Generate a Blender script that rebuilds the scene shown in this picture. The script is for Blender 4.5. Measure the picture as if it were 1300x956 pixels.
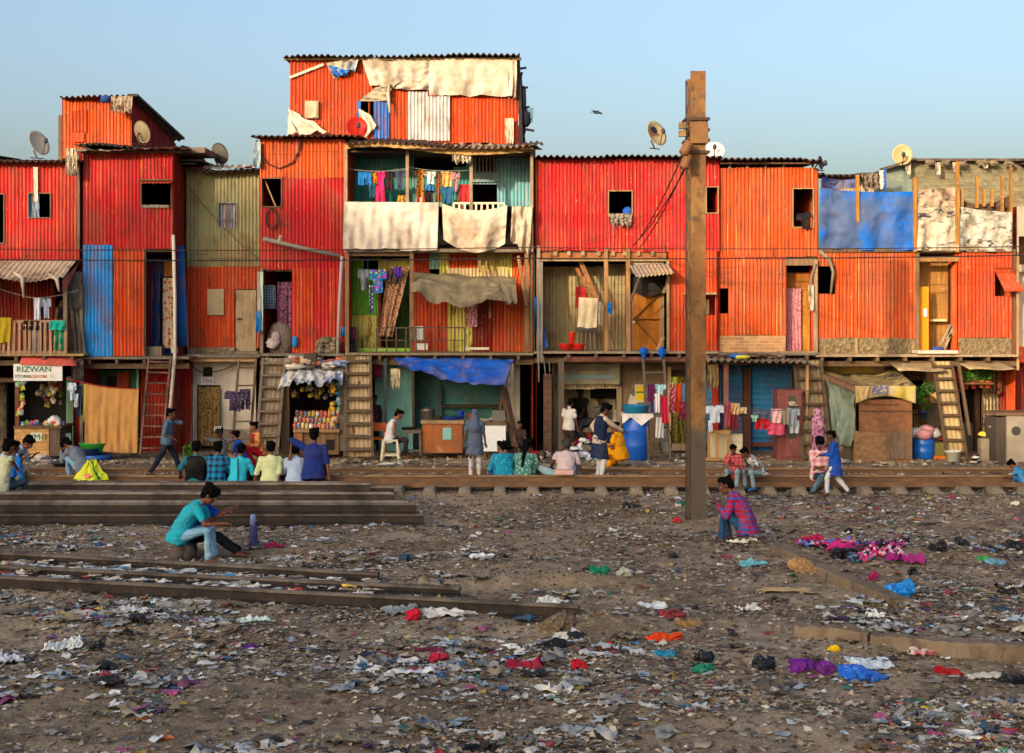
import bpy, math, random
import numpy as np
from math import sin, cos, pi, radians as R, sqrt
from mathutils import Vector, Matrix
from mathutils import noise as mnoise
for o in list(bpy.data.objects): bpy.data.objects.remove(o)
S = bpy.context.scene; C = S.collection
rnd = random.Random(7)
# ---------------------------------------------------------------- camera, sky, sun, exposure
F = 1805.0; EYE = 3.4; HOR = 397.0           # focal length in photo pixels, eye height, horizon row
cam = bpy.data.objects.new('camera', bpy.data.cameras.new('camera')); C.objects.link(cam)
cam.location = (0, 0, EYE); cam.rotation_euler = (R(90), 0, 0)
cam.data.sensor_width = 36; cam.data.lens = 36 * F / 1300; cam.data.shift_y = -(478 - HOR) / 1300
cam.data.clip_end = 3000; cam.data.clip_start = .1
S.camera = cam
SUN_EL, SUN_AZ = 14.5, 33.0                  # low sun behind the camera, to its left
w = bpy.data.worlds.new('World'); S.world = w; w.use_nodes = True
nt = w.node_tree; bg = nt.nodes['Background']
sky = nt.nodes.new('ShaderNodeTexSky'); sky.sky_type = 'NISHITA'; sky.sun_disc = False
sky.sun_elevation = R(SUN_EL); sky.sun_rotation = R(180 + SUN_AZ)
sky.air_density = 1.0; sky.dust_density = 5.9; sky.ozone_density = 1.9; sky.altitude = 0
nt.links.new(sky.outputs[0], bg.inputs[0]); bg.inputs[1].default_value = .15
sl = bpy.data.lights.new('sun', 'SUN'); sl.energy = 2.3; sl.angle = R(.53); sl.color = (1, .79, .55)
sun = bpy.data.objects.new('sun', sl); C.objects.link(sun)
dv = Vector((sin(R(SUN_AZ)) * cos(R(SUN_EL)), cos(R(SUN_AZ)) * cos(R(SUN_EL)), -sin(R(SUN_EL))))
sun.rotation_euler = dv.to_track_quat('-Z', 'Y').to_euler(); sun.location = (-30, -40, 30)
S.view_settings.view_transform = 'Standard'; S.view_settings.look = 'None'
S.view_settings.gamma = 1; S.view_settings.use_curve_mapping = False
S.view_settings.exposure = 1.13
S.render.engine = 'CYCLES'
# ---------------------------------------------------------------- helpers
def PX(px, Y): return (px - 650) * Y / F
def PZ(py, Y): return EYE - (py - HOR) * Y / F
def P(px, py, Y): return Vector((PX(px, Y), Y, PZ(py, Y)))
def GY(py, z=0): return F * (EYE - z) / (py - HOR)
def G(px, py, z=0):
    Y = GY(py, z); return Vector((PX(px, Y), Y, z))
def tag(o, label=None, cat=None, group=None, kind=None):
    if label: o['label'] = label
    if cat: o['category'] = cat
    if group: o['group'] = group
    if kind: o['kind'] = kind
    return o
def emp(name, label, cat, loc=(0, 0, 0), rz=0, group=None):
    o = bpy.data.objects.new(name, None); C.objects.link(o); o.empty_display_size = .1
    o.location = loc; o.rotation_euler = (0, 0, rz)
    return tag(o, label, cat, group)
def wloc(o):
    v = Vector((0, 0, 0))
    while o: v += o.location; o = o.parent
    return v
class MB:
    def __init__(s): s.v = []; s.f = []; s.m = []; s.sm = True; s.uv = None
    def quad(s, a, b, c, d, m=0):
        n = len(s.v); s.v += [tuple(a), tuple(b), tuple(c), tuple(d)]; s.f.append((n, n+1, n+2, n+3)); s.m.append(m)
    def poly(s, pts, m=0):
        n = len(s.v); s.v += [tuple(p) for p in pts]; s.f.append(tuple(range(n, n+len(pts)))); s.m.append(m)
    def box(s, x0, x1, y0, y1, z0, z1, m=0, M=None):
        n = len(s.v)
        for z in (z0, z1):
            for x, y in ((x0, y0), (x1, y0), (x1, y1), (x0, y1)):
                p = Vector((x, y, z)); p = M @ p if M else p
                s.v.append(tuple(p))
        for q in ((0,3,2,1),(4,5,6,7),(0,1,5,4),(1,2,6,5),(2,3,7,6),(3,0,4,7)):
            s.f.append(tuple(n+i for i in q)); s.m.append(m)
        return s
    def bar(s, p, q, w=.05, h=.05, m=0, up=(0, 0, 1)):
        p = Vector(p); q = Vector(q); d = q - p; L = d.length
        if L < 1e-5: return s
        d.normalize(); u = Vector(up)
        if abs(d.dot(u)) > .98: u = Vector((0, 1, 0))
        a = d.cross(u).normalized(); b = a.cross(d).normalized(); n = len(s.v)
        for t in (p, q):
            for i, j in ((-1,-1),(1,-1),(1,1),(-1,1)): s.v.append(tuple(t + a*i*w/2 + b*j*h/2))
        for k in ((0,3,2,1),(4,5,6,7),(0,1,5,4),(1,2,6,5),(2,3,7,6),(3,0,4,7)):
            s.f.append(tuple(n+i for i in k)); s.m.append(m)
        return s
    def tube(s, pts, r, n=8, m=0, cap=True, flat=None):
        pts = [Vector(p) for p in pts]; rs = r if isinstance(r, (list, tuple)) else [r]*len(pts)
        base = len(s.v); prev = None
        for i, p in enumerate(pts):
            d = (pts[min(i+1, len(pts)-1)] - pts[max(i-1, 0)])
            if d.length < 1e-6: d = Vector((0,0,1))
            d.normalize()
            if prev is None:
                a = d.cross(Vector((0,0,1)));
                if a.length < .1: a = d.cross(Vector((0,1,0)))
                a.normalize()
            else:
                a = (prev - d*prev.dot(d)); a.normalize()
            prev = a; b = d.cross(a)
            for k in range(n):
                t = 2*pi*k/n; s.v.append(tuple(p + (a*cos(t) + b*sin(t))*rs[i]))
        for i in range(len(pts)-1):
            for k in range(n):
                s.f.append((base+i*n+k, base+i*n+(k+1)%n, base+(i+1)*n+(k+1)%n, base+(i+1)*n+k)); s.m.append(m)
        if cap:
            s.f.append(tuple(base+k for k in reversed(range(n)))); s.m.append(m)
            s.f.append(tuple(base+(len(pts)-1)*n+k for k in range(n))); s.m.append(m)
        return s
    def lathe(s, c, prof, n=20, m=0, M=None):          # prof: list of (r, z)
        c = Vector(c); base = len(s.v)
        for r, z in prof:
            for k in range(n):
                t = 2*pi*k/n; p = Vector((r*cos(t), r*sin(t), z)); p = M @ p if M else p
                s.v.append(tuple(c + p))
        for i in range(len(prof)-1):
            for k in range(n):
                s.f.append((base+i*n+k, base+i*n+(k+1)%n, base+(i+1)*n+(k+1)%n, base+(i+1)*n+k)); s.m.append(m)
        s.f.append(tuple(base+k for k in reversed(range(n)))); s.m.append(m)
        s.f.append(tuple(base+(len(prof)-1)*n+k for k in range(n))); s.m.append(m)
        return s
    def ball(s, c, r, m=0, n=10, k=7, M=None, jit=0, seed=0):
        r = r if isinstance(r, (tuple, list)) else (r, r, r); rr = random.Random(seed); base = len(s.v)
        for i in range(1, k):
            for j in range(n):
                a = pi*i/k; b = 2*pi*j/n; q = 1 + jit*rr.uniform(-1, 1)
                p = Vector((sin(a)*cos(b)*r[0]*q, sin(a)*sin(b)*r[1]*q, cos(a)*r[2]*q)); p = M @ p if M else p
                s.v.append(tuple(Vector(c)+p))
        for z in (1, -1):
            p = Vector((0, 0, r[2]*z)); p = M @ p if M else p; s.v.append(tuple(Vector(c)+p))
        for i in range(k-2):
            for j in range(n):
                s.f.append((base+i*n+j, base+(i+1)*n+j, base+(i+1)*n+(j+1)%n, base+i*n+(j+1)%n)); s.m.append(m)
        T = base+(k-1)*n
        for j in range(n):
            s.f.append((T, base+j, base+(j+1)%n)); s.m.append(m)
            s.f.append((T+1, base+(k-2)*n+(j+1)%n, base+(k-2)*n+j)); s.m.append(m)
        return s
    def grid(s, fn, nu, nv, m=0, mask=None):
        base = len(s.v)
        for j in range(nv+1):
            for i in range(nu+1): s.v.append(tuple(fn(i/nu, j/nv)))
        for j in range(nv):
            for i in range(nu):
                if mask and not mask((i+.5)/nu, (j+.5)/nv): continue
                a = base + j*(nu+1) + i; s.f.append((a, a+1, a+nu+2, a+nu+1)); s.m.append(m)
        return s
    def build(s, name, mat, parent=None, local=False, smooth=None, loc=None, solid=0):
        me = bpy.data.meshes.new(name); v = s.v; off = Vector((0, 0, 0))
        if parent is None and not local:
            a = np.array(v); off = Vector(((a[:,0].min()+a[:,0].max())/2, (a[:,1].min()+a[:,1].max())/2, a[:,2].min()))
            v = [(p[0]-off.x, p[1]-off.y, p[2]-off.z) for p in v]
        me.from_pydata(v, [], s.f)
        for mt in (mat if isinstance(mat, (list, tuple)) else [mat]): me.materials.append(mt)
        me.polygons.foreach_set('material_index', s.m)
        if smooth: me.polygons.foreach_set('use_smooth', [True]*len(s.f))
        me.update(); o = bpy.data.objects.new(name, me); C.objects.link(o)
        if parent:
            o.parent = parent
            if not local: o.location = -wloc(parent)
        else: o.location = off
        if solid:
            md = o.modifiers.new('solid', 'SOLIDIFY'); md.thickness = solid; md.offset = 0
        return o
def copy_tree(o, parent=None):
    c = o.copy(); C.objects.link(c); c.parent = parent
    for k in list(CH.get(o.name, [])) or [x for x in o.children]: copy_tree(k, c)
    return c
CH = {}
# ---------------------------------------------------------------- materials
def lin(h):
    if isinstance(h, str):
        h = h.lstrip('#'); c = [int(h[i:i+2], 16)/255 for i in (0, 2, 4)]
        return tuple(x/12.92 if x <= .04045 else ((x+.055)/1.055)**2.4 for x in c) + (1,)
    return tuple(h) + (1,) if len(h) == 3 else tuple(h)
ORD_ = 'first second third fourth fifth sixth seventh eighth ninth tenth eleventh twelfth thirteenth fourteenth fifteenth sixteenth seventeenth eighteenth nineteenth'.split()
def ordn(i):
    if i < 19: return ORD_[i]
    i += 1; t = ['', '', 'twenty', 'thirty', 'forty'][i//10]; u = i % 10; return (t+'-'+ORD_[u-1]) if u else {'twenty': 'twentieth', 'thirty': 'thirtieth', 'forty': 'fortieth'}[t]
class NM:
    def __init__(s, name):
        s.mat = bpy.data.materials.new(name); s.mat.use_nodes = True; s.t = s.mat.node_tree
        s.b = s.t.nodes['Principled BSDF']; s.co = None
    def n(s, ty, ins=None, **kw):
        nd = s.t.nodes.new(ty)
        for k, v in kw.items(): setattr(nd, k, v)
        for k, v in (ins or {}).items(): s.set(nd.inputs[k], v)
        return nd
    def set(s, sock, v):
        if isinstance(v, bpy.types.NodeSocket): s.t.links.new(v, sock)
        else: sock.default_value = v
    def obj(s, scale=(1, 1, 1), rot=(0, 0, 0)):
        if s.co is None: s.co = s.n('ShaderNodeTexCoord').outputs['Object']
        return s.n('ShaderNodeMapping', {'Vector': s.co, 'Scale': scale, 'Rotation': rot}).outputs[0]
    def noise(s, sc=5, det=4, vec=None, rough=.55, dist=0):
        return s.n('ShaderNodeTexNoise', {'Vector': vec or s.obj(), 'Scale': sc, 'Detail': det, 'Roughness': rough, 'Distortion': dist}).outputs['Fac']
    def ramp(s, fac, a, b, lo=0., hi=1.):
        return s.n('ShaderNodeMapRange', {0: fac, 1: a, 2: b, 3: lo, 4: hi}).outputs[0]
    def mix(s, fac, a, b, mode='MIX'):
        nd = s.n('ShaderNodeMix', data_type='RGBA', blend_type=mode)
        s.set(nd.inputs[0], fac); s.set(nd.inputs[6], a); s.set(nd.inputs[7], b); return nd.outputs[2]
    def math(s, op, a, b=0.):
        nd = s.n('ShaderNodeMath', operation=op); s.set(nd.inputs[0], a); s.set(nd.inputs[1], b); return nd.outputs[0]
    def bump(s, h, st=.3, d=.01):
        s.set(s.b.inputs['Normal'], s.n('ShaderNodeBump', {'Height': h, 'Strength': st, 'Distance': d}).outputs[0])
    def out(s, col, rough=.8, metal=0, spec=.3):
        s.set(s.b.inputs['Base Color'], col); s.set(s.b.inputs['Roughness'], rough); s.set(s.b.inputs['Metallic'], metal)
        s.b.inputs['Specular IOR Level'].default_value = spec; return s.mat
_mc = {}
def cached(fn):
    def g(*a, **k):
        key = (fn.__name__, str(a), str(sorted(k.items())))
        if key not in _mc: _mc[key] = fn(*a, **k)
        return _mc[key]
    return g
def tint(c, k, g=0.):                # scale and desaturate
    c = lin(c); l = .3*c[0]+.6*c[1]+.1*c[2]
    return tuple(min(1, (x*(1-g)+l*g)*k) for x in c[:3]) + (1,)
@cached
def paint_sheet(col, fade=.35, rust=.25, chips_ridge_light=.5):     # painted corrugated steel, weathered
    m = NM('painted_sheet'); c = lin(col)
    x = m.n('ShaderNodeSeparateXYZ', {0: m.obj()}).outputs
    wn = m.n('ShaderNodeTexWhiteNoise', noise_dimensions='1D'); m.set(wn.inputs['W'], m.math('FLOOR', m.math('MULTIPLY', x[0], 1.27)))
    base = m.mix(m.ramp(wn.outputs['Value'], 0, 1, 0, .5), c, tint(col, .62, .08))
    base = m.mix(m.ramp(m.noise(1.1, 5), .38, .68, 0, fade*.9), base, tint(col, 1.2, .18))
    base = m.mix(m.ramp(m.noise(1, 4, m.obj((7, 7, .45))), .5, .75, 0, fade), base, tint(col, 1.4, .3))
    base = m.mix(m.ramp(m.noise(1, 3, m.obj((26, 26, .35))), .585, .67, 0, chips_ridge_light), base, lin('#d8884a'))  # chipped streaks, doubling as painted bright lines of sunlit ridges
    base = m.mix(m.ramp(m.noise(1, 6, m.obj((9, 9, 1.3))), .60, .70, 0, rust*2.2), base, lin('#5e2f1c'))
    base = m.mix(m.ramp(m.noise(2.2, 8), .50, .70, 0, .5), base, lin('#4a3022')); base = m.mix(m.ramp(m.noise(.8, 7, m.obj((1, 1, .7)), .65, .8), .50, .66, 0, .5), base, lin('#80503a'))
    base = m.mix(m.ramp(m.noise(14, 3), .70, .74, 0, .6), base, lin('#d9c3a8')); base = m.mix(m.ramp(m.noise(3.1, 5, m.obj((1.2, 1.2, .5)), .7, 1.2), .60, .63, 0, rust*1.1), base, lin('#6b3c28'))
    zr = m.n('ShaderNodeSeparateXYZ', {0: m.obj()}).outputs[2]
    lap = m.math('LESS_THAN', m.math('FRACT', m.math('MULTIPLY', m.math('ADD', zr, m.math('MULTIPLY', wn.outputs['Value'], .5)), .41)), .010)
    base = m.mix(m.math('MULTIPLY', lap, .4), base, lin('#3a1d14'))
    m.bump(m.noise(6, 5), .25, .02)
    return m.out(base, m.ramp(m.noise(4, 3), .3, .7, .58, .85), 0, .18)
@cached
def rusty(col='#5a4638', col2='#3a2c24', metal=0.):
    m = NM('rusty_steel')
    base = m.mix(m.ramp(m.noise(3, 6), .4, .62), lin(col), lin(col2))
    base = m.mix(m.ramp(m.noise(9, 6, None, .7), .54, .70, 0, .35), base, lin('#6e4c36'))
    m.bump(m.noise(25, 5), .4, .01); return m.out(base, .72, metal)
@cached
def wood(col='#6b5138', grain=(3, 3, 18), dirt=.4):
    m = NM('weathered_wood')
    g = m.noise(1.6, 6, m.obj((grain[2], grain[1]*3, grain[0]/3.) if grain[0] > grain[2] else (14, 14, 1.2)), .6, .4)
    base = m.mix(m.ramp(g, .35, .66), lin(col), tint(col, .55)); base = m.mix(m.ramp(m.noise(2, 5), .5, .7, 0, dirt), base, lin('#3b3128'))
    base = m.mix(m.ramp(m.noise(9, 4), .62, .7, 0, .4), base, tint(col, 1.5, .5))
    m.bump(g, .4, .01); return m.out(base, .85)
@cached
def concrete(col='#8d8478', sc=1., dirt=.5):
    m = NM('concrete'); base = m.mix(m.ramp(m.noise(1.5*sc, 7), .38, .66), lin(col), tint(col, .62))
    base = m.mix(m.ramp(m.noise(6*sc, 6), .52, .7, 0, dirt), base, lin('#4a3d30'))
    base = m.mix(m.ramp(m.noise(30, 3), .6, .7, 0, .4), base, tint(col, 1.3, .4))
    m.bump(m.noise(18*sc, 8), .6, .03); return m.out(base, .92, 0, .2)
@cached
def plaster(col, dirt=.45, chip='#b9a88c'):
    m = NM('plaster'); base = m.mix(m.ramp(m.noise(1.3, 6), .4, .65), lin(col), tint(col, .72, .15))
    base = m.mix(m.ramp(m.noise(3.2, 8, None, .7), .56, .62, 0, dirt), base, lin(chip))
    base = m.mix(m.ramp(m.noise(1, 5, m.obj((5, 5, .6))), .52, .7, 0, dirt), base, lin('#564636'))
    m.bump(m.noise(12, 8), .4, .02); return m.out(base, .9, 0, .2)
@cached
def cloth(col, pat=None, col2='#e8e0d4', sc=1., rough=.9, k=0):
    m = NM('cloth'); base = lin(col)
    if pat == 'plaid':
        x = m.n('ShaderNodeSeparateXYZ', {0: m.obj((16*sc, 16*sc, 16*sc))}).outputs
        a = m.math('GREATER_THAN', m.math('SINE', m.math('MULTIPLY', x[0], 6.28)), .1); b = m.math('GREATER_THAN', m.math('SINE', m.math('MULTIPLY', x[2], 6.28)), .1)
        base = m.mix(m.math('MULTIPLY', m.math('ADD', a, b), .5), base, lin(col2))
    elif pat == 'floral':
        v = m.n('ShaderNodeTexVoronoi', {'Vector': m.obj(), 'Scale': 16*sc, 'Randomness': 1}); d = m.n('ShaderNodeTexVoronoi', {'Vector': m.obj(), 'Scale': 27*sc})
        base = m.mix(m.math('LESS_THAN', v.outputs['Distance'], .36), base, lin(col2)); base = m.mix(m.math('LESS_THAN', d.outputs['Distance'], .22), base, tint(col2, .45))
    elif pat == 'mixcol':
        v = m.n('ShaderNodeTexVoronoi', {'Vector': m.obj((1, 1, 1)), 'Scale': 11*sc, 'Randomness': 1}); g = m.n('ShaderNodeSeparateColor', {0: v.outputs['Color']}).outputs
        base = m.mix(m.math('GREATER_THAN', g[0], .55), base, lin(col2)); base = m.mix(m.math('GREATER_THAN', g[1], .72), base, lin('#2a1c34')); base = m.mix(m.math('GREATER_THAN', g[2], .90), base, lin('#a8a0b4'))
    elif pat == 'multi':
        v = m.n('ShaderNodeTexVoronoi', {'Vector': m.obj(), 'Scale': 13*sc}); h = m.n('ShaderNodeHueSaturation', {'Hue': m.math('ADD', m.n('ShaderNodeSeparateColor', {0: v.outputs['Color']}).outputs[0], 0.), 'Saturation': 1.1, 'Color': lin(col2)})
        base = m.mix(m.math('LESS_THAN', v.outputs['Distance'], .42), base, h.outputs[0])
    elif pat == 'stripe':
        x = m.n('ShaderNodeSeparateXYZ', {0: m.obj((9*sc, 9*sc, 9*sc))}).outputs
        base = m.mix(m.math('GREATER_THAN', m.math('SINE', m.math('MULTIPLY', x[2], 6.28)), .25), base, lin(col2))
    elif pat == 'vstripe':
        x = m.n('ShaderNodeSeparateXYZ', {0: m.obj((9*sc, 9*sc, 9*sc))}).outputs
        base = m.mix(m.math('GREATER_THAN', m.math('SINE', m.math('MULTIPLY', x[0], 6.28)), .25), base, lin(col2))
    elif pat == 'blot':
        base = m.mix(m.ramp(m.noise(3.2*sc, 6, None, .65, .8), .46, .6), base, lin(col2)); base = m.mix(m.ramp(m.noise(5*sc, 5, m.obj((1, 1, 2.3)), .6, 1), .56, .64), base, lin('#38343c'))
    elif pat == 'stain':
        base = m.mix(m.ramp(m.noise(1.4*sc, 7, None, .6, .5), .48, .62, 0, .8), base, lin(col2))
    elif pat == 'dirty':
        base = m.mix(m.ramp(m.noise(1.1*sc, 8, None, .62, .9), .47, .60, 0, .85), base, lin(col2)); base = m.mix(m.ramp(m.noise(3*sc, 6, None, .6, 1.5), .56, .66, 0, .6), base, tint(col2, .55))
    base = m.mix(m.ramp(m.noise(4, 5), .45, .75, 0, .3), base, tint('#6b5a48', .8))
    rg = m.n('ShaderNodeTexNoise', {'Vector': m.obj((1, 1, .6), (0, .5, 0)), 'Scale': 2.6, 'Detail': 3, 'Roughness': .5, 'Distortion': .8}, noise_type='RIDGED_MULTIFRACTAL').outputs['Fac']
    m.bump(m.math('ADD', m.math('MULTIPLY', m.noise(7, 4, m.obj((1, 1, .6)), .5, .6), .7), m.math('MULTIPLY', rg, .8)), .7, .04); return m.out(base, rough, 0, .15)
@cached
def plastic(col, rough=.4):
    m = NM('plastic'); base = m.mix(m.ramp(m.noise(5, 5), .45, .75, 0, .35), lin(col), tint(col, .6, .3))
    return m.out(base, rough, 0, .45)
@cached
def flat(col, rough=.7, metal=0):
    m = NM('plain'); base = m.mix(m.ramp(m.noise(9, 4), .4, .7, 0, .3), lin(col), tint(col, .65)); return m.out(base, rough, metal)
@cached
def skin(col='#8a5a3c'):
    m = NM('skin'); base = m.mix(m.ramp(m.noise(9, 3), .3, .7, 0, .3), lin(col), tint(col, .75)); m.b.inputs['Subsurface Weight'].default_value = .06
    m.b.inputs['Subsurface Radius'].default_value = (.02, .008, .004)
    return m.out(base, .55, 0, .35)
@cached
def brickm(c1='#a8714a', c2='#8c5a3c', mortar='#9a8a74', sc=1.):
    m = NM('brick'); x = m.n('ShaderNodeSeparateXYZ', {0: m.obj()}).outputs; v = m.n('ShaderNodeCombineXYZ', {0: x[0], 1: x[2], 2: 0.}).outputs[0]
    b = m.n('ShaderNodeTexBrick', {'Vector': v, 'Color1': lin(c1), 'Color2': lin(c2), 'Mortar': lin(mortar), 'Scale': 1/sc, 'Mortar Size': .008, 'Brick Width': .23, 'Row Height': .075, 'Bias': 0.})
    base = m.mix(m.ramp(m.noise(4, 6), .45, .7, 0, .6), b.outputs[0], lin('#6d5a46')); m.bump(m.math('MULTIPLY', b.outputs[1], -1.), .6, .02)
    return m.out(base, .92)
@cached
def rubble(c1='#8f7e66', c2='#574a3c', sc=9):
    m = NM('rubble_masonry'); v = m.n('ShaderNodeTexVoronoi', {'Vector': m.obj(), 'Scale': sc}); g = m.n('ShaderNodeSeparateColor', {0: v.outputs['Color']}).outputs[0]
    base = m.mix(g, lin(c1), lin(c2)); base = m.mix(m.ramp(m.noise(5, 6), .45, .65, 0, .6), base, lin('#6a5b46')); m.bump(v.outputs['Distance'], .8, .05)
    return m.out(base, .95)
def tarp(col, col2='#7d7272', sc=1.): return cloth(col, 'dirty', col2, sc, .55)
M_DARK = flat('#1d1814', .9); M_BEAM = wood('#6a5240'); M_POLEW = wood('#8a6a48'); M_ROOF = None  # M_DARK puts the shade of unlit rooms into the colour
def text(body, p, size, mat, parent, rot=(R(90), 0, 0), name='lettering', ext=.003, sx=1., align='CENTER'):
    cu = bpy.data.curves.new('t', 'FONT'); cu.body = body; cu.size = size; cu.extrude = ext; cu.align_x = align; cu.align_y = 'CENTER'
    cu.resolution_u = 2
    o = bpy.data.objects.new('t', cu); C.objects.link(o); bpy.context.view_layer.update()
    me = bpy.data.meshes.new_from_object(o.evaluated_get(bpy.context.evaluated_depsgraph_get())); bpy.data.objects.remove(o)
    me.transform(Matrix.Translation(p) @ Matrix.Rotation(rot[2], 4, 'Z') @ Matrix.Rotation(rot[0], 4, 'X') @ Matrix.Diagonal((sx, 1, 1, 1)))
    me.materials.clear(); me.materials.append(mat); t = bpy.data.objects.new(name, me); C.objects.link(t); t.parent = parent; t.location = -wloc(parent); return t
# ---------------------------------------------------------------- builders used all along the row
PITCH = .083
def corr(mb, x0, x1, z0, z1, y, holes=(), amp=.018, pitch=PITCH, seed=0, m=0, ragged=.02):
    """vertical corrugated sheets in the plane y, world coords; holes are (x0,x1,z0,z1)"""
    r = random.Random(int(seed*97 + x0*131 + z0*17)); seg = pitch/6; n = max(2, int(round((x1-x0)/seg))); zs = {z0, z1}
    for h in holes: zs |= {min(max(h[2], z0), z1), min(max(h[3], z0), z1)}
    k = int((z1-z0)/.45)
    for i in range(1, k+1): zs.add(z0 + (z1-z0)*i/(k+1))
    zs = sorted(zs); zz = [zs[0]]
    for z in zs[1:]:
        if z - zz[-1] > .004: zz.append(z)
    ph = r.random()*6; dent = [[r.uniform(-.011, .011) for _ in range(40)] for _ in zz]; base = len(mb.v); so = {}
    for j, z in enumerate(zz):
        for i in range(n+1):
            x = x0 + (x1-x0)*i/n; sh = int((x+50)/.787); so.setdefault(sh, (r.uniform(-.007, .007), r.uniform(-ragged, ragged), r.uniform(-ragged, ragged)*.6))
            t = (x+50)/.787*1.3; a = int(t); f = t-a; d = dent[j][a % 40]*(1-f)+dent[j][(a+1) % 40]*f
            z2 = z + (so[sh][1] if j == 0 else 0) + (so[sh][2] if j == len(zz)-1 else 0)
            mb.v.append((x, y + amp*sin(2*pi*x/pitch + ph) + so[sh][0] + d*1.3, z2))
    for j in range(len(zz)-1):
        zc = (zz[j]+zz[j+1])/2
        for i in range(n):
            xc = x0 + (x1-x0)*(i+.5)/n
            if any(h[0] < xc < h[1] and h[2] < zc < h[3] for h in holes): continue
            a = base+j*(n+1)+i; mb.f.append((a, a+1, a+n+2, a+n+1)); mb.m.append(m)
def cw(root, px0, py0, px1, py1, Y, mat, holes=(), name='wall', seed=0, flat_=False):
    mb = MB(); hs = [(PX(h[0], Y), PX(h[2], Y), PZ(h[3], Y), PZ(h[1], Y)) for h in holes]
    if flat_:
        xs = sorted({PX(px0, Y), PX(px1, Y)} | {x for h in hs for x in h[:2]}); zs = sorted({PZ(py0, Y), PZ(py1, Y)} | {z for h in hs for z in h[2:]})
        for a, b in zip(xs, xs[1:]):
            for c, d in zip(zs, zs[1:]):
                if any(h[0] < (a+b)/2 < h[1] and h[2] < (c+d)/2 < h[3] for h in hs): continue
                if PX(px0, Y)-.001 <= a and b <= PX(px1, Y)+.001 and PZ(py1, Y)-.001 <= c and d <= PZ(py0, Y)+.001: mb.quad((a, Y, c), (b, Y, c), (b, Y, d), (a, Y, d))
        return mb.build(name, mat, root, solid=.04)
    corr(mb, PX(px0, Y), PX(px1, Y), PZ(py1, Y), PZ(py0, Y), Y, hs, seed=seed); return mb.build(name, mat, root, smooth=True)
def pbox(mb, px0, py0, px1, py1, Y0, Y1, m=0): return mb.box(PX(px0, Y0), PX(px1, Y0), Y0, Y1, PZ(py1, Y0), PZ(py0, Y0), m)
def pb(root, name, mat, px0, py0, px1, py1, Y0, Y1, **k):
    mb = MB(); pbox(mb, px0, py0, px1, py1, Y0, Y1); return mb.build(name, mat, root, **k)
def pbar(root, name, mat, a, b, w=.06, h=.06):
    mb = MB(); mb.bar(P(*a), P(*b), w, h); return mb.build(name, mat, root)
def sidewall(root, x, y0, y1, z0, z1, mat, z1b=None, name='side_wall'):
    z1b = z1 if z1b is None else z1b; n = max(4, int((y1-y0)/PITCH*5)); mb = MB()
    mb.grid(lambda u, v: (x + .012*sin(2*pi*u*(y1-y0)/PITCH), y0+(y1-y0)*u, z0 + ((z1*(1-u)+z1b*u)-z0)*v), n, 2); return mb.build(name, mat, root, smooth=True)
def shell(root, px0, px1, Y0, Y1, z0, z1, mat, floors=(), back='#3a2c22'):
    x0, x1 = PX(px0, Y0), PX(px1, Y0); sidewall(root, x0+.015, Y0+.02, Y1, z0, z1, mat); sidewall(root, x1-.015, Y0+.02, Y1, z0, z1, mat)
    mb = MB(); mb.box(x0+.03, x1-.03, Y1-.05, Y1, z0, z1); mb.build('back_wall', wood('#4a3a2e'), root)
    mb = MB()
    for z in floors: mb.box(x0+.03, x1-.03, Y0+.05, Y1-.06, z-.06, z)
    mb.box(x0+.03, x1-.03, Y0+.1, Y1-.06, z1-.05, z1-.01); mb.build('floor', wood('#5a4636'), root)
def roof(root, pxa, pxb, pya, pyb, Yf, depth=3.2, rise=.25, mat=None, amp=.028, pitch=.14, over=.0, name='roof', droop=None, th=.012):
    """corrugated roof; front edge runs from (pxa,pya) to (pxb,pyb) at Yf, going back by depth"""
    xa, xb = PX(pxa, Yf), PX(pxb, Yf); za, zb = PZ(pya, Yf), PZ(pyb, Yf); n = max(8, int((xb-xa)/pitch*6)); rr = random.Random(int(pxa*7)); sl = {}
    def fn(u, v, dz=0):
        x = xa+(xb-xa)*u; k = int((x+60)/.9); sl.setdefault(k, (rr.uniform(-.018, .018), rr.uniform(-.07, .05), rr.uniform(-.02, .02)))
        z = za+(zb-za)*u + rise*v + amp*sin(2*pi*x/pitch) + sl[k][0] + (droop(u) if droop else 0)
        return (x, Yf + sl[k][1]*(1-v) + depth*v, z - dz + sl[k][2]*(1-v))
    mb = MB(); mb.grid(lambda u, v: fn(u, v), n, 4); mb.grid(lambda u, v: fn(u, v, th), n, 4); mb.grid(lambda u, v: fn(u, 0, th*v), n, 1)
    return mb.build(name, mat or M_RF, root, smooth=True)
M_RF = rusty('#4c3a2e', '#2c221c')
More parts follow.
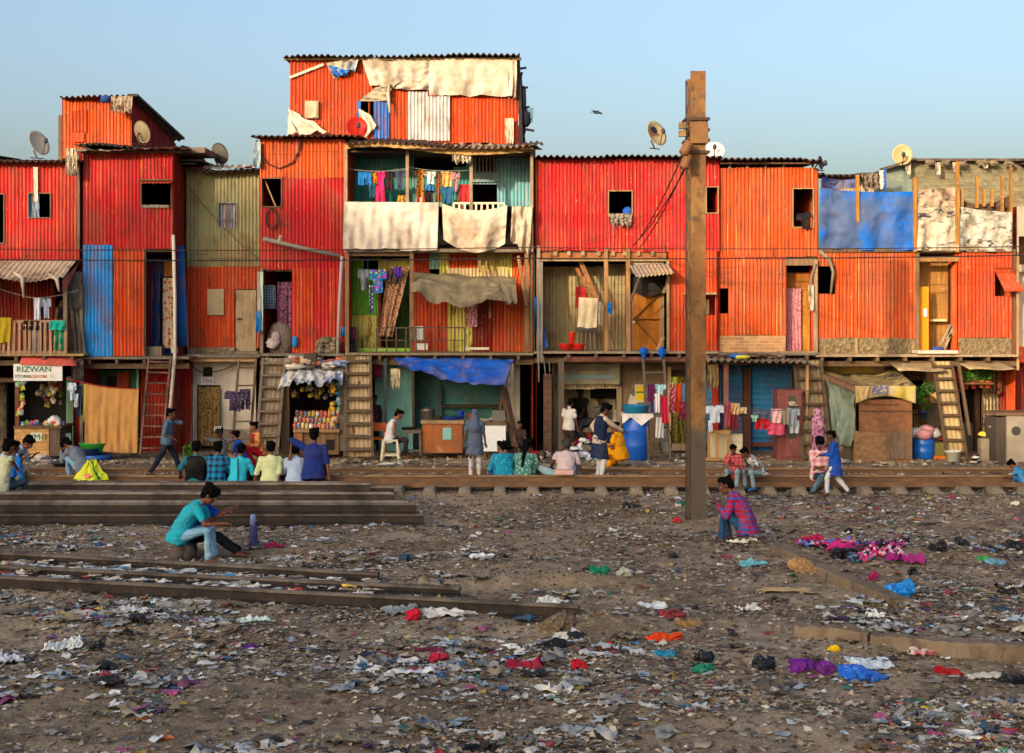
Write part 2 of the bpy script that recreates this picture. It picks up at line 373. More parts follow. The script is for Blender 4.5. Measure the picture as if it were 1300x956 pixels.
def hang(name, pts, mat, parent=None, nu=16, nv=10, fold=.04, ff=5, sag=0., bulge=0., ragged=0., seed=0, solid=0, dz=None):
    """cloth patch: pts = (tl, tr, br, bl) world points; sag lowers the middle of the top edge"""
    tl, tr, br, bl = [Vector(p) for p in pts]; sd = seed*7.3; sdn = (br-tr).cross(tl-tr).normalized()
    if sdn.y > 0: sdn = -sdn
    def fn(u, v):
        p = (tl*(1-u)+tr*u)*(1-v) + (bl*(1-u)+br*u)*v; s = 4*u*(1-u)
        p = p + Vector((0, 0, -sag*s*(1-v*.4)))
        w = fold*(.25+.75*v)*(sin(ff*2*pi*u + 2.5*sin(3*v+sd) + sd) + .6*sin(ff*3.3*pi*u+sd*2+v*2)) + fold*mnoise.noise(Vector((u*4+sd, v*4, sd))) - .9*fold*abs(mnoise.noise(Vector((u*5+v*3+sd, v*4-u*2, sd*2)))) + .35*fold*mnoise.noise(Vector((u*16+sd, v*12, sd)))
        p = p + sdn*(w + bulge*s*sin(pi*min(1, v)))
        if ragged: p = p + Vector((0, 0, ragged*v*(.35*mnoise.noise(Vector((u*5+sd, .3, sd)))+.15*mnoise.noise(Vector((u*17+sd, .3, sd)))))) 
        if dz: p = p + Vector((0, 0, dz(u, v)))
        return p
    if nu >= 14: nu = int(nu*1.5); nv = int(nv*1.6)
    mb = MB(); mb.grid(fn, nu, nv); return mb.build(name, mat, parent, smooth=True, solid=solid)
def pts4(px0, py0, px1, py1, Y, Yb=None):
    Yb = Yb or Y; return (P(px0, py0, Y), P(px1, py0, Y), P(px1, py1, Yb), P(px0, py1, Yb))
SHAPES = {
 'shirt': lambda u, v: (.22 < u < .78 or v < .42) and not (v < .08 and .42 < u < .58) and not (v < .12 and (u < .08 or u > .92)),
 'trousers': lambda u, v: not (v > .32 and .44 < u < .56) and .04 < u < .96,
 'shorts': lambda u, v: not (v > .5 and .43 < u < .57),
 'vest': lambda u, v: not (v < .3 and (u < .14 or u > .86 or .38 < u < .62)),
 'cloth': lambda u, v: True,
 'dress': lambda u, v: abs(u-.5) < .24+.26*v or v < .2,
}
def garment(shape, px, py, wpx, hpx, Y, mat, label, group, cat=None, rot=0., seed=0):
    w = wpx*Y/F; h = hpx*Y/F; c = P(px, py, Y); f = SHAPES[shape]; sd = seed+px*.37; mb = MB()
    def fn(u, v):
        x = (u-.5)*w*(1-.12*v*(shape == 'shirt')); z = -v*h + .02*h*sin(u*9+sd)*v
        x, z = x*cos(rot)-z*sin(rot), x*sin(rot)+z*cos(rot)
        y = .018*sin(u*14+sd+2*v)*(.3+v) + .03*mnoise.noise(Vector((u*3+sd, v*3, 0)))
        return (c.x+x, c.y+y, c.z+z)
    nu, nv = 18, 12; mb.grid(fn, nu, nv, 0, f); base = len(mb.v)
    mb.grid(lambda u, v: Vector(fn(u, v))+Vector((0, .022+.01*sin(pi*v), 0)), nu, nv, 0, f)      # the back layer of the garment
    o = mb.build({'cloth': 'hanging_cloth'}.get(shape, 'hanging_'+shape), mat, None, smooth=True); return tag(o, label, cat or ('cloth' if shape == 'cloth' else 'garment'), group)
def line(name, pts, r, mat, label, sag=.1, group=None, n=14):
    out = []
    for a, b in zip(pts, pts[1:]):
        a, b = Vector(a), Vector(b)
        for i in range(n+1):
            t = i/n; p = a*(1-t)+b*t; p.z -= sag*4*t*(1-t)
            if not out or (out[-1]-p).length > 1e-4: out.append(p)
    mb = MB(); mb.tube(out, r, 5); return tag(mb.build(name, mat), label, 'cable' if 'cable' in name else 'line', group)
def ladder(xb0, xb1, yb, Yb, xt0, xt1, yt, Yt, n, label, mat, w=.05, back=None, rung=.035, step=False):
    bl, br, tl, tr = P(xb0, yb, Yb), P(xb1, yb, Yb), P(xt0, yt, Yt), P(xt1, yt, Yt)
    t = emp('ladder', label, 'ladder', (bl+br)/2, group='ladders up to the deck rooms')
    for a, b in ((bl, tl), (br, tr)): mb = MB(); mb.bar(a, b, w, w*1.3, up=(0, 1, 0)); mb.build('rail', mat, t)
    for i in range(n):
        k = (i+.6)/n; a = bl*(1-k)+tl*k; b = br*(1-k)+tr*k; j = rnd.uniform(-.008, .008); mb = MB()
        mb.bar(a+Vector((0, 0, j)), b-Vector((0, 0, j)), .14 if step else rung, rung, up=(0, 0, 1)); mb.build('rung', mat, t)
    if back:
        o = Vector((0, .09, 0)); mb = MB(); L = (tl-bl); W = (br-bl).length; ns = int(W/.1*6)
        mb.grid(lambda u, v: (bl*(1-u)+br*u)*(1-v)+(tl*(1-u)+tr*u)*v + o + Vector((0, .012*sin(2*pi*u*W/.1), 0)), ns, 6); mb.build('backing_sheet', back, t, smooth=True)
    return t
def win_dark(root, px0, py0, px1, py1, Y, fmat=None, frame=True):
    w = MB(); fr = .022; x0, x1, z0, z1 = PX(px0, Y), PX(px1, Y), PZ(py1, Y), PZ(py0, Y)
    for a in ((x0-fr, x1+fr, z1, z1+fr), (x0-fr, x1+fr, z0-fr, z0), (x0-fr, x0, z0, z1), (x1, x1+fr, z0, z1)): w.box(a[0], a[1], Y-.035, Y+.06, a[2], a[3])
    return w.build('window_frame', fmat or wood('#7a6248'), root)

# ---------------------------------------------------------------- ground, the walk in front of the shops
def vnoise(x, y, seed=0):
    r = np.random.RandomState(seed); g = r.rand(256, 256); xi = np.floor(x).astype(int); yi = np.floor(y).astype(int); fx = x-xi; fy = y-yi
    fx = fx*fx*(3-2*fx); fy = fy*fy*(3-2*fy); a = g[xi % 256, yi % 256]; b = g[(xi+1) % 256, yi % 256]; c = g[xi % 256, (yi+1) % 256]; d = g[(xi+1) % 256, (yi+1) % 256]
    return (a*(1-fx)+b*fx)*(1-fy)+(c*(1-fx)+d*fx)*fy
def bumpg(x, y, cx, cy, rx, ry, h, rot=0):
    c, s = cos(rot), sin(rot); u = ((x-cx)*c+(y-cy)*s)/rx; v = (-(x-cx)*s+(y-cy)*c)/ry; return h*np.exp(-(u*u+v*v))
def ghz(x, y):
    x = np.asarray(x, float); y = np.asarray(y, float)
    h = .07*(vnoise(x*.9+50, y*.9+50, 1)-.5) + .05*(vnoise(x*3+50, y*3+50, 2)-.5) + .028*(vnoise(x*9+50, y*9+50, 3)-.5)
    near = np.clip((27.2-y)/1.5, 0, 1); h = h*(.35+.65*near)
    h = h + bumpg(x, y, .55, 17.9, 1.15, .16, .13) + bumpg(x, y, 5.9, 19.9, 1.3, .4, .12, .1) + bumpg(x, y, 8.2, 21.0, 1.8, .35, .14) - bumpg(x, y, .55, 17.5, 1.2, .25, .05)
    h = h + bumpg(x, y, -4.5, 15.2, 3.5, .5, .10, -.05) + bumpg(x, y, 1.0, 15.4, .5, .35, .12) + bumpg(x, y, -2, 12.6, 3, .8, .08) + bumpg(x, y, 3, 14.2, 1.5, .5, .05)
    h = h*(y < 30.2) + np.where(y > 30.2, .004*0, 0)
    return h*np.clip((30.3-y)/.8, 0, 1)*np.clip((y-4)/3, 0, 1)
def gz(x, y): return float(ghz(np.array([x]), np.array([y]))[0])
def dirt_mat():
    m = NM('dirt'); v = m.obj()
    base = m.mix(m.ramp(m.noise(.55, 6), .38, .62), lin('#a8937c'), lin('#7c6b58')); base = m.mix(m.ramp(m.noise(.33, 7, None, .6, .6), .50, .66, 0, .7), base, lin('#453b32'))
    base = m.mix(m.ramp(m.noise(2.6, 7, None, .65), .45, .66, 0, .7), base, lin('#54473a'))
    base = m.mix(m.ramp(m.noise(7, 6, None, .7), .5, .68, 0, .7), base, lin('#b09c80'))
    base = m.mix(m.ramp(m.noise(30, 4, None, .7), .55, .7, 0, .8), base, lin('#2f2720'))
    base = m.mix(m.ramp(m.noise(48, 3, m.obj((1, 1.3, 1)), .7), .62, .68, 0, .7), base, lin('#b3a48c'))
    m.bump(m.noise(26, 8, None, .7), .8, .05); return m.out(base, .97, 0, .1)
def spaced(a, b, d, far):
    core = list(np.arange(a, b+1e-6, d)); out = []; s = d; x = b
    while x < far: s *= 1.5; x += s; out.append(x)
    lo = []; s = d; x = a
    while x > -far: s *= 1.5; x -= s; lo.append(x)
    return np.array(lo[::-1]+core+out)
xs, ys = spaced(-11, 11.5, .085, 700), spaced(8.5, 30.6, .085, 700)
gx, gyy = np.meshgrid(xs, ys); gzz = ghz(gx, gyy); nx, ny = len(xs), len(ys)
me = bpy.data.meshes.new('ground'); idx = np.arange(nx*ny).reshape(ny, nx)
q = np.stack([idx[:-1, :-1], idx[:-1, 1:], idx[1:, 1:], idx[1:, :-1]], -1).reshape(-1, 4)
me.vertices.add(nx*ny); me.vertices.foreach_set('co', np.stack([gx, gyy, gzz], -1).ravel().astype(np.float32))
me.loops.add(q.size); me.loops.foreach_set('vertex_index', q.ravel().astype(np.int32)); me.polygons.add(len(q))
me.polygons.foreach_set('loop_start', (np.arange(len(q))*4).astype(np.int32)); me.polygons.foreach_set('use_smooth', [True]*len(q)); me.update(); me.validate()
DIRT = dirt_mat(); me.materials.append(DIRT); o = bpy.data.objects.new('ground', me); C.objects.link(o); tag(o, 'bare brown earth and gravel strewn with rubbish beside the railway', 'ground', kind='structure')
WALK = .16
mb = MB()
def walkf(u, v):
    x = -24+48*u; e = .22*mnoise.noise(Vector((x*.7, 0, 3)))+.1*mnoise.noise(Vector((x*3, 0, 5))); y0 = 30.95+e
    pr = [(y0-.12, -.02), (y0-.05, .08), (y0+.03, WALK-.03), (y0+.2, WALK), (31.8, WALK), (32.6, WALK+.01), (34, WALK+.01), (36, WALK)]
    t = v*7; i = min(6, int(t)); f = t-i; y = pr[i][0]*(1-f)+pr[i+1][0]*f; z = pr[i][1]*(1-f)+pr[i+1][1]*f
    return (x, y, z+.02*mnoise.noise(Vector((x*2.3, y*2.3, 0)))+.012*mnoise.noise(Vector((x*7, y*7, 0))))
mb.grid(walkf, 420, 28); tag(mb.build('pavement', concrete('#a08c70', 1, .6), smooth=True), 'raised earthen walk of broken concrete in front of the shops', 'pavement', kind='structure')
# ---------------------------------------------------------------- railway: two running rails, a check rail, sleepers
RW = rusty('#5c4430', '#74543a'); RD = rusty('#2c2420', '#191512'); RM = rusty('#3e3026', '#221a15'); RHD = rusty('#857a6e', '#5a5048'); RHK = rusty('#635a52', '#3e3630'); RHW = rusty('#8a6c4c', '#6e5238')
def rail_mesh(L, hgt=.17, m=0, head=.07, foot=.14):
    pr = [(-foot/2, 0), (foot/2, 0), (foot/2, .012), (.012, .035), (.012, hgt-.045), (head/2, hgt-.035), (head/2, hgt-.006), (head/2-.008, hgt), (-head/2+.008, hgt), (-head/2, hgt-.006), (-head/2, hgt-.035), (-.012, hgt-.045), (-.012, .035), (-foot/2, .012)]
    mb = MB(); n = len(pr); k = max(2, int(L/1.5)); r = random.Random(int(L*100))
    for i in range(k+1):
        x = -L/2+L*i/k; dy = r.uniform(-.006, .006)
        for y, z in pr: mb.v.append((x, y+dy, z))
    for i in range(k):
        for j in range(n): mb.f.append((i*n+j, (i+1)*n+j, (i+1)*n+(j+1) % n, i*n+(j+1) % n)); mb.m.append(1 if j in (5, 6, 7, 8, 9) else 0)
    mb.f.append(tuple(range(n))); mb.m.append(0); mb.f.append(tuple(k*n+j for j in reversed(range(n)))); mb.m.append(0); return mb
def rail(x0, x1, y, z, mat, label, group, y2=None, h=.17, tilt=0, name='steel_rail'):
    y2 = y if y2 is None else y2; L = sqrt((x1-x0)**2+(y2-y)**2); o = rail_mesh(L, h).build(name, [mat, (RHD if mat is not RD else RHK) if mat is not RW else RHW], None, local=True)
    o.location = ((x0+x1)/2, (y+y2)/2, z); o.rotation_euler = (tilt, 0, math.atan2(y2-y, x1-x0)); return tag(o, label, 'rail', group)
rail(-24, 24, 27.15, .10, RW, 'long running rail of the track nearest the camera, lit rusty orange', 'running rails', h=.2, name='track_rail')
rail(-24, 24, 28.83, .06, RW, 'running rail at the far side of the track, nearer the shops', 'running rails', h=.2, name='track_rail')
mb = MB(); mb.box(-1.9, 24, 26.9, 26.95, .10, .19); tag(mb.build('guard_timber', RW), 'long rusty guard bar lying along the front of the near running rail', 'rail')
def ballastf(u, v):
    x = -24+48*u; pr = [(27.24, .02), (27.3, .13), (27.6, .12), (28.7, .15), (28.8, .13), (28.9, .13), (29.4, .15), (30.3, .15), (31.2, .11)]; t = v*8; i = min(7, int(t)); f = t-i
    y = pr[i][0]*(1-f)+pr[i+1][0]*f; z = pr[i][1]*(1-f)+pr[i+1][1]*f; return (x, y, z+.03*mnoise.noise(Vector((x*2.1, y*2.1, 4)))+.022*mnoise.noise(Vector((x*8, y*8, 0))))
mb = MB(); mb.grid(ballastf, 520, 32); tag(mb.build('ballast', DIRT, smooth=True), 'earth choked ballast between and behind the running rails', 'ballast', kind='structure')
x = -11.4; i = 0; SC = concrete('#8a7d6b', 1.4, .5)
while x < 12:
    mb = MB(); r = random.Random(i); hw = .12; top = .125
    prof = [(-.15, -.1), (-.11, top*.6), (-.085, top), (.085, top), (.11, top*.6), (.15, -.1)]
    yy = [26.5+r.uniform(-.06, .06), 26.62, 27.9, 29.3, 29.45]; tops = [.55, 1, .9, 1, .7]
    for y_, t_ in zip(yy, tops):
        for a, b in prof: mb.v.append((a+r.uniform(-.008, .008), y_, b*t_ if b > 0 else b))
    for k in range(4):
        for j in range(5): mb.f.append((k*6+j, k*6+j+1, (k+1)*6+j+1, (k+1)*6+j)); mb.m.append(0)
    mb.f.append((5, 4, 3, 2, 1, 0)); mb.m.append(0)
    o = mb.build('concrete_sleeper', SC, None, local=True); o.location = (x, 0, 0)
    tag(o, 'worn concrete sleeper end under the near rail, %s from the left' % ordn(i), 'sleeper', 'concrete sleepers under the track'); x += .62*r.uniform(.93, 1.07); i += 1
# stacks of loose rails on the left: (right-end photo x, depth, z, dark?)
ST = [(538, 22.75, .0, 1, 'front rail of the loose stack, black foot on the rubbish, right end nearest the camera'),
      (528, 22.78, .17, 1, 'dark rail topping the front row of the loose stack'),
      (533, 23.02, .0, 1, 'loose rail pressed behind the front row of the stack'), (519, 23.06, .17, 0, 'brown rail on top, second row of the loose stack'),
      (498, 24.1, .0, 0, 'lower rail of the middle row in the loose stack'), (497, 24.12, .17, 0, 'upper rail of the middle row, ending short of the front row'),
      (430, 24.4, .17, 1, 'short dark rail just behind the middle row of the stack'), (490, 24.5, .0, 0, 'rail flat on the earth behind the middle row'),
      (500, 25.4, .0, 0, 'lower rail in the rear row of the loose stack'), (470, 25.43, .17, 0, 'upper rail in the rear row of the loose stack'),
      (355, 25.75, .17, 1, 'short rail at the back of the loose stack beside the sitting men'), (440, 26.1, .12, 0, 'rearmost loose rail that the row of men sits on'),
      (500, 26.35, .0, 0, 'rail lying on the ground just before the running track')]
for k, (pe, Y, z, d, lb) in enumerate(ST):
    xe = PX(pe, Y); rail(-15.5, xe, Y, z+.02, RD if d else RM, lb, 'loose rails stacked on the left', y2=Y+rnd.uniform(-.05, .05), h=.168)
for k, xx in enumerate((-9.5, -6.2, -2.9)):
    mb = MB(); mb.box(xx-.1, xx+.1, 22.6, 25.9, -.04, .02); tag(mb.build('timber_bearer', wood('#4a3c30')), 'rotten timber bearer under the loose rails, %s' % ('farthest left', 'middle one', 'nearest their right ends')[k], 'timber', 'bearers under the rails')
def near_rail(p0, p1, z, h, mat, lb, name='steel_rail'):
    a, b = G(p0[0], p0[1]), G(p1[0], p1[1]); d = (a-b); a = a + d.normalized()*3; return rail(a.x, b.x, a.y, z, mat, lb, 'rails lying loose near the camera', y2=b.y, h=h, name=name)
near_rail((0, 716), (481, 744), .05, .12, RD, 'thin brown rail nearest the sitting pair, ending in mid ground')
near_rail((0, 731), (584, 760), .03, .11, RD, 'middle dark rail of the three slanting ones, rubbish caught behind it')
near_rail((0, 746), (735, 785), -.02, .17, RD, 'longest black beam slanting across the foreground rubbish')
a, b = G(985, 690), G(1150, 770)
def beam(name, pts, wd, h, mat, label, cat, z0=-.08, jag=.01, group=None):
    mb = MB(); r = random.Random(len(label)); V = [Vector(p) for p in pts]; n = 14; segs = []
    for a, b in zip(V, V[1:]):
        for i in range(n): segs.append(a*(1-i/n)+b*i/n)
    segs.append(V[-1])
    for i, p in enumerate(segs):
        d = (segs[min(i+1, len(segs)-1)]-segs[max(0, i-1)]); d.z = 0; d.normalize(); s = Vector((-d.y, d.x, 0))
        for a, zz in ((-.5, z0), (-.5, h-.02), (-.44, h), (.44, h), (.5, h-.02), (.5, z0)): mb.v.append(tuple(p+s*wd*a+s*r.uniform(-jag, jag)+Vector((0, 0, zz+(r.uniform(-jag, jag) if zz > 0 else 0)))))
    for i in range(len(segs)-1):
        for j in range(5): mb.f.append((i*6+j, i*6+j+1, i*6+j+7, i*6+j+6)); mb.m.append(0)
    mb.f.append((5, 4, 3, 2, 1, 0)); mb.m.append(0); k = (len(segs)-1)*6; mb.f.append(tuple(k+j for j in range(6))); mb.m.append(0)
    return tag(mb.build(name, mat), label, cat, group)
CB = concrete('#7b6a58', 1.2, .6)
beam('concrete_beam', [G(988, 700), G(1062, 738), G(1150, 775)], .22, .12, CB, 'concrete beam lying diagonally beside the heap of pink cloth', 'beam')
beam('concrete_kerb', [G(1012, 812), G(1105, 823)], .2, .17, CB, 'short broken length of concrete kerb in the right foreground', 'kerb', jag=.018)
beam('concrete_kerb', [G(1107, 824), G(1200, 833), G(1302, 838), G(1420, 840)], .2, .16, CB, 'long concrete kerb running out of the picture at lower right', 'kerb')
# ---------------------------------------------------------------- the row of tin houses
RED = paint_sheet('#b81c1c', .45, .3, .6); RED2 = paint_sheet('#b0181e', .4, .2, .45); ORA = paint_sheet('#c4490a', .45, .35, .9); ORB = paint_sheet('#bc3c08', .35, .3, .6); ORD = paint_sheet('#b8401e', .3, .6)
OLV = paint_sheet('#8f8c62', .3, .15, .2); OLT = paint_sheet('#a09468', .5, .3, .3); BLU = paint_sheet('#0a84cc', .25, .1); BLD = paint_sheet('#0c4a8c', .2, .1); TEAL = paint_sheet('#3d9c98', .4, .3, .6); TEB = paint_sheet('#6fb0b8', .4, .2, .5)
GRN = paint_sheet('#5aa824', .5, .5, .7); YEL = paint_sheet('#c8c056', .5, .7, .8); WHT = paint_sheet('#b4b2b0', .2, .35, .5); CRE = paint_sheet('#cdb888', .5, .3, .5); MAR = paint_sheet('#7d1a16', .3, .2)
WD = wood('#6f563e'); WL = wood('#a88a60'); WG = wood('#7d7060'); WO = wood('#b06a24'); WY = flat('#e08a08', .5); RUB = rubble()
DOORL = wood('#b09a78'); TN = cloth('#b58c52'); CRM = cloth('#c8b8a4', 'stain', '#988870', .8)
DECKZ = PZ(452, 32)                                   # about 2.42 m
def house(label, px0, Y): return emp('tin_house', label, 'house', (PX(px0, Y), Y, WALK), group='corrugated iron houses in a row')
def deck(root, px0, px1, py, Yf, Yb, mat=None, th=7, joists=True):
    pb(root, 'deck', mat or WG, px0, py, px1, py+3, Yf, Yb)
    mb = MB(); z = PZ(py+3, Yf); x = PX(px0, Yf)+.15
    while x < PX(px1, Yf)-.1 and joists: mb.box(x-.035, x+.035, Yf+.03, Yb, z-.1, z-.003); x += .62
    if mb.v: mb.build('joist', WD, root)
    pb(root, 'beam', WD, px0, py+8.5, px1, py+th+8, Yf+.25, Yf+.36)
def railing(root, px0, px1, py0, py1, Y, n, mat, w=.05, mids=(), name='railing'):
    mb = MB(); mb.bar(P(px0, py0, Y), P(px1, py0, Y), w, w); mb.bar(P(px0, py1-2, Y), P(px1, py1-2, Y), w, w)
    for m_ in mids: mb.bar(P(px0, m_, Y), P(px1, m_, Y), w*.7, w*.7)
    for i in range(n+1): p = px0+(px1-px0)*i/n; mb.bar(P(p, py0, Y-.02), P(p+rnd.uniform(-1, 1), py1, Y-.02), w, w)
    return mb.build(name, mat, root)
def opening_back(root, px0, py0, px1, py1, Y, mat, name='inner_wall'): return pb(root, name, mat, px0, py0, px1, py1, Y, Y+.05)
# --- house 1
h = house('crimson tin house at the left end with a porch awning over its laundry balcony', 30, 32.2); Y = 32.2
cw(h, -60, 207, 101, 332, Y, RED, [(37, 246, 64, 276), (-10, 247, 5, 308)]); win_dark(h, 37, 246, 64, 276, Y); win_dark(h, -10, 247, 5, 308, Y)
hang('curtain', pts4(38, 244, 50, 276, Y+.05), cloth('#9a8f86', 'vstripe', '#3a78b0', 1.3), h, fold=.02, ff=2); hang('rag', pts4(42, 212, 48, 256, Y-.06), CRM, h, fold=.02, ff=2, nu=6)
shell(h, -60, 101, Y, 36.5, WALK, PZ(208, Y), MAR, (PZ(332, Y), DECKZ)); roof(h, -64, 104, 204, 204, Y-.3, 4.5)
cw(h, -60, 332, 70, 450, 33.1, MAR); pb(h, 'door', flat('#2a1a14'), 70, 350, 100, 452, 33.3, 33.36); pb(h, 'post', WG, 80, 345, 85, 452, 31.75, 31.83)  # door panel coloured dark as the shade of an open doorway
mb = MB(); nn = 150
mb.grid(lambda u, v: (PX(-60, 32.15)*(1-u)+PX(96-v*16, 32.15-v)*u, 32.15-1.0*v, PZ(331, 32.15)*(1-v)+PZ(355+3*sin(u*11), 31.15)*v+.012*sin(u*nn)), 300, 10); mb.build('porch_awning', cloth('#b9a488', 'stain', '#6d5038', 1.2), h, smooth=True)
mb = MB(); mb.grid(lambda u, v: (PX(80+22*u, 31.2+1.0*u), 31.15+1.0*u, PZ(356-24*u, 31.15+u)-.35*v*(1-u)+.01*sin(v*30)), 12, 12); mb.build('side_awning', paint_sheet('#c06a50', .4, .3), h, smooth=True)
for a, b in (((28, 352), (30, 378)), ((72, 354), (75, 370))): mb = MB(); mb.tube([P(a[0]-10, a[1]-6, 31.2), P(a[0], a[1], 31.12), P(b[0], b[1], 31.15)], [.03, .05, .02], 6); mb.build('rag', CRM, h, smooth=True)
railing(h, -60, 84, 408, 449, 31.6, 22, wood('#b08a68'), .06); deck(h, -60, 106, 449, 31.55, 33.3, WL)
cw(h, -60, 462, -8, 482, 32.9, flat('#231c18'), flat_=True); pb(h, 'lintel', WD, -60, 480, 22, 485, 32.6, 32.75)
pb(h, 'stone_wall', RUB, -60, 485, 6, 578, 33.3, 33.5); pb(h, 'door_frame', rubble('#5a5044', '#3a332c'), 4, 492, 8, 578, 33.25, 33.4)
pb(h, 'post', wood('#7a4a34'), 19, 478, 24, 560, 31.6, 31.7); pb(h, 'wall', plaster('#6f9a78'), 84, 478, 93, 572, 32.9, 33.05); cw(h, 90, 456, 108, 572, 33.0, paint_sheet('#a01e12', .3, .2))
pb(h, 'panel', flat('#c8cec4'), 79, 550, 90, 578, 31.8, 31.83); pb(h, 'inner_wall', flat('#17120f'), -60, 480, 84, 578, 34.2, 34.3)  # inner wall coloured dark as the store's unlit inside
pb(h, 'post', WG, 101, 360, 105, 575, 32.0, 32.08); hang('rag', pts4(86, 345, 104, 392, 32.0), cloth('#6b625a'), h, fold=.05)
hang('rag', pts4(92, 455, 106, 482, 31.7), cloth('#70645a'), h, fold=.06)
for a in (88, 94, 99): pbar(h, 'pole', WG, (a, 352, 32.2), (a+8, 452, 31.9), .05, .05)
# RIZWAN store: sign, awning
s = emp('shop_sign', 'white board lettered RIZWAN in green above the small corner store', 'sign', P(48, 484, 31.45)); pb(s, 'board', flat('#dcd8d0', .5), 17, 462, 79, 483.5, 31.45, 31.49)
text('RIZWAN', P(43, 469, 31.44), .175, flat('#1c6a3e'), s, sx=1.12); text('STORE', P(28, 478, 31.44), .095, flat('#3a4a44'), s, sx=1.15); text('ROJGORI', P(48, 478, 31.44), .09, flat('#c05a44'), s, sx=1.1); text('LS', P(66, 478, 31.44), .09, flat('#c8a898'), s, sx=1.1)
mb = MB(); mb.grid(lambda u, v: (PX(29+68*u-4*v*(1-u), 31.9-.5*v), 31.95-.55*v, PZ(446+3*u, 31.95)*(1-v)+PZ(462+2*u, 31.4)*v+.012*sin(v*55)), 10, 36); tag(mb.build('shop_awning', paint_sheet('#d0584a', .4, .3), smooth=True, solid=.008), 'salmon pink corrugated awning tilted above the RIZWAN sign', 'awning')
# --- house 2
h = house('tall red tin house with a blue lower panel and a flowered door curtain', 165, 32.1); Y = 32.1
cw(h, 106, 190, 220, 316, Y, RED2, [(180, 229, 217, 262)]); win_dark(h, 180, 229, 217, 262, Y); cw(h, 98, 192, 107, 316, Y+.5, MAR); pb(h, 'post', WG, 98, 196, 101, 316, Y, Y+.05)
mb = MB(); mb.grid(lambda u, v: (PX(177+44*u, Y), Y-.03-.28*v, PZ(230+4*v, Y)+.012*sin(u*60)), 60, 3); mb.build('window_hood', ORD, h, smooth=True, solid=.008); hang('rag', pts4(180, 260, 214, 264, Y-.05), cloth('#8a8078'), h, fold=.02)
cw(h, 105, 311, 143, 452, Y-.03, BLU); cw(h, 143, 316, 183, 453, Y-.01, ORB); pb(h, 'post', WD, 183, 316, 185, 455, Y, Y+.05)
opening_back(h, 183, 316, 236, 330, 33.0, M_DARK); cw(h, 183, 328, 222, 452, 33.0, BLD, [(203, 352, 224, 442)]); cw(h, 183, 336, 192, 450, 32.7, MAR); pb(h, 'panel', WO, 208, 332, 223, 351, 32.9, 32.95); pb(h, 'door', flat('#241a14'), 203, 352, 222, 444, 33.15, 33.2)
hang('door_curtain', pts4(207, 353, 224, 442, 32.85), cloth('#d8c4a8', 'floral', '#c8642c', .6), h, fold=.03, ff=3, nv=4)
mb = MB(); mb.grid(lambda u, v: (PX(222+12*u+5*v*u, 32.5), 32.5+.01*sin(u*30), PZ(312+128*v, 32.5)), 20, 4); mb.build('panel', BLD, h, smooth=True, solid=.01)
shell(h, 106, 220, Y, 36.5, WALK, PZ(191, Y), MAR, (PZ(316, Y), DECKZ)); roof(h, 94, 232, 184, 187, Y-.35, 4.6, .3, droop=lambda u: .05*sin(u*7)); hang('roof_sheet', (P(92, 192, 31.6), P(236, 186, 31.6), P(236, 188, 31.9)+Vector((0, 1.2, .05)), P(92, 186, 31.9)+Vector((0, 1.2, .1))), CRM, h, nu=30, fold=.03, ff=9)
hang('rag', pts4(84, 188, 98, 222, 31.8), CRM, h, fold=.06, ragged=.2); pb(h, 'rafter', WD, 102, 191, 230, 194, Y-.1, Y-.02); pb(h, 'eave_tarp', rusty('#6d5c50'), 215, 187, 260, 194, 32.2, 33.4)
deck(h, 104, 240, 453, 31.9, 33.3, WG); cw(h, 178, 459, 212, 574, 33.2, paint_sheet('#a8200e', .3, .2)); cw(h, 212, 459, 245, 572, 33.1, paint_sheet('#a81c10', .3, .2)); cw(h, 101, 459, 125, 574, 33.2, MAR); pb(h, 'wall', plaster('#3c6a4c'), 124, 470, 176, 574, 33.3, 33.4)
pb(h, 'window', flat('#15110e'), 136, 478, 160, 492, 33.24, 33.28); pb(h, 'post', plaster('#7aa896'), 173, 462, 176, 500, 33.0, 33.05); cw(h, 148, 472, 164, 494, 33.22, ORD)
pb(h, 'step_box', WG, 186, 440, 205, 453, 32.3, 32.6)
t = emp('drain_pipe', 'tall pale drain pipe standing between the red and the olive houses', 'pipe', P(222, 560, 31.9)); mb = MB(); mb.tube([P(220, 298, 31.85), P(222, 380, 31.85), P(222, 452, 31.8), P(216, 520, 31.8), P(213, 572, 31.8)], .038, 8); mb.build('pipe', flat('#c9bfae'), t, smooth=True); mb = MB(); mb.tube([P(221, 440, 31.84), P(221.6, 448, 31.84)], .075, 8); mb.build('collar', flat('#a89c88'), t)
h2 = house('orange tin loft standing up behind the red house on the left', 120, 35.0); Y = 35.0
cw(h2, 79, 126, 167, 200, Y, ORA); cw(h2, 92, 140, 111, 168, Y-.03, ORB); pb(h2, 'patch', ORD, 92, 168, 107, 180, Y-.05, Y-.03); xr = PX(167, Y); zt = PZ(126, Y)
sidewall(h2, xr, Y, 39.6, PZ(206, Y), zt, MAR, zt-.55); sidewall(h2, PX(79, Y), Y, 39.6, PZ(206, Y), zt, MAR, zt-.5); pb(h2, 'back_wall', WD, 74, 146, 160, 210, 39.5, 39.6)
roof(h2, 75, 171, 123, 122, Y-.3, 4.9, -.5); mb = MB(); mb.bar((xr+.1, Y-.3, zt+.06), (xr+.15, 39.5, zt-.42), .25, .06); mb.build('verge_board', rusty('#3a302a', '#201a18'), h2); hang('roof_rag', pts4(141, 122, 168, 142, Y-.35), cloth('#a08c78'), h2, fold=.06, ff=6, ragged=.3); mb = MB(); mb.ball(P(134, 126, Y-.3), (.13, .1, .09), jit=.25); mb.build('roof_rag', cloth('#20407c'), h2, smooth=True)
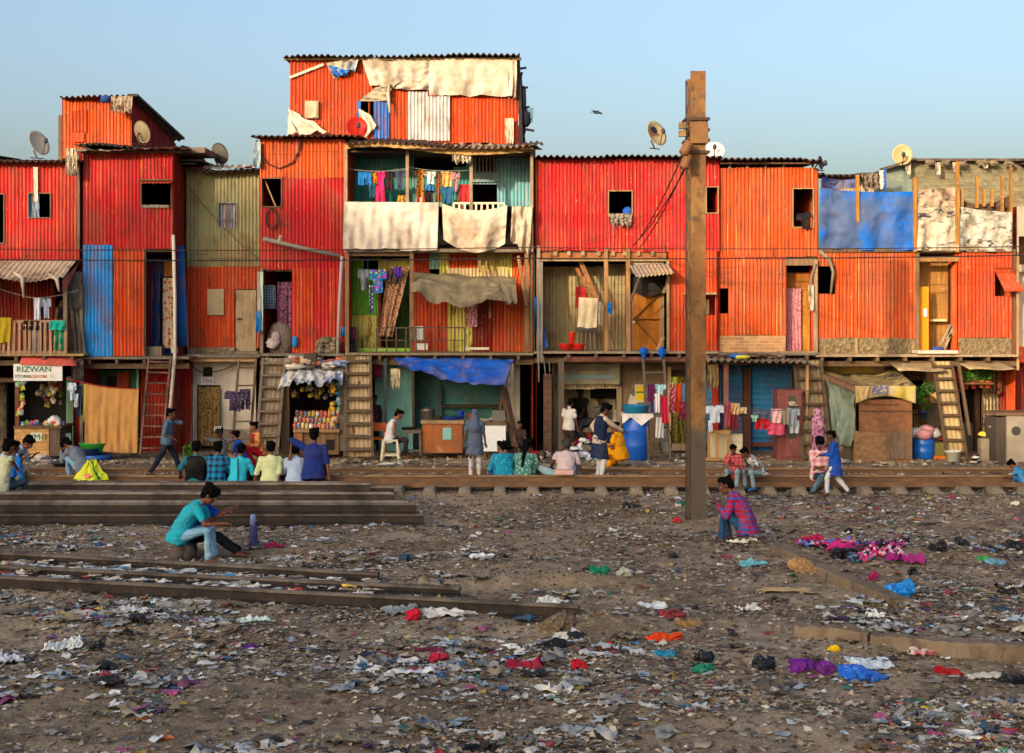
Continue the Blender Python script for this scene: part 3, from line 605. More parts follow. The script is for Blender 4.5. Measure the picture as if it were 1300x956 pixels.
# --- house 3
h = house('olive green tin house over an orange one with a closed pale door', 285, 33.2); Y = 33.2
cw(h, 236, 217, 331, 339, Y, OLV, [(278, 258, 300, 289)]); win_dark(h, 278, 258, 300, 289, Y, flat('#8a8a80')); hang('curtain', pts4(279, 258, 299, 289, Y+.06), cloth('#5c7898', 'vstripe', '#c09a78', 1.5), h, fold=.02, ff=3)
mb = MB(); mb.bar(P(278, 279, Y-.03), P(300, 279, Y-.03), .02, .02); mb.bar(P(289, 258, Y-.03), P(289, 289, Y-.03), .02, .02); mb.build('window_bar', flat('#6a665c'), h)
cw(h, 236, 338, 331, 442, Y-.02, ORB, [(298, 367, 326, 446)]); pb(h, 'board', plaster('#b09a74', .3), 263, 367, 284, 400, Y-.07, Y-.03)
t = pb(h, 'door', DOORL, 299, 368, 325, 446, Y+.02, Y+.07); pb(t, 'handle', flat('#2a221c'), 301, 404, 307, 406, Y-.02, Y+.01); pb(h, 'rubble_base', RUB, 238, 441, 298, 450, Y-.12, Y)
pb(h, 'sill', WG, 298, 446, 328, 452, Y-.3, Y); shell(h, 237, 330, Y, 36.5, WALK, PZ(218, Y), OLV, (PZ(339, Y), DECKZ)); roof(h, 232, 334, 213, 217, Y-.35, 3.6, .3, droop=lambda u: -.04*sin(u*5))
hang('roof_sheet', (P(255, 214, Y-.45), P(325, 212, Y-.45), P(322, 208, Y)+Vector((0, .6, 0)), P(262, 206, Y)+Vector((0, .6, 0))), CRM, h, nu=24, fold=.04, ff=5)
mb = MB(); [mb.box(PX(a, Y), PX(a+b, Y), Y-.6, Y-.1+c, PZ(py, Y)-.03, PZ(py, Y)) for a, b, c, py in ((226, 30, .5, 200), (236, 28, .7, 206), (231, 24, .2, 210))]; mb.build('roof_scrap', rusty('#3a3230', '#5a4c44'), h)
pb(h, 'lintel', wood('#c09a70'), 241, 454, 326, 459, Y-.5, Y-.4); pb(h, 'deck', WG, 236, 450, 330, 454, Y-.6, Y)
cw(h, 245, 458, 325, 548, 33.25, plaster('#cfc4b4', .25), [(258, 466, 270, 478), (250, 489, 280, 560)], flat_=True); cw(h, 280, 545, 325, 576, 33.2, plaster('#7d7264', .4), flat_=True); pb(h, 'vent', flat('#1c1814'), 258, 466, 270, 478, 33.35, 33.4)
pb(h, 'door_frame', plaster('#b8b4ac'), 243, 488, 250, 577, 33.1, 33.2); pb(h, 'number_panel', flat('#ded8d0'), 255, 479, 271, 488.5, 33.18, 33.2); text('786', P(263, 484, 33.17), .15, flat('#7a5a9a'), h, sx=1.15, name='number')
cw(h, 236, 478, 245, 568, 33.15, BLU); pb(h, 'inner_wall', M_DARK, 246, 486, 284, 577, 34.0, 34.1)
hang('door_curtain', pts4(252, 491, 279, 566, 33.1), cloth('#8a7040', 'floral', '#2c1c10', 1.1), h, fold=.05, ff=5, nv=4)
# --- house 4
h = house('red tin house with an orange top panel and an open doorway full of bedding', 380, 32.4); Y = 32.4
cw(h, 330, 176, 438, 226, Y-.02, ORA); cw(h, 330, 224, 438, 342, Y, RED2, [(333, 227, 357, 262)]); win_dark(h, 333, 227, 357, 262, Y); mb = MB(); mb.bar(P(336, 228, Y+.1), P(350, 262, Y+.1), .03, .03); mb.build('prop', WL, h)
cw(h, 330, 340, 437, 448, Y-.01, RED, [(333, 341, 371, 448)]); cw(h, 373, 341, 398, 455, Y-.03, ORB); cw(h, 415, 341, 437, 430, Y-.03, RED)
pb(h, 'door_frame', WG, 330, 340, 334, 452, Y-.05, Y+.1); shell(h, 330, 437, Y, 36.5, WALK, PZ(177, Y), RED2, (PZ(341, Y), DECKZ)); roof(h, 318, 457, 171, 173, Y-.35, 4.2, .3)
hang('bedding', pts4(352, 358, 370, 452, Y+.3, Y+.25), cloth('#8a5070', 'floral', '#2a1420', 1.), h, fold=.05, ff=3, nv=8); hang('hanging_shirt', pts4(334, 362, 350, 392, Y+.3), cloth('#4a5a78', 'plaid', '#8a94a4'), h, fold=.05)
mb = MB(); mb.ball(P(357, 432, Y+.35), (.32, .25, .45), jit=.05, n=14, k=9); mb.build('mattress_roll', cloth('#7c6c5e', 'floral', '#5a4a50', 1.4), h, smooth=True); mb = MB(); mb.ball(P(347, 436, Y+.05), (.15, .1, .13), jit=.25, n=14, k=9); mb.ball(P(350, 428, Y+.1), (.1, .08, .12), jit=.25, n=12, k=8, seed=3); mb.build('bedding', cloth('#b0a09c', 'floral', '#7a4a6a', 1.6), h, smooth=True)
hang('rag', pts4(327, 345, 334, 420, Y-.12), cloth('#b0b8a4'), h, fold=.04, nu=6); hang('rag', pts4(325, 395, 331, 422, Y-.16), cloth('#1a70b8'), h, fold=.03, nu=6); mb = MB(); mb.ball(P(374, 434, Y-.1), (.07, .06, .14), jit=.1); mb.build('rag', cloth('#2278b8'), h, smooth=True)
deck(h, 330, 437, 449, 31.9, 33.2); mb = MB(); mb.tube([P(345, 278+13*cos(t_), Y-.05-.01*k)+Vector((.11*sin(t_)*(1+.1*k), 0, 0)) for k in range(3) for t_ in [2*pi*i/12 for i in range(12)]], .014, 5); mb.build('cable_coil', flat('#332c28'), h)
t = emp('waste_pipe', 'grey pipe sloping across the red wall and down beside the green one', 'pipe', P(385, 312, 32.2)); mb = MB(); mb.tube([P(334, 303, 32.15), P(380, 314, 32.1), P(432, 325, 32.1)], .048, 8); mb.build('pipe', flat('#7d766c'), t, smooth=True); mb = MB(); mb.tube([P(434, 325, 32.05), P(431, 380, 32.05), P(428, 470, 32.05)], .038, 8); mb.build('downpipe', flat('#a09a92'), t, smooth=True); mb = MB(); mb.tube([P(354, 307, 32.12), P(357, 299, 32.12)], .04, 6); mb.build('stub', flat('#9a9488'), t)
mb = MB(); mb.tube([P(382, 176, Y-.06), P(380, 190, Y-.06), P(372, 206, Y-.06), P(355, 214, Y-.06), P(340, 208, Y-.06), P(328, 190, Y-.06), P(326, 178, Y-.06)], .02, 6); tag(mb.build('drooping_cable', flat('#3a2a24')), 'thick black cable looping over the orange panel', 'cable'); hang('rag', pts4(322, 180, 331, 212, Y-.15), cloth('#8fa0a8'), h, fold=.05, nu=6)
# shop niche under house 4
pb(h, 'wall', WD, 358, 458, 366, 577, 33.0, 33.1); pb(h, 'wall', WG, 430, 470, 438, 572, 31.65, 31.75); pb(h, 'inner_wall', M_DARK, 360, 460, 440, 578, 34.2, 34.3); pb(h, 'post', wood('#7d6248'), 357, 478, 367, 578, 31.7, 31.85)

# --- house 5: green and orange balcony house, with the tower on top
h = house('balcony house of turquoise and green sheets hung with cream cloth, tower above it', 555, 32.0); Y = 33.3
cw(h, 441, 186, 522, 262, Y, TEAL); cw(h, 522, 186, 600, 262, Y-.02, TEAL, [(526, 186, 575, 216), (575, 196, 592, 212)]); cw(h, 596, 184, 640, 262, Y, TEB, [(603, 196, 629, 218), (600, 234, 631, 262)]); cw(h, 640, 184, 680, 262, Y-.02, TEB)
pb(h, 'window_frame', plaster('#7fa0a0'), 598, 219, 634, 231, Y-.07, Y-.03); mb = MB(); [mb.bar(P(604+i*4.6, 196, Y-.03), P(604+i*4.6, 218, Y-.03), .03, .03) for i in range(6)]; mb.build('window_bar', flat('#a8aaa4'), h)
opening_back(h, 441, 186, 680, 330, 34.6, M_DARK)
shell(h, 440, 677, 32.0, 36.5, WALK, PZ(187, 32.0)-.05, ORB, (DECKZ,)); Yb = 32.0
pb(h, 'balcony_floor', WG, 438, 316, 676, 320, Yb, 34.5); pb(h, 'beam', WD, 438, 321, 520, 325, Yb+.1, Yb+.2)
for a in (439, 517, 598, 675): pb(h, 'post', wood('#a08a70'), a-2, 186, a+2, 320, Yb-.02, Yb+.06)
for a in (440, 522, 668): pb(h, 'post', wood('#8d6a4c'), a-2, 318, a+3, 450, Yb+.02, Yb+.12)
cw(h, 673, 320, 679, 450, Yb+.15, plaster('#6a8a6a'), flat_=True)
railing(h, 576, 640, 258, 272, Yb+.03, 9, flat('#d0c0a4'), .045)
roof(h, 436, 690, 183, 184, Yb-.4, 2.4, .35, droop=lambda u: .07*sin(u*6.6+.5)-.12*max(0, u-.6)); hang('fascia_cloth', (P(438, 184, Yb-.28), P(678, 184, Yb-.28), P(678, 193, Yb-.25), P(438, 191, Yb-.25)), cloth('#c09a60', 'stain', '#8a6a40'), h, nu=50, nv=4, fold=.02, ff=11, dz=lambda u, v: .07*sin(u*6.6+.5)-.1*max(0, u-.6)*1.1)
hang('roof_sheet', (P(440, 186, Yb-.45), P(690, 190, Yb-.45), P(680, 181, Yb)+Vector((0, 1.3, .1)), P(440, 178, Yb)+Vector((0, 1.3, .1))), cloth('#a89078', 'stain', '#5a4030'), h, nu=60, fold=.03, ff=12); hang('rag', pts4(574, 192, 598, 206, Yb-.2), CRM, h, fold=.06, ragged=.3)
hang('balcony_cloth', (P(437, 256, Yb-.1), P(557, 257, Yb-.1), P(555, 318, Yb-.12), P(435, 315, Yb-.12)), cloth('#ccbfae', 'stain', '#a09080', .7), h, nu=60, nv=24, fold=.032, ff=6, ragged=.15, seed=1)
hang('balcony_cloth', (P(561, 258, Yb-.12), P(644, 260, Yb-.12), P(641, 309, Yb-.14), P(563, 304, Yb-.14)), cloth('#c8b8a0', 'stain', '#98826a', .8), h, nu=34, nv=16, fold=.05, ff=2, sag=.14, bulge=.12, dz=lambda u, v: -.16*v*4*u*(1-u), seed=2)
hang('balcony_cloth', (P(650, 262, Yb-.1), P(676, 262, Yb-.1), P(672, 322, Yb-.12), P(648, 310, Yb-.12)), cloth('#c4b49c', 'stain', '#98826a'), h, nu=16, nv=14, fold=.06, ff=2, ragged=.3, seed=3)
# middle floor walls
Y = 32.9
cw(h, 442, 326, 484, 450, Y, GRN, [(462, 328, 480, 342)]); cw(h, 442, 400, 478, 446, Y-.03, YEL); cw(h, 480, 329, 522, 342, Y-.02, YEL); pb(h, 'door_frame', wood('#7a3a2c'), 480, 342, 484, 446, Y-.03, Y+.06); pb(h, 'inner_wall', paint_sheet('#2c5a28'), 482, 340, 524, 448, 33.9, 33.95); pb(h, 'base_board', plaster('#8ab43c'), 446, 442, 520, 450, Y-.3, Y-.05)
for a, b, c, d, m_, k in ((522, 318, 545, 450, ORD, 0), (545, 320, 560, 342, plaster('#8ab8a4'), .03), (558, 318, 570, 350, YEL, .02), (568, 316, 582, 350, ORB, .03), (582, 318, 606, 350, ORB, .02), (606, 320, 650, 352, YEL, .03), (650, 318, 674, 350, ORA, .02), (640, 345, 674, 450, ORA, 0), (545, 348, 640, 450, ORD, -.02), (568, 380, 600, 448, YEL, .03), (600, 365, 625, 448, MAR, .02), (568, 340, 645, 352, CRE, .05)):
    cw(h, a, b, c, d, Y-k, m_)
deck(h, 438, 677, 448, 31.75, 33.2, wood('#8d7a5c'))
railing(h, 478, 590, 416, 449, 31.9, 9, flat('#4a3c30', .6), .03, (432,), 'balcony_rail'); hang('door_curtain', (P(493, 340, Y-.5), P(520, 338, Y-.5), P(498, 428, Y-.5), P(480, 426, Y-.5)), cloth('#b08464', 'floral', '#5a2c1c', 1.1), h, nu=20, nv=6, fold=.05, ff=3)
hang('wall_cloth', pts4(592, 385, 606, 415, Y-.2), cloth('#c89098', 'floral', '#6a2c40', 1.1), h, fold=.03, nu=8)
for a, b in (((658, 325, 32.2), (668, 388, 31.9)), ((622, 375, 32.3), (622, 404, 32.3)), ((609, 328, 32.6), (609, 345, 32.4)), ((617, 330, 32.6), (617, 345, 32.4))): pbar(h, 'stick', WL, a, b, .045, .045)
pb(h, 'foam_box', flat('#e0dcd4'), 529, 436, 543, 444, 32.1, 32.3); pb(h, 'tube_lamp', flat('#d8ccb4'), 591, 441, 621, 444, 32.1, 32.15)
c = tag(hang('tarpaulin', (P(520, 346, 32.5), P(655, 352, 32.4), P(652, 384, 31.3), P(522, 376, 31.25)), cloth('#8a7c60', 'stain', '#5a5040', .8), None, 60, 26, .05, 2.4, 0, .1, ragged=.25, seed=5, dz=lambda u, v: -.22*v*sin(pi*min(1, u*1.25))**2), 'brown canvas tarpaulin sagging over the middle balcony', 'tarpaulin')
tag(hang('tarpaulin', (P(628, 352, 31.8), P(655, 362, 31.6), P(657, 384, 31.3), P(640, 386, 31.3)), cloth('#6f6450'), None, 10, 8, .05, 2, seed=6), 'darker flap of canvas hanging at the right end of the balcony canopy', 'tarpaulin')
# tower
t5 = house('orange tin tower on the roof of the balcony house, topped with cream sheets', 510, 33.6); Y = 33.6
cw(t5, 368, 74, 658, 182, Y, ORB, [(457, 129, 468, 150), (470, 129, 478, 150)]); shell(t5, 369, 657, Y, 37.5, PZ(196, Y), PZ(75, Y), ORB, (PZ(185, Y),))
roof(t5, 359, 472, 70, 69, Y-.3, 4.2, .1); roof(t5, 476, 660, 69, 69, Y-.32, 4.2, .1); pb(t5, 'rafter', WL, 360, 73, 662, 76, Y-.12, Y-.05); cw(t5, 518, 116, 543, 178, Y-.04, WHT); cw(t5, 543, 122, 571, 179, Y-.06, WHT)
cw(t5, 474, 114, 494, 178, Y-.05, paint_sheet('#1268b8', .3, .2)); hang('blue_cloth', pts4(453, 128, 458, 150, Y-.06), tarp('#1868b0'), t5, nu=5, fold=.02)
def tz(u, v): return 0
hang('cream_sheet', (P(458, 72, Y-.1), P(546, 74, Y-.1), P(545, 102, Y-.14), P(470, 112, Y-.12)), CRM, t5, 34, 14, .05, 3, 0, .05, .2, seed=8); hang('cream_sheet', (P(545, 74, Y-.14), P(652, 76, Y-.12), P(650, 122, Y-.16), P(545, 120, Y-.14)), cloth('#ccbca6', 'stain', '#a09078', .7), t5, 40, 14, .045, 3, 0, .04, .12, seed=9)
hang('cream_sheet', (P(486, 104, Y-.12), P(545, 100, Y-.14), P(545, 113, Y-.16), P(500, 112, Y-.14)), CRM, t5, 20, 6, .04, 2, .04, .05, seed=10); hang('cream_sheet', (P(456, 128, Y-.1), P(480, 108, Y-.12), P(497, 110, Y-.14), P(494, 128, Y-.16)), cloth('#a89c84'), t5, 14, 8, .05, 2, seed=11)
hang('cream_sheet', (P(367, 97, Y-.06), P(410, 80, Y-.06), P(412, 83, Y-.07), P(368, 100, Y-.07)), CRM, t5, 14, 2, .01, 2); hang('torn_sheet', (P(414, 80, Y-.1), P(456, 72, Y-.12), P(452, 90, Y-.14), P(424, 98, Y-.12)), cloth('#b0a890', 'stain', '#3a78b8', 1.4), t5, 14, 10, .06, 3, ragged=.3, seed=12)
hang('torn_sheet', (P(416, 82, Y-.14), P(444, 90, Y-.15), P(440, 92, Y-.16), P(423, 98, Y-.15)), cloth('#1f6cc0'), t5, 12, 6, .05, 3, ragged=.3, seed=13); hang('cream_sheet', (P(366, 138, Y-.1), P(370, 140, Y-.1), P(416, 166, Y-.3), P(366, 172, Y-.3)), CRM, t5, 14, 10, .05, 2, seed=14)
hang('cream_sheet', (P(455, 137, Y-.12), P(470, 146, Y-.12), P(478, 160, Y-.15), P(460, 178, Y-.15)), CRM, t5, 12, 10, .05, 2, seed=15); hang('cream_sheet', (P(643, 78, Y-.16), P(656, 76, Y-.14), P(656, 124, Y-.15), P(646, 122, Y-.15)), CRM, t5, 8, 10, .05, 2, ragged=.3, seed=16)
pb(t5, 'hatch', plaster('#b8a484'), 387, 128, 404, 150, Y-.1, Y-.04); hang('hatch_cover', pts4(388, 128, 402, 149, Y-.12), cloth('#b8a888'), t5, nu=6, fold=.015)
mb = MB(); mb.tube([P(494, 106, Y-.2), P(493, 120, Y-.2), P(495, 143, Y-.2)], [.03, .04, .03], 6); mb.build('rag', CRM, t5, smooth=True)
hang('rag', pts4(641, 150, 652, 182, Y-.15), cloth('#d8b8a0'), t5, fold=.06, ragged=.4, nu=8); hang('rag', (P(658, 90, Y), P(662, 92, Y+.3), P(666, 180, Y+.3), P(656, 184, Y)), cloth('#3a3436'), t5, fold=.08, nu=8, nv=14, ragged=.3)
mb = MB(); [mb.bar(P(655+i, y_, Y+.1), P(668+i*2, y_-2+i, Y+.2), .05, .05) for i, y_ in enumerate((88, 112, 136, 141, 150, 163))]; mb.bar(P(658, 76, Y+.02), P(662, 184, Y+.02), .08, .08); mb.build('bracket', rusty('#2a2424', '#1a1616'), t5); hang('rag', pts4(662, 137, 677, 156, Y+.15), cloth('#5a7c94'), t5, fold=.05, nu=8)
mb = MB(); mb.ball(P(663, 128, Y+.15), (.1, .1, .35), jit=.2); mb.ball(P(667, 150, Y+.15), (.12, .1, .2), jit=.2, seed=3); mb.build('bundle', cloth('#22242c'), t5, smooth=True)
# ground floor of house 5: stall niche
Yg = 33.1
cw(h, 438, 455, 482, 577, 33.4, flat('#2a211a'), flat_=True); cw(h, 476, 462, 524, 577, Yg, plaster('#98dcd2', .22, '#c4d4c0'), flat_=True); pb(h, 'post', wood('#4a5a58'), 487, 455, 491, 540, 31.9, 31.97)
for a, b, c_, d in ((524, 455, 640, 577),): pb(h, 'inner_wall', plaster('#5c9c9c', .4), a-2, b, c_+10, d, 34.2, 34.3)
pb(h, 'inner_wall', flat('#2c3a3a'), 522, 455, 526, 577, Yg, Yg+.06); pb(h, 'post', wood('#4a3c30'), 523, 470, 526, 545, 31.95, 32.05); pb(h, 'post', wood('#6a7a74'), 556, 490, 560, 540, 33.9, 34.0); pb(h, 'shelf', WD, 560, 515, 635, 517, 33.8, 34.15)
sidewall(h, PX(641, Yg), Yg, 34.9, WALK, DECKZ-.2, plaster('#4a6a64')); cw(h, 641, 458, 660, 548, 32.5, plaster('#c0b49a', .5, '#5fa08c'), flat_=True); cw(h, 655, 548, 660, 577, 32.5, plaster('#a08060'), flat_=True)
mb = MB(); mb.bar(P(635, 474, 31.8), P(655, 566, 31.4), .13, .13); mb.build('brace', wood('#5e4638'), h); pbar(h, 'stick', WD, (632, 560, 31.8), (637, 500, 32.0), .05, .05); pbar(h, 'stick', WD, (640, 565, 31.7), (634, 505, 32.0), .04, .04)
hang('rag', pts4(496, 468, 508, 492, 31.9), cloth('#c4b494'), h, nu=8, fold=.06, ragged=.4); hang('rag', pts4(640, 462, 652, 500, 31.7), CRM, h, nu=8, fold=.06, ragged=.4)
tag(hang('tarpaulin', (P(499, 452, 31.9), P(652, 455, 31.9), P(640, 486, 30.8), P(508, 463, 30.95)), tarp('#1a58b8', '#86706a', .9), None, 60, 18, .022, 4, 0, 0, .0, seed=21, dz=lambda u, v: (-.10*sin(pi*u)-.12*max(0, u-.35)*(1.05-u)*3)*v+.05*mnoise.noise(Vector((u*7, v*5, 2)))-.06*abs(mnoise.noise(Vector((u*5+v*4, v*1.5, 9))))), 'bright blue tarpaulin stretched as an awning over the tea stall', 'tarpaulin')
# --- house 6
h = house('bright red tin house with one small open window over a timber veranda', 780, 32.2); Y = 32.2
cw(h, 679, 202, 913, 319, Y, RED, [(773, 243, 802, 274), (897, 238, 911, 270)]); win_dark(h, 773, 243, 802, 274, Y, WL); win_dark(h, 897, 238, 911, 270, Y, WL); hang('rag', pts4(773, 271, 802, 286, Y-.08), cloth('#8a8070', 'floral', '#4a443c'), h, fold=.05, ragged=.4); mb = MB(); mb.ball(P(797, 269, Y+.1), (.12, .1, .12)); mb.build('bundle', cloth('#1a4ea8'), h, smooth=True)
shell(h, 680, 913, Y, 36.5, WALK, PZ(203, Y), RED, (PZ(318, Y), DECKZ)); roof(h, 677, 918, 198, 198, Y-.35, 4.5, .25)
cw(h, 848, 318, 911, 446, Y, ORB, [(870, 372, 878, 398), (893, 371, 908, 400)]); pb(h, 'window_hood', WL, 868, 371, 910, 374, Y-.18, Y-.02); pb(h, 'window', CRE, 895, 380, 900, 399, Y+.3, Y+.33)
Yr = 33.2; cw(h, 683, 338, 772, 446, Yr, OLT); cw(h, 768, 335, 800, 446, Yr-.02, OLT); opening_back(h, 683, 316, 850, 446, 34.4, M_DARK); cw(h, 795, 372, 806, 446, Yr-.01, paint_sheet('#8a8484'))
pb(h, 'beam', wood('#a8683c'), 684, 321, 846, 329, Y+.02, Y+.12); pb(h, 'beam', WL, 684, 329.5, 846, 331.5, Y-.02, Y+.1); mb = MB(); [mb.box(PX(a, Y)-.04, PX(a, Y)+.04, Y-.06, Yr, PZ(319, Y)-.1, PZ(319, Y)-.005) for a in (705, 722, 740, 760, 778, 793, 810, 828)]; mb.build('joist', WL, h)
for a, b in ((681, 5), (767, 5), (795, 5)): pb(h, 'post', wood('#a87c50'), a, 316, a+b, 447, Y-.05, Y+.06)
mb = MB(); mb.bar(P(735, 328, Y+.3), P(758, 380, Y+.3), .13, .1); mb.build('brace', wood('#a87040'), h); mb = MB(); mb.bar(P(732, 340, Y+.5), P(750, 378, Y+.55), .08, .08); mb.build('brace', wood('#a87040'), h); [MB().bar(P(*a_), P(*b_), w_, h_).build('brace', WL, h) for a_, b_, w_, h_ in (((772, 420, Y+.4), (779, 443, Y+.35), .07, .07), ((842, 428, Y+.2), (835, 445, Y+.1), .1, .04), ((848, 330, Y-.08), (848, 446, Y-.08), .06, .04), ((850, 350, Y+.1), (842, 372, Y+.1), .07, .06))]
pb(h, 'panel', plaster('#b8a080'), 800, 327, 843, 348, Y+.1, Y+.14); d = pb(h, 'door', wood('#b87020'), 803, 372, 837, 444, Yr-.08, Yr-.04); [MB().bar(P(*a_), P(*b_), .1, .02).build('door_brace', wood('#8a5420'), d) for a_, b_ in (((805, 404, Yr-.1), (834, 376, Yr-.1)), ((805, 405, Yr-.1), (834, 438, Yr-.1)), ((803, 405, Yr-.115), (837, 405, Yr-.115)))]
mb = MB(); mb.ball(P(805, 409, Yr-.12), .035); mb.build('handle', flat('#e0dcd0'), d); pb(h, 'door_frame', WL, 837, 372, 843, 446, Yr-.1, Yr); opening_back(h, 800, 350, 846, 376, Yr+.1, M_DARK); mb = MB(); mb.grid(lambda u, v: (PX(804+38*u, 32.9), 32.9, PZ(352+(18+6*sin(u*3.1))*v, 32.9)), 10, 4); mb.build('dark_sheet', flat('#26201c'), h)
tag(hang('lean_to_awning', (P(799, 337, Y), P(848, 334, Y), P(856, 347, Y-.65), P(808, 352, Y-.65)), rusty('#8a7a74', '#a8906c'), None, 60, 6, .0, 1, dz=lambda u, v: .018*sin(u*60), solid=.008), 'small rusty corrugated awning over the wooden veranda door', 'awning')
pbar(h, 'prop', WG, (800, 385, Y-.02), (812, 352, Y-.5), .04, .04); pb(h, 'red_board', flat('#b01c18'), 731, 364, 744, 390, Yr-.07, Yr-.03); pbar(h, 'red_board', flat('#a83c30'), (744, 370, Yr-.1), (752, 382, Yr-.1), .12, .03); pb(h, 'stool', flat('#5a5a58'), 732, 416, 758, 420, 32.7, 33.0); mb = MB(); [mb.bar(P(734+i*5, 420, 32.8), P(731+i*6, 444, 32.75), .03, .03) for i in range(5)]; mb.build('stool_leg', flat('#7d766c'), h)
deck(h, 678, 913, 446, 31.75, 33.4, wood('#98866c')); pb(h, 'beam', wood('#7a4a3c'), 716, 453, 903, 459, 31.85, 31.95)
for i, a in enumerate((682, 686)): pb(h, 'pole', wood('#8a8478'), a, 312+i*20, a+3, 460, 31.7, 31.75)
hang('rag', (P(677, 378, 31.9), P(684, 376, 31.9), P(696, 440, 31.8), P(684, 446, 31.8)), tarp('#2c5a9c', '#22406c'), h, nu=8, fold=.05); mb = MB(); mb.tube([P(684, 458, 31.6), P(684, 485, 31.6)], .02, 5); mb.tube([P(690, 452, 31.6), P(693, 478, 31.6)], .015, 5); mb.tube([P(697, 458, 31.6), P(698, 472, 31.6)], .015, 5); mb.build('dangling_cord', flat('#6a6258'), h)
# ground floor of house 6: passage, shop with raised shutter, brown wall
Yg = 33.2
opening_back(h, 660, 455, 706, 578, 36.0, M_DARK); sidewall(h, PX(702, Yg), 32.2, 36, WALK, DECKZ-.1, brickm('#6a4a3a', '#4a342a', '#3a302a')); pb(h, 'pillar', brickm('#7a5a44', '#5a4030', '#4a4038'), 690, 475, 700, 574, 32.3, 32.5); pb(h, 'post', wood('#6a5a4c'), 709, 455, 716, 574, 31.9, 32.0)
cw(h, 784, 458, 896, 577, Yg, plaster('#7d6850', .3, '#9a8a70'), [(850, 470, 882, 566)], flat_=True); pb(h, 'pillar', plaster('#9a8468', .3), 783, 490, 789, 577, Yg-.1, Yg+.02); pb(h, 'wall', plaster('#a89a80', .3), 700, 478, 712, 576, Yg+.05, Yg+.15)
s = pb(h, 'shutter_box', plaster('#a0957c', .4), 701, 462, 787, 488, Yg-.32, Yg); pb(s, 'sign_plate', flat('#7e9698'), 705, 476, 782, 481, Yg-.36, Yg-.33); cw(h, 706, 487, 784, 494, Yg-.1, CRE)
text('JEANS CREATION', P(740, 469, Yg-.37), .13, flat('#7a705c'), s, sx=1.2)
pb(h, 'inner_wall', plaster('#d8c49c', .3), 704, 492, 786, 578, 34.3, 34.4); sidewall(h, PX(786, Yg), Yg+.05, 34.9, WALK, PZ(488, Yg), plaster('#8a7a60')); pb(h, 'shop_counter', plaster('#b8a080'), 716, 543, 785, 549, 33.5, 33.9); pb(h, 'shop_counter', flat('#24385a'), 730, 549, 785, 577, 33.55, 33.85); pb(h, 'shop_shelf', M_DARK, 750, 494, 785, 506, 34.1, 34.28)
pb(h, 'inner_wall', plaster('#6a5a44'), 848, 466, 886, 577, Yg+.5, Yg+.55); pb(h, 'door_frame', CRE, 848, 466, 852, 574, Yg-.05, Yg+.05); hang('door_curtain', pts4(852, 478, 880, 563, Yg-.1), cloth('#8a7c34', 'floral', '#2a2414', 1.1), h, nu=20, nv=6, fold=.05, ff=4); pb(h, 'sill', plaster('#b8a080'), 850, 564, 884, 572, Yg-.4, Yg-.05)
# --- house 7
h = house('orange tin house with a black shirt hanging from its upper window', 975, 32.3); Y = 32.3
cw(h, 913, 213, 1039, 326, Y, ORA, [(1007, 240, 1032, 288)]); win_dark(h, 1007, 240, 1032, 288, Y, WL); cw(h, 911, 325, 999, 426, Y+.02, ORA, [(911, 366, 925, 398)]); shell(h, 913, 1039, Y, 36.5, WALK, PZ(214, Y), ORA, (PZ(326, Y), DECKZ)); roof(h, 914, 1044, 202, 203, Y-.4, 4.6, .2)
pb(h, 'beam', WD, 915, 206, 1036, 208, Y-.2, Y-.1); mb = MB(); [mb.bar(P(a, 205, Y), P(a-2, 214, Y), .04, .05) for a in (928, 950, 973, 996, 1033)]; mb.build('rafter', WL, h)
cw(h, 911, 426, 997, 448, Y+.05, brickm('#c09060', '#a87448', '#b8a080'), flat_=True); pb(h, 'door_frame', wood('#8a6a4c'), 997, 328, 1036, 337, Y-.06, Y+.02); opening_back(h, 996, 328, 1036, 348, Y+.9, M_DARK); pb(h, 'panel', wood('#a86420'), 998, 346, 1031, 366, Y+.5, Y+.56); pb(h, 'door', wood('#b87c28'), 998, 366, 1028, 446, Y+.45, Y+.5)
hang('door_curtain', pts4(998, 366, 1017, 445, Y+.35), cloth('#c8848c', 'floral', '#7a3c4c', 1.8), h, nu=16, nv=6, fold=.025, ff=4); cw(h, 1028, 326, 1033, 446, Y+.3, RED); pb(h, 'post', wood('#a08464'), 1033, 330, 1038, 450, Y-.1, Y); hang('rag', pts4(1026, 362, 1033, 394, Y-.15), cloth('#c8a890'), h, nu=6, fold=.04)
mb = MB(); mb.tube([P(1040, 318, Y-.1), P(1052, 328, Y-.15), P(1058, 345, Y-.15), P(1055, 372, Y-.1)], [.05, .045, .04, .03], 6); mb.tube([P(1036, 335, Y-.1), P(1030, 352, Y-.12), P(1028, 380, Y-.12)], .03, 6); mb.build('crooked_branch', wood('#8a7a64'), h, smooth=True)
pb(h, 'sill', WL, 990, 446, 1034, 450, Y-.3, Y+.5); deck(h, 911, 1040, 448, 31.8, 33.3, WG); tag(garment('shirt', 1020, 270, 20, 20, Y-.15, cloth('#1c1a1e', None), 'black shirt with a red hem hanging out of the orange upper window', 'laundry at windows', 'shirt', .2), None)
cw(h, 893, 459, 1012, 577, 33.3, BLU, flat_=False, name='panel'); MSH = None
for a, b in ((896, 944), (955, 1008)):                    # roller shutters
    mb = MB(); n = 26; mb.grid(lambda u, v: (PX(a+(b-a)*u, 33.2), 33.18+.02*abs(sin(v*n*pi/2)), PZ(470+92*v, 33.2)), 2, n*6); mb.build('roller_shutter', paint_sheet('#2a80b8', .3, .25, .2), h, smooth=True); pb(h, 'shutter_foot', flat('#7a4438'), a, 562, b, 567, 33.1, 33.2)
for a in (944, 1007): pb(h, 'pillar', wood('#6a4432'), a, 468, a+9, 574, 33.0, 33.15)
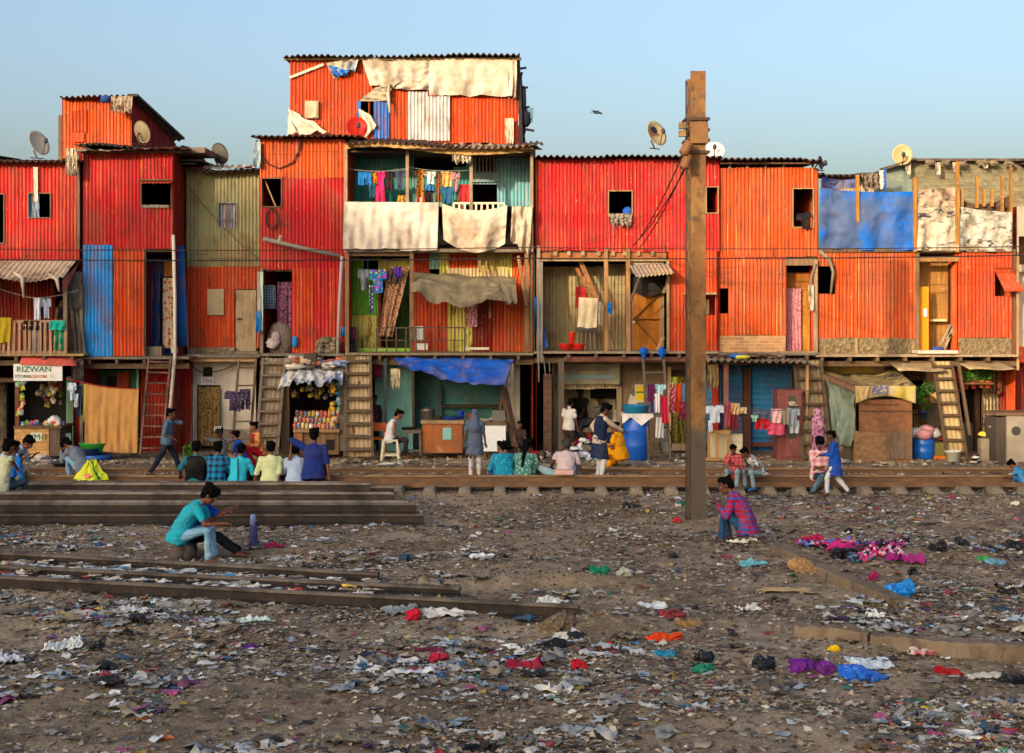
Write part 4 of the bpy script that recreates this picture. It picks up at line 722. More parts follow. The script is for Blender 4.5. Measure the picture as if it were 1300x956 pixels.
pb(h, 'pillar', flat('#58a8b8'), 910, 468, 915, 520, 32.6, 32.65); pb(h, 'post', wood('#8a5c50'), 919, 460, 925, 560, 31.7, 31.78); hang('rag', pts4(898, 462, 912, 492, 32), cloth('#8a7450'), h, nu=8, fold=.08, ragged=.5)
tag(roof(None, 896, 1030, 456, 460, 31.3, 2.0, .14, rusty('#8d8070', '#5f564c'), .03, .15, name='awning_roof'), 'corrugated awning roof heaped with rags over the blue shutters', 'awning')
mb = MB()
for i in range(34): mb.ball(P(rnd.uniform(905, 1028), 454-rnd.random()*3, rnd.uniform(31.6, 32.4)), (rnd.uniform(.1, .35), .15, rnd.uniform(.02, .06)), jit=.3, seed=i, n=8, k=5, m=i % 4)
tag(mb.build('rag_heap', [cloth('#6a5444'), cloth('#8a7a64'), cloth('#46382e'), cloth('#5a4a58')]), 'heap of brown rags and sticks lying on the corrugated awning', 'rags')
mb = MB(); mb.ball(P(936, 452, 31.5), (.22, .15, .05), jit=.2, m=0); mb.ball(P(942, 453.5, 31.4), (.18, .12, .05), jit=.2, m=1); tag(mb.build('plastic_sheet', [tarp('#2064b8'), cloth('#c8c43c')], smooth=True), 'scrap of blue and yellow plastic on the corrugated awning', 'plastic')
# --- house 8 and 9
h = house('orange tin house under a blue tarpaulin terrace with a yellow door', 1125, 32.3); Y = 32.3
cw(h, 1038, 321, 1165, 429, Y, ORA, [(1038, 338, 1060, 373)]); cw(h, 1038, 429, 1165, 452, Y+.02, rubble('#8a7654', '#5e5038', 14), flat_=True); pb(h, 'post', wood('#8a6a4c'), 1163, 318, 1167, 452, Y-.05, Y+.05); pb(h, 'post', WL, 1086, 429, 1089, 452, Y-.04, Y)
pb(h, 'beam', WD, 1038, 316, 1290, 320, Y-.05, Y+.05); shell(h, 1038, 1216, Y, 36.5, WALK, PZ(319, Y), ORA, (DECKZ,)); pb(h, 'terrace_floor', WG, 1040, 318, 1290, 321, Y+.06, 36)
cw(h, 1166, 330, 1218, 446, 33.0, wood('#b07c3c', dirt=.3), flat_=True); cw(h, 1204, 336, 1216, 446, 32.8, M_DARK, flat_=True); pb(h, 'beam', wood('#a87844'), 1166, 326, 1218, 332, Y-.02, Y+.1)
d = pb(h, 'door', WY, 1165, 364, 1179, 445, Y+.15, Y+.19); pb(d, 'handle', flat('#e0dcd0'), 1173, 392, 1177, 402, Y+.1, Y+.14); pb(h, 'doorway_ledge', CRE, 1180, 405, 1202, 408, 32.7, 32.9)
for i, (a, b) in enumerate((((1193, 438), (1206, 412)), ((1198, 444), (1215, 404)), ((1200, 430), (1214, 420)))): pbar(h, 'stick', wood('#a89474'), (a[0], a[1], Y+.3), (b[0], b[1], Y+.3), .08, .05)
mb = MB(); mb.ball(P(1190, 443, Y+.3), (.15, .1, .05), jit=.2); mb.build('bundle', cloth('#3048a0'), h); deck(h, 1036, 1292, 450, 31.8, 33.3, wood('#a89070')); pb(h, 'sill', CRM, 1166, 445, 1216, 449, 31.7, 32.2)
hang('blue_tarp', (P(1041, 239, Y-.05), P(1163, 243, Y-.05), P(1163, 318, Y-.07), P(1039, 315, Y-.07)), tarp('#0a62c0', '#4c5a74', .55), h, 40, 20, .05, 2.4, .04, .08, ragged=.1, seed=31)
for a, b, c_ in ((1089, 222, 282), (1162, 225, 320), (1216, 205, 320)): pb(h, 'post', wood('#b07a34'), a-2, b, a+2, c_, Y-.14, Y-.06)
hang('blue_tarp', (P(1044, 224, Y+.7), P(1088, 226, Y+.7), P(1088, 238, Y+.7), P(1044, 238, Y+.7)), tarp('#1c50a8'), h, 14, 6, .03, 2, .06, 0, seed=32); cw(h, 1042, 222, 1110, 262, 34.6, CRE); roof(h, 1038, 1115, 221, 221, 34.0, 2.2, .15)
hang('rag', pts4(1094, 220, 1120, 240, 33.6), cloth('#7a6c60'), h, fold=.1, ff=4, ragged=.3); hang('rag', pts4(1116, 216, 1122, 240, 33.5), cloth('#c8c0b0'), h, nu=5); hang('rag', pts4(1121, 214, 1125, 242, 33.5), tarp('#2850b0'), h, nu=5)
h = house('right hand tin house with a propped hatch and a torn sheet terrace', 1255, 32.3)
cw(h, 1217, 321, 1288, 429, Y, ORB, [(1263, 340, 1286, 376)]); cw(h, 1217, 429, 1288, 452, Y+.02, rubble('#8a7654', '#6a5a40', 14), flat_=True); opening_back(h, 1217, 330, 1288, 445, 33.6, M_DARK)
mb = MB(); mb.grid(lambda u, v: (PX(1262+24*u+6*v, Y-.05), Y-.05-.4*v+.01*sin(u*60), PZ(341, Y)*(1-v)+PZ(370, Y-.4)*v), 40, 3); mb.build('hatch', ORB, h, smooth=True, solid=.01); pb(h, 'post', wood('#7a4a30'), 1286, 318, 1290, 455, Y-.06, Y+.04); shell(h, 1217, 1290, Y, 36.5, WALK, PZ(319, Y), ORA, (DECKZ,))
hang('torn_sheet', (P(1164, 241, Y-.06), P(1215, 238, Y-.06), P(1215, 262, Y-.07), P(1164, 262, Y-.07)), cloth('#ae967e', 'blot', '#6e5646', .8), h, 24, 8, .03, 3, seed=41); hang('torn_sheet', (P(1164, 262, Y-.08), P(1215, 262, Y-.08), P(1216, 318, Y-.1), P(1163, 318, Y-.1)), cloth('#c0b29c', 'blot', '#84745a', .6), h, 24, 14, .04, 2, seed=42)
hang('torn_sheet', (P(1219, 262, Y-.06), P(1285, 269, Y-.06), P(1284, 319, Y-.08), P(1218, 318, Y-.08)), cloth('#b8b2a4', 'blot', '#746a54', .7), h, 30, 14, .05, 2, .03, seed=43); hang('net_sheet', (P(1219, 252, Y+.1), P(1284, 246, Y+.1), P(1284, 268, Y+.1), P(1219, 262, Y+.1)), cloth('#5a4434'), h, 20, 6, .06, 2, .18, seed=44)
for a, b, c_ in ((1241, 224, 264), (1250, 240, 262), (1260, 240, 262), (1273, 222, 268), (1284, 212, 320), (1222, 240, 262)): pb(h, 'post', wood('#b07a34'), a-1.6, b, a+1.6, c_, Y-.03, Y+.05)
hut = house('grey weatherboard hut set back on the right hand terrace', 1230, 34.5); Yh = 34.6
mb = MB(); z0, z1 = PZ(275, Yh), PZ(204, Yh); xa, xb = PX(1157, Yh), PX(1340, Yh); n = 9
for i in range(n): za = z0+(z1-z0)*i/n; mb.box(xa, xb, Yh-.02-.01*(i % 2), Yh+.02, za+.004, z0+(z1-z0)*(i+1)/n-(.05 if i == n-1 else 0))
mb.build('wall', wood('#8a8264', (18, 3, 3)), hut); mb = MB(); mb.box(xa, xa+.04, Yh+.03, 38, z0, z1-.05); mb.build('side_wall', WG, hut); mb = MB(); mb.quad((xa, Yh, z0), (xa-.6, 36.9, z0), (xa-.6, 36.9, z1-.3), (xa, Yh, z1)); mb.quad((PX(1122, 34.4), 34.45, z0), (xa, Yh-.02, z0), (xa, Yh-.02, z1-.02), (PX(1122, 34.4), 34.45, PZ(218, 34.4))); mb.build('side_wall', plaster('#7f8c80', .4), hut, solid=.03)
mb = MB(); mb.box(xa-.1, xb, Yh-.25, 38, z1-.03, z1+.03); mb.bar((PX(1120, 34.3), 34.35, PZ(217, 34.4)+.04), (xa, Yh-.2, z1+.02), .3, .05); mb.build('roof', rusty('#3a332e', '#6a5a48'), hut); mb = MB(); [MB().ball(P(a, 206+i % 3, Yh-.3), (.12, .06, .06), jit=.4, seed=i).build('roof_debris', wood('#8a7a60'), hut) for i, a in enumerate((1180, 1200, 1222, 1245, 1262, 1280, 1250, 1150))]
for a, b in ((1152, 222), (1190, 222), (1212, 218), (1250, 214)): hang('rag', pts4(a-3, 206, a+4, b, Yh-.3), CRM, hut, nu=6, nv=6, fold=.05, ragged=.2)
# ground floor under 8 and 9
g = emp('shop_building', 'yellow washed ground floor wall behind the wooden kiosk on the right', 'building', P(1165, 577, 33.3))
cw(g, 1042, 459, 1110, 577, 33.3, plaster('#dcb658', .25, '#c8a860'), flat_=True); cw(g, 1110, 459, 1200, 577, 33.32, plaster('#d8b878', .3), [(1148, 478, 1172, 520)], flat_=True); cw(g, 1194, 459, 1270, 577, 33.3, plaster('#d8b060', .3), [(1218, 490, 1246, 575)], flat_=True)
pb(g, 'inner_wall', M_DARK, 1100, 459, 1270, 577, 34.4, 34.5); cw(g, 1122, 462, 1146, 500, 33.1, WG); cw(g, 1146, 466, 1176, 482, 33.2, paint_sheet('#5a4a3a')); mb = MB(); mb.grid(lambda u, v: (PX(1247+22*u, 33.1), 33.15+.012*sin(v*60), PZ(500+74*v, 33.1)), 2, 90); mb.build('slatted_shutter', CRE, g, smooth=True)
pb(g, 'panel', wood('#a08a60'), 1247, 484, 1272, 498, 32.8, 32.85); mb = MB(); [mb.bar(P(1225+i*3.2, 492, 33.2), P(1225+i*3.2, 536, 33.2), .025, .025) for i in range(6)]; mb.build('grille', flat('#2a2420'), g); pb(g, 'gate_panel', flat('#5c5c54'), 1219, 537, 1239, 575, 33.15, 33.2); pb(g, 'door_frame', wood('#5e4430'), 1238, 488, 1244, 577, 33.0, 33.2); pb(g, 'door_frame', wood('#5e4430'), 1216, 484, 1244, 490, 33.0, 33.2)
mb = MB(); [mb.bar(P(1247+i*4.5, 462, 32.7), P(1247+i*4.5, 565, 32.7), .02, .02) for i in range(5)]; mb.build('security_bar', flat('#4a3a2c'), g); mb = MB(); [mb.bar(P(1160+i*3, 508, 33.1), P(1160+i*3, 552, 33.1), .02, .02) for i in range(5)]; mb.bar(P(1156, 526, 33.1), P(1178, 526, 33.1), .03, .03); mb.build('grille', flat('#4a3828'), g); pb(g, 'panel', WG, 1176, 512, 1192, 560, 32.9, 32.95)
for nm, (a, b, c_, d_) in (('left', (1125, 455, 1183, 471)), ('right', (1211, 456, 1268, 469))):
    mb = MB(); mb.grid(lambda u, v: (PX(a+(c_-a)*u, 32.2)+.12*v*(1 if nm == 'right' else .8)*(1), 32.4-.95*v, PZ(b, 32.4)*(1-v)+PZ(d_, 31.45)*v+.015*sin(u*7)), 12, 4); tag(mb.build('shop_awning', cloth('#a08864', 'stain', '#6a5a48'), smooth=True, solid=.015), 'tan sloping canopy %s' % ('between the kiosk and the rightmost ladder' if nm == 'left' else 'above the potted plants by the gate'), 'awning')
h = house('sliver of a cream and dark red house at the right edge of the row', 1300, 32.6)
cw(h, 1269, 459, 1345, 527, 32.9, MAR); cw(h, 1269, 527, 1345, 577, 32.9, MAR); cw(h, 1291, 345, 1345, 440, 32.8, plaster('#d8c0a0'), flat_=True); cw(h, 1291, 262, 1345, 345, 32.5, plaster('#bcb094'), [(1293, 300, 1345, 336)], flat_=True); opening_back(h, 1291, 290, 1345, 345, 33.6, wood('#8a6a3c')); cw(h, 1290, 440, 1345, 460, 32.6, ORD)
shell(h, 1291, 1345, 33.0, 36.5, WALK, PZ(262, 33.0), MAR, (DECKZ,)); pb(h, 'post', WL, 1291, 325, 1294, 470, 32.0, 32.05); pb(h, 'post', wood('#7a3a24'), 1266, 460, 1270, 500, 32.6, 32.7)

# the row carries on past both edges of the picture
for a, b, Y, tp, m1, m2, lb in ((1346, 1450, 32.4, 205, ORB, RED, 'orange and red tin house just past the right edge of the row'), (1452, 1580, 32.2, 190, OLV, ORB, 'olive tin house farther past the right edge of the row'), (1582, 1760, 32.6, 215, RED, ORB, 'red tin house at the far right end of the row'), (-170, -62, 32.3, 195, ORA, BLU, 'orange tin house just past the left edge of the row'), (-330, -172, 32.5, 210, RED2, OLV, 'red and olive tin house farther past the left edge')):
    h = house(lb, a, Y); mid = (a+b)//2; cw(h, a, tp, b, 322, Y, m1, [(mid-14, 240, mid+14, 272)]); win_dark(h, mid-14, 240, mid+14, 272, Y); cw(h, a, 321, b, 449, Y+.02, m2, [(mid+8, 345, mid+36, 449)]); pb(h, 'door', wood('#8a6a44'), mid+8, 345, mid+36, 449, Y+.1, Y+.15)
    shell(h, a, b, Y, 36.5, WALK, PZ(tp+1, Y), m1, (PZ(322, Y), DECKZ)); roof(h, a-3, b+3, tp-4, tp-4, Y-.35, 4.5); deck(h, a, b, 449, 31.8, 33.2); cw(h, a, 459, b, 577, 33.2, plaster('#a8946c', .4), [(mid-25, 480, mid+5, 577)], flat_=True); pb(h, 'door', WD, mid-25, 480, mid+5, 577, 33.3, 33.35)

# ---------------------------------------------------------------- ladders
LW = wood('#6a5644'); BK = paint_sheet('#8a7e6a', .4, .5, .4)
ladder(178, 205, 577, 31.1, 189, 217, 454, 31.7, 9, 'rusty rung ladder against the dark red wall beside the walking man', rusty('#7a5040'), .045)
ladder(295, 317, 572, 31.6, 303, 325, 458, 32.2, 5, 'thin ladder in front of the white wall, a floral top hung across it', LW, .05)
ladder(325, 352, 578, 31.2, 334, 362, 455, 31.8, 8, 'broad wooden ladder backed by grey sheet, next to the snack stall', wood('#7d6c58'), .06, BK, .05, True)
ladder(438, 473, 580, 31.0, 440, 470, 452, 31.75, 8, 'steep backed stair ladder with eight dark treads, beside the teal wall', LW, .06, paint_sheet('#b09a74', .4, .5, .4), .06, True)
ladder(824, 851, 588, 31.0, 816, 842, 449, 31.7, 8, 'tall slim ladder by the blue barrel, washing draped on it', wood('#6a5a50'), .05)
ladder(1020, 1056, 590, 30.95, 1008, 1042, 458, 31.8, 8, 'slat backed stair behind the woman in the pink shawl', LW, .06, paint_sheet('#8a7a5c', .4, .5, .4), .05, True)
ladder(1203, 1228, 584, 31.0, 1184, 1208, 459, 31.7, 8, 'sunlit stair with cream risers between the two tan canopies', wood('#5a4430'), .05, paint_sheet('#a08a60', .4, .4, .4), .05, True)
pbar(None, 'leaning_pole', WD, (1231, 553, 31.4), (1217, 463, 31.9), .06, .06); tag(bpy.data.objects['leaning_pole'], 'dark pole leaning on the canopy just right of the cream stair', 'pole')
for k, (a, b) in enumerate((((1032, 468, 31.9), (1036, 585, 31.0)), ((1044, 478, 31.6), (1056, 545, 31.5)))): pass
pbar(None, 'bamboo_pole', wood('#c89a6a'), (1025, 463, 31.6), (1023, 572, 31.3), .06, .06); tag(bpy.data.objects['bamboo_pole'], 'pale upright bamboo pole in front of the slat backed stair', 'pole')
# ---------------------------------------------------------------- satellite dishes
def dish(px, py, Y, r, aim, mat, label, backside=False, logo=False):
    c = P(px, py, Y); t = emp('satellite_dish', label, 'satellite dish', c - Vector((0, 0, r*1.05)), group='satellite dishes on the roofs')
    d = Vector(aim).normalized(); M = d.to_track_quat('Z', 'Y').to_matrix().to_4x4(); mb = MB(); n = 28; K = 6
    for s_ in (0, .012):
        b = len(mb.v)
        for i in range(K+1):
            rr = r*i/K
            for j in range(n): a = 2*pi*j/n; mb.v.append(tuple(c + (M @ Vector((rr*cos(a), rr*sin(a)*1.05, .28*rr*rr/r - s_)))))
        for i in range(K):
            for j in range(n): mb.f.append((b+i*n+j, b+i*n+(j+1) % n, b+(i+1)*n+(j+1) % n, b+(i+1)*n+j)); mb.m.append(0)
    for j in range(n): a0 = K*n+j; a1 = K*n+(j+1) % n; o_ = (K+1)*n; mb.f.append((a0, a1, a1+o_, a0+o_)); mb.m.append(0)
    o = mb.build('reflector', mat, t, smooth=True)
    f = c + M @ Vector((0, -r*.15, r*.95)); e = c + M @ Vector((0, -r, .25*r)); mb = MB(); mb.tube([e, f], .013, 6); mb.build('arm', rusty('#4a4440'), t); mb = MB(); mb.ball(f, (.05, .05, .07), n=8, k=6); mb.build('receiver', flat('#3a3a3a'), t, smooth=True)
    mb = MB(); bk = c - d*.03; foot = c - Vector((0, 0, r*1.1)); mb.tube([bk, bk-d*.08-Vector((0, 0, .1)), foot], .02, 6); mb.bar(foot-Vector((.12, .1, 0)), foot+Vector((.12, .1, 0)), .03, .02); mb.build('mount', rusty('#5a4a40'), t)
    if logo: mb = MB(); q = c + M @ Vector((-.02, r*.38, .03*r+.012)); [mb.v.append(tuple(q + M @ Vector((.1*cos(2*pi*j/14), .09*sin(2*pi*j/14), .012)))) for j in range(14)]; mb.f.append(tuple(range(14))); mb.m.append(0); mb.build('emblem', flat('#1c2030'), t); q2 = c + M @ Vector((0, .0, .03)); w_ = text('dishtv', Vector((0, 0, 0)), .13, flat('#8a3020'), t, (0, 0, 0), 'lettering', .001); w_.data.transform(Matrix.Translation(q2) @ M)
    return t
DG = flat('#b8b09c', .5); DD = flat('#4a463e', .6); DR = flat('#b8200c', .5)
dish(47, 183, 32.3, .29, (.85, -.45, .4), flat('#c8b8a0', .5), 'pale tilted satellite dish at the far left, arm pointing right, on the first roof')
dish(178, 168, 33.6, .26, (.5, .75, .3), flat('#7a6c54', .5), 'olive brown satellite dish beside the orange loft on the left')
dish(277, 196, 33.4, .25, (.5, .8, .35), DD, 'dark grey satellite dish on the olive house roof')
dish(452, 163, 32.3, .25, (.3, -.9, .3), DR, 'red painted satellite dish low in front of the tower')
dish(831, 171, 32.4, .29, (.62, -.75, .35), flat('#a8946c', .5), 'tan satellite dish with a dark round emblem on the bright red house roof', logo=True)
dish(907, 193, 33.2, .24, (-.1, -.9, .6), flat('#d8d0c4', .5), 'white satellite dish half hidden behind the tall pole')
dish(1040, 207, 32.2, .15, (.8, -.5, .1), DD, 'small dark dish at the right corner of the orange house roof')
dish(1145, 197, 34.3, .24, (-.1, -.95, .1), flat('#c0a070', .5), 'cream satellite dish beside the weatherboard hut')
# ---------------------------------------------------------------- tall riveted pole with insulators and wires
base = Vector((PX(885, 23.3), 23.3, 0)); k = 23.3/F
p = emp('overhead_line_pole', 'tall lattice steel pole standing on the open ground, brown, lower shade painted dark', 'pole', base)
PM = NM('pole_paint_shade'); zz = PM.n('ShaderNodeSeparateXYZ', {0: PM.obj()}).outputs[2]; b_ = PM.mix(PM.ramp(PM.noise(2.5, 7), .4, .65), lin('#7a5228'), lin('#5a3e22')); b_ = PM.mix(PM.ramp(PM.noise(1, 6, PM.obj((5, 5, 2.5))), .5, .7, 0, .6), b_, lin('#94703e'))
edge = PM.math('ADD', zz, PM.math('MULTIPLY', PM.noise(4, 5), .5)); b_ = PM.mix(PM.ramp(edge, 2.0, 1.6), b_, lin('#4c4238')); b_ = PM.mix(PM.ramp(PM.noise(7, 6), .56, .64, 0, .6), b_, lin('#3a2a1e')); PM.bump(PM.noise(22, 6), .4, .01); PM.out(b_, .65, 0, .3); PM = PM.mat  # lower part darkened: the shade is put into the colour
x0, x1 = PX(877, 23.3), PX(896, 23.3); ztop = PZ(90, 23.3)
mb = MB(); mb.box(x0, x1, 23.3, 23.32, -.2, ztop); mb.box(x1-.02, x1-.001, 23.32, 23.36, -.2, ztop); mb.box(x0+.001, x0+.02, 23.32, 23.36, -.2, ztop); mb.build('front_channel', PM, p)
mb = MB(); mb.box(x0-.02, x1-.02, 23.62, 23.64, -.2, ztop-.08); mb.build('rear_channel', PM, p)
mb = MB(); z = .0; i = 0
while z < ztop-.35:
    a = (x0-.008 if i % 2 else x0-.06, 23.36, z); b = (x0-.06 if i % 2 else x0-.008, 23.36, z+.24); mb.bar(a, b, .016, .012, up=(0, 1, 0)); a = (0, 23.34 if i % 2 else 23.6, z); b = (0, 23.6 if i % 2 else 23.34, z); mb.bar((x1-.04, a[1], z), (x1-.04, b[1], z+.26), .05, .012, up=(1, 0, 0)); z += .24; i += 1
mb.build('lattice', flat('#4c443e', .7), p); mb = MB()
mb.box(x0-.08, x0-.06, 23.34, 23.38, -.2, ztop-.15); mb.build('side_angle', rusty('#3a2c24'), p)
for k, py in enumerate((151, 165, 178, 193)):
    mb = MB(); z = PZ(py, 23.3); mb.box(x0-.1, x1+.06, 23.26, 23.298, z-.025, z+.025); mb.box(x0-.1, x1+.06, 23.645, 23.68, z-.025, z+.025); mb.tube([(x0-.09, 23.24, z), (x0-.09, 23.7, z)], .018, 6); mb.tube([(x1+.05, 23.24, z), (x1+.05, 23.7, z)], .018, 6); mb.build('clamp', rusty('#4a3424'), p)
mb = MB(); z = PZ(170, 23.3); mb.box(x0-.02, x1+.03, 23.22, 23.258, z-.16, z+.18); mb.build('clamp_plate', rusty('#7a5430', '#5a3c24'), p)
mb = MB(); z = PZ(160, 23.2); [mb.box(x0-.2, x0-.09, 23.2, 23.3, PZ(y_, 23.2)-.05, PZ(y_, 23.2)+.05) for y_ in (159, 169)]; mb.build('bracket', rusty('#8a6a3c'), p)
for nm, (ax, ay), (bx, by) in (('a', (876, 180), (867, 196)), ('b', (874, 196), (868, 214))):
    A, B = P(ax, ay, 23.1), P(bx, by, 23.0); d = (B-A).normalized(); M = d.to_track_quat('Z', 'Y').to_matrix().to_4x4(); L = (B-A).length; pr = [(.02, 0)]
    for i in range(5): z = L*(.12+.17*i); pr += [(.035, z), (.085, z+.012), (.08, z+.03), (.035, z+.035)]
    pr.append((.02, L)); mb = MB(); mb.lathe(A, pr, 14, M=M); mb.build('insulator', flat('#7d5638', .35), p, smooth=True)
for k, (ax, ay, bx, by, lb) in enumerate(((866, 198, 806, 310, 'upper cable running down left from the pole insulators to the veranda'), (868, 215, 812, 314, 'lower cable running down left from the pole insulators to the veranda'), (870, 214, 803, 312, 'thin third cable beside the pair sloping from the insulators'))):
    line('service_cable', [P(ax, ay, 23.0), P(bx, by, 32.0)], .012, flat('#221c1a'), lb, .12)
line('overhead_cable', [P(-60, 316, 30.5), P(660, 314, 30.8), P(1360, 312, 30.5)], .011, flat('#3c2622'), 'long horizontal cable crossing the whole row, the upper of two', .05)
line('overhead_cable', [P(-60, 329, 30.5), P(660, 328, 30.8), P(1360, 323, 30.5)], .014, flat('#2a2220'), 'long horizontal cable crossing the whole row, the lower of two', .04)
line('slack_cable', [P(240, 238, 33.1), P(330, 330, 32.9)], .01, flat('#4a443a'), 'slack cable slanting across the olive wall', .1)
line('slack_cable', [P(700, 318, 32.1), P(868, 240, 31.9)], .008, flat('#5a2a22'), 'thin cable slanting up across the bright red wall', .2)
line('power_cord', [P(240, 460, 33.1), P(262, 472, 33.0), P(305, 458, 33.0)], .012, flat('#332c28'), 'black cord slung along the top of the white wall', .08)
for k, (dx, dz_) in enumerate(((.0, 0),)):
    c = P(758, 143, 96); t = emp('bird', 'dark bird gliding in the pale sky left of the pole', 'bird', c); mb = MB(); mb.ball(c, (.26, .1, .09), n=10, k=7); mb.ball(c+Vector((.26, 0, -.06)), (.1, .07, .07), n=8, k=6); mb.poly([c+Vector((-.2, -.05, 0)), c+Vector((-.46, -.1, .02)), c+Vector((-.46, .1, .02)), c+Vector((-.2, .05, 0))]); mb.build('body', flat('#2a3438'), t, smooth=True)
    for s_, nm in ((-1, 'wing'), (1, 'wing')): mb = MB(); mb.grid(lambda u, v: c+Vector((.18-.3*v-.16*u*u, s_*.06+s_*.75*u*.5, .12+.2*u-.1*u*u*2+.0*v))*1.0, 6, 3) if s_ > 0 else mb.grid(lambda u, v: c+Vector((-.05-.42*u-.2*v*(1-u), -.06-.4*u, .03+.22*u-.15*u*u)), 6, 3); mb.build('wing', flat('#2a3438'), t, smooth=True, solid=.012)
# ---------------------------------------------------------------- laundry
CL = lambda *a, **k: cloth(*a, **k)
def wash(gname, Y, items, spread=.0):
    for i, (sh, px, py, w_, h_, m, lb) in enumerate(items): garment(sh, px, py, w_, h_, Y+(i % 3)*.05, m, lb, gname, None, rnd.uniform(-.05, .05), i)
B = 'washing on the upper turquoise balcony'
line('clothesline', [P(440, 214, 32.2), P(517, 214, 32.2)], .008, flat('#8a8478'), 'washing line across the left bay of the turquoise balcony', .06); line('clothesline', [P(517, 212, 32.2), P(598, 216, 32.2)], .008, flat('#8a8478'), 'washing line across the middle bay of the turquoise balcony', .05)
wash(B, 32.25, [('shorts', 463, 218, 17, 17, CL('#1c6cb0'), 'blue shorts, leftmost on the turquoise balcony line'), ('cloth', 475, 219, 8, 24, CL('#c87420', 'floral', '#7a4410'), 'narrow orange patterned cloth next to the pink wrap'), ('shirt', 483, 218, 15, 18, CL('#d42870'), 'hot pink top on the turquoise balcony line'), ('trousers', 482, 236, 13, 20, CL('#d8245c'), 'deep pink trousers hanging under the pink top'), ('cloth', 494, 218, 11, 24, CL('#2c2024'), 'black cloth between the pink top and the denim'), ('shirt', 507, 214, 18, 26, CL('#3c4658'), 'slate blue denim shirt at the right end of the left bay'), ('cloth', 472, 232, 10, 18, CL('#1c4a5c'), 'dark teal cloth behind the pink wrap'), ('cloth', 511, 248, 12, 9, CL('#a8842c', 'floral', '#7a3020'), 'mustard bundle on the rail by the first post'),
 ('dress', 533, 216, 12, 36, CL('#b87428', 'floral', '#4a2414', 1.1), 'brown and orange patterned wrap left of the white shirt'), ('shirt', 546, 217, 15, 17, CL('#dcdad4', 'blot', '#3a3436', 2), 'white shirt with a black print on the turquoise balcony line'), ('cloth', 556, 220, 8, 36, CL('#7a5430', 'floral', '#3a2414', 1.2), 'slim brown leopard print cloth right of the white shirt'), ('cloth', 567, 218, 14, 19, CL('#d0a460', 'stain', '#b07c40'), 'sandy yellow towel on the turquoise balcony line'), ('shirt', 579, 219, 11, 24, CL('#a87a80', 'floral', '#5c2c3c', 1.2), 'mauve flowered blouse near the woman on the balcony'), ('cloth', 545, 233, 11, 9, CL('#2c70a8'), 'small blue cloth hanging below the white shirt'), ('trousers', 545, 240, 10, 18, CL('#2a1c1c'), 'black trousers hanging below the white shirt'), ('shirt', 568, 238, 19, 20, CL('#22587c'), 'petrol blue shirt hanging under the yellow towel'), ('cloth', 533, 250, 12, 9, CL('#c8402c', 'vstripe', '#c8b8a0'), 'red striped cloth on the rail beside the second bay'), ('cloth', 589, 234, 14, 24, CL('#a82c2c'), 'red cloth draped over the rail behind the woman')])
B = 'washing on the middle green balcony'
wash(B, 32.2, [('shirt', 461, 342, 14, 26, CL('#7d808a', 'vstripe', '#5c606c'), 'grey shirt, leftmost on the green balcony line'), ('shirt', 479, 342, 24, 30, CL('#3068a8', 'multi', '#d04a58', 1.2), 'blue shirt with pink and white flowers on the green balcony'), ('shorts', 497, 341, 16, 18, CL('#4a3c38'), 'brown shorts beside the flowered shirt'), ('cloth', 505, 339, 9, 13, CL('#5c2c98'), 'violet cloth at the top of the green balcony doorway'), ('cloth', 471, 362, 5, 36, CL('#2c3c5c', 'floral', '#c8c8d0', 1.4), 'narrow dark printed scarf hanging below the flowered shirt'), ('cloth', 436, 415, 7, 12, CL('#2c78b0'), 'blue rag on the rail by the grey pipe'), ('cloth', 446, 415, 13, 17, CL('#4a1c38'), 'plum cloth over the left balcony rail'), ('trousers', 446, 430, 14, 20, CL('#1c1c28'), 'black trousers hung under the plum cloth'), ('cloth', 524, 414, 8, 12, CL('#2498c0'), 'small turquoise cloth on the balcony rail'), ('cloth', 531, 414, 12, 19, CL('#d8d4cc'), 'white cloth over the balcony rail'), ('cloth', 479, 459, 10, 20, CL('#8a1c44'), 'crimson cloth hanging at the head of the backed stair')])
B = 'washing on the left porch'
line('clothesline', [P(-40, 350, 31.9), P(40, 378, 31.8), P(100, 368, 31.8)], .007, flat('#a09888'), 'washing line under the porch awning at the left', .05)
wash(B, 31.7, [('cloth', 47, 378, 8, 28, CL('#c8ccd8', 'vstripe', '#dcdce0'), 'white cloth on the left porch line'), ('shirt', 58, 379, 14, 25, CL('#98a0b8'), 'pale lilac shirt on the left porch line'), ('cloth', 51, 380, 5, 28, CL('#1c2440'), 'strip of navy cloth between the two pale ones on the porch')])
wash(B, 31.5, [('cloth', 3, 403, 22, 32, CL('#a89020'), 'mustard yellow cloth over the porch rail'), ('cloth', 40, 407, 20, 12, CL('#16161c'), 'black cloth folded over the porch rail'), ('cloth', 57, 407, 15, 13, CL('#1c2c5c'), 'navy cloth folded over the porch rail'), ('cloth', 73, 407, 19, 12, CL('#18a08c'), 'bright turquoise cloth folded over the porch rail'), ('cloth', 75, 420, 13, 24, CL('#0c7850'), 'green cloth hanging behind the porch rail under the turquoise one'), ('cloth', 47, 418, 12, 28, CL('#b0a8b4'), 'grey white cloth hanging behind the porch rail')])
B = 'washing beside the corner store'
wash(B, 31.4, [('shirt', 91, 486, 12, 22, CL('#c4d0dc', 'blot', '#5c84a8', 1.5), 'white and blue child shirt hung by the green wall'), ('cloth', 97, 500, 5, 17, CL('#c8ccd4'), 'white strip of cloth below the child shirt'), ('trousers', 102, 490, 11, 38, CL('#26344c'), 'dark blue trousers beside the beige cloth'), ('cloth', 108, 488, 5, 48, CL('#8aa818'), 'lime green cloth along the edge of the beige one')])
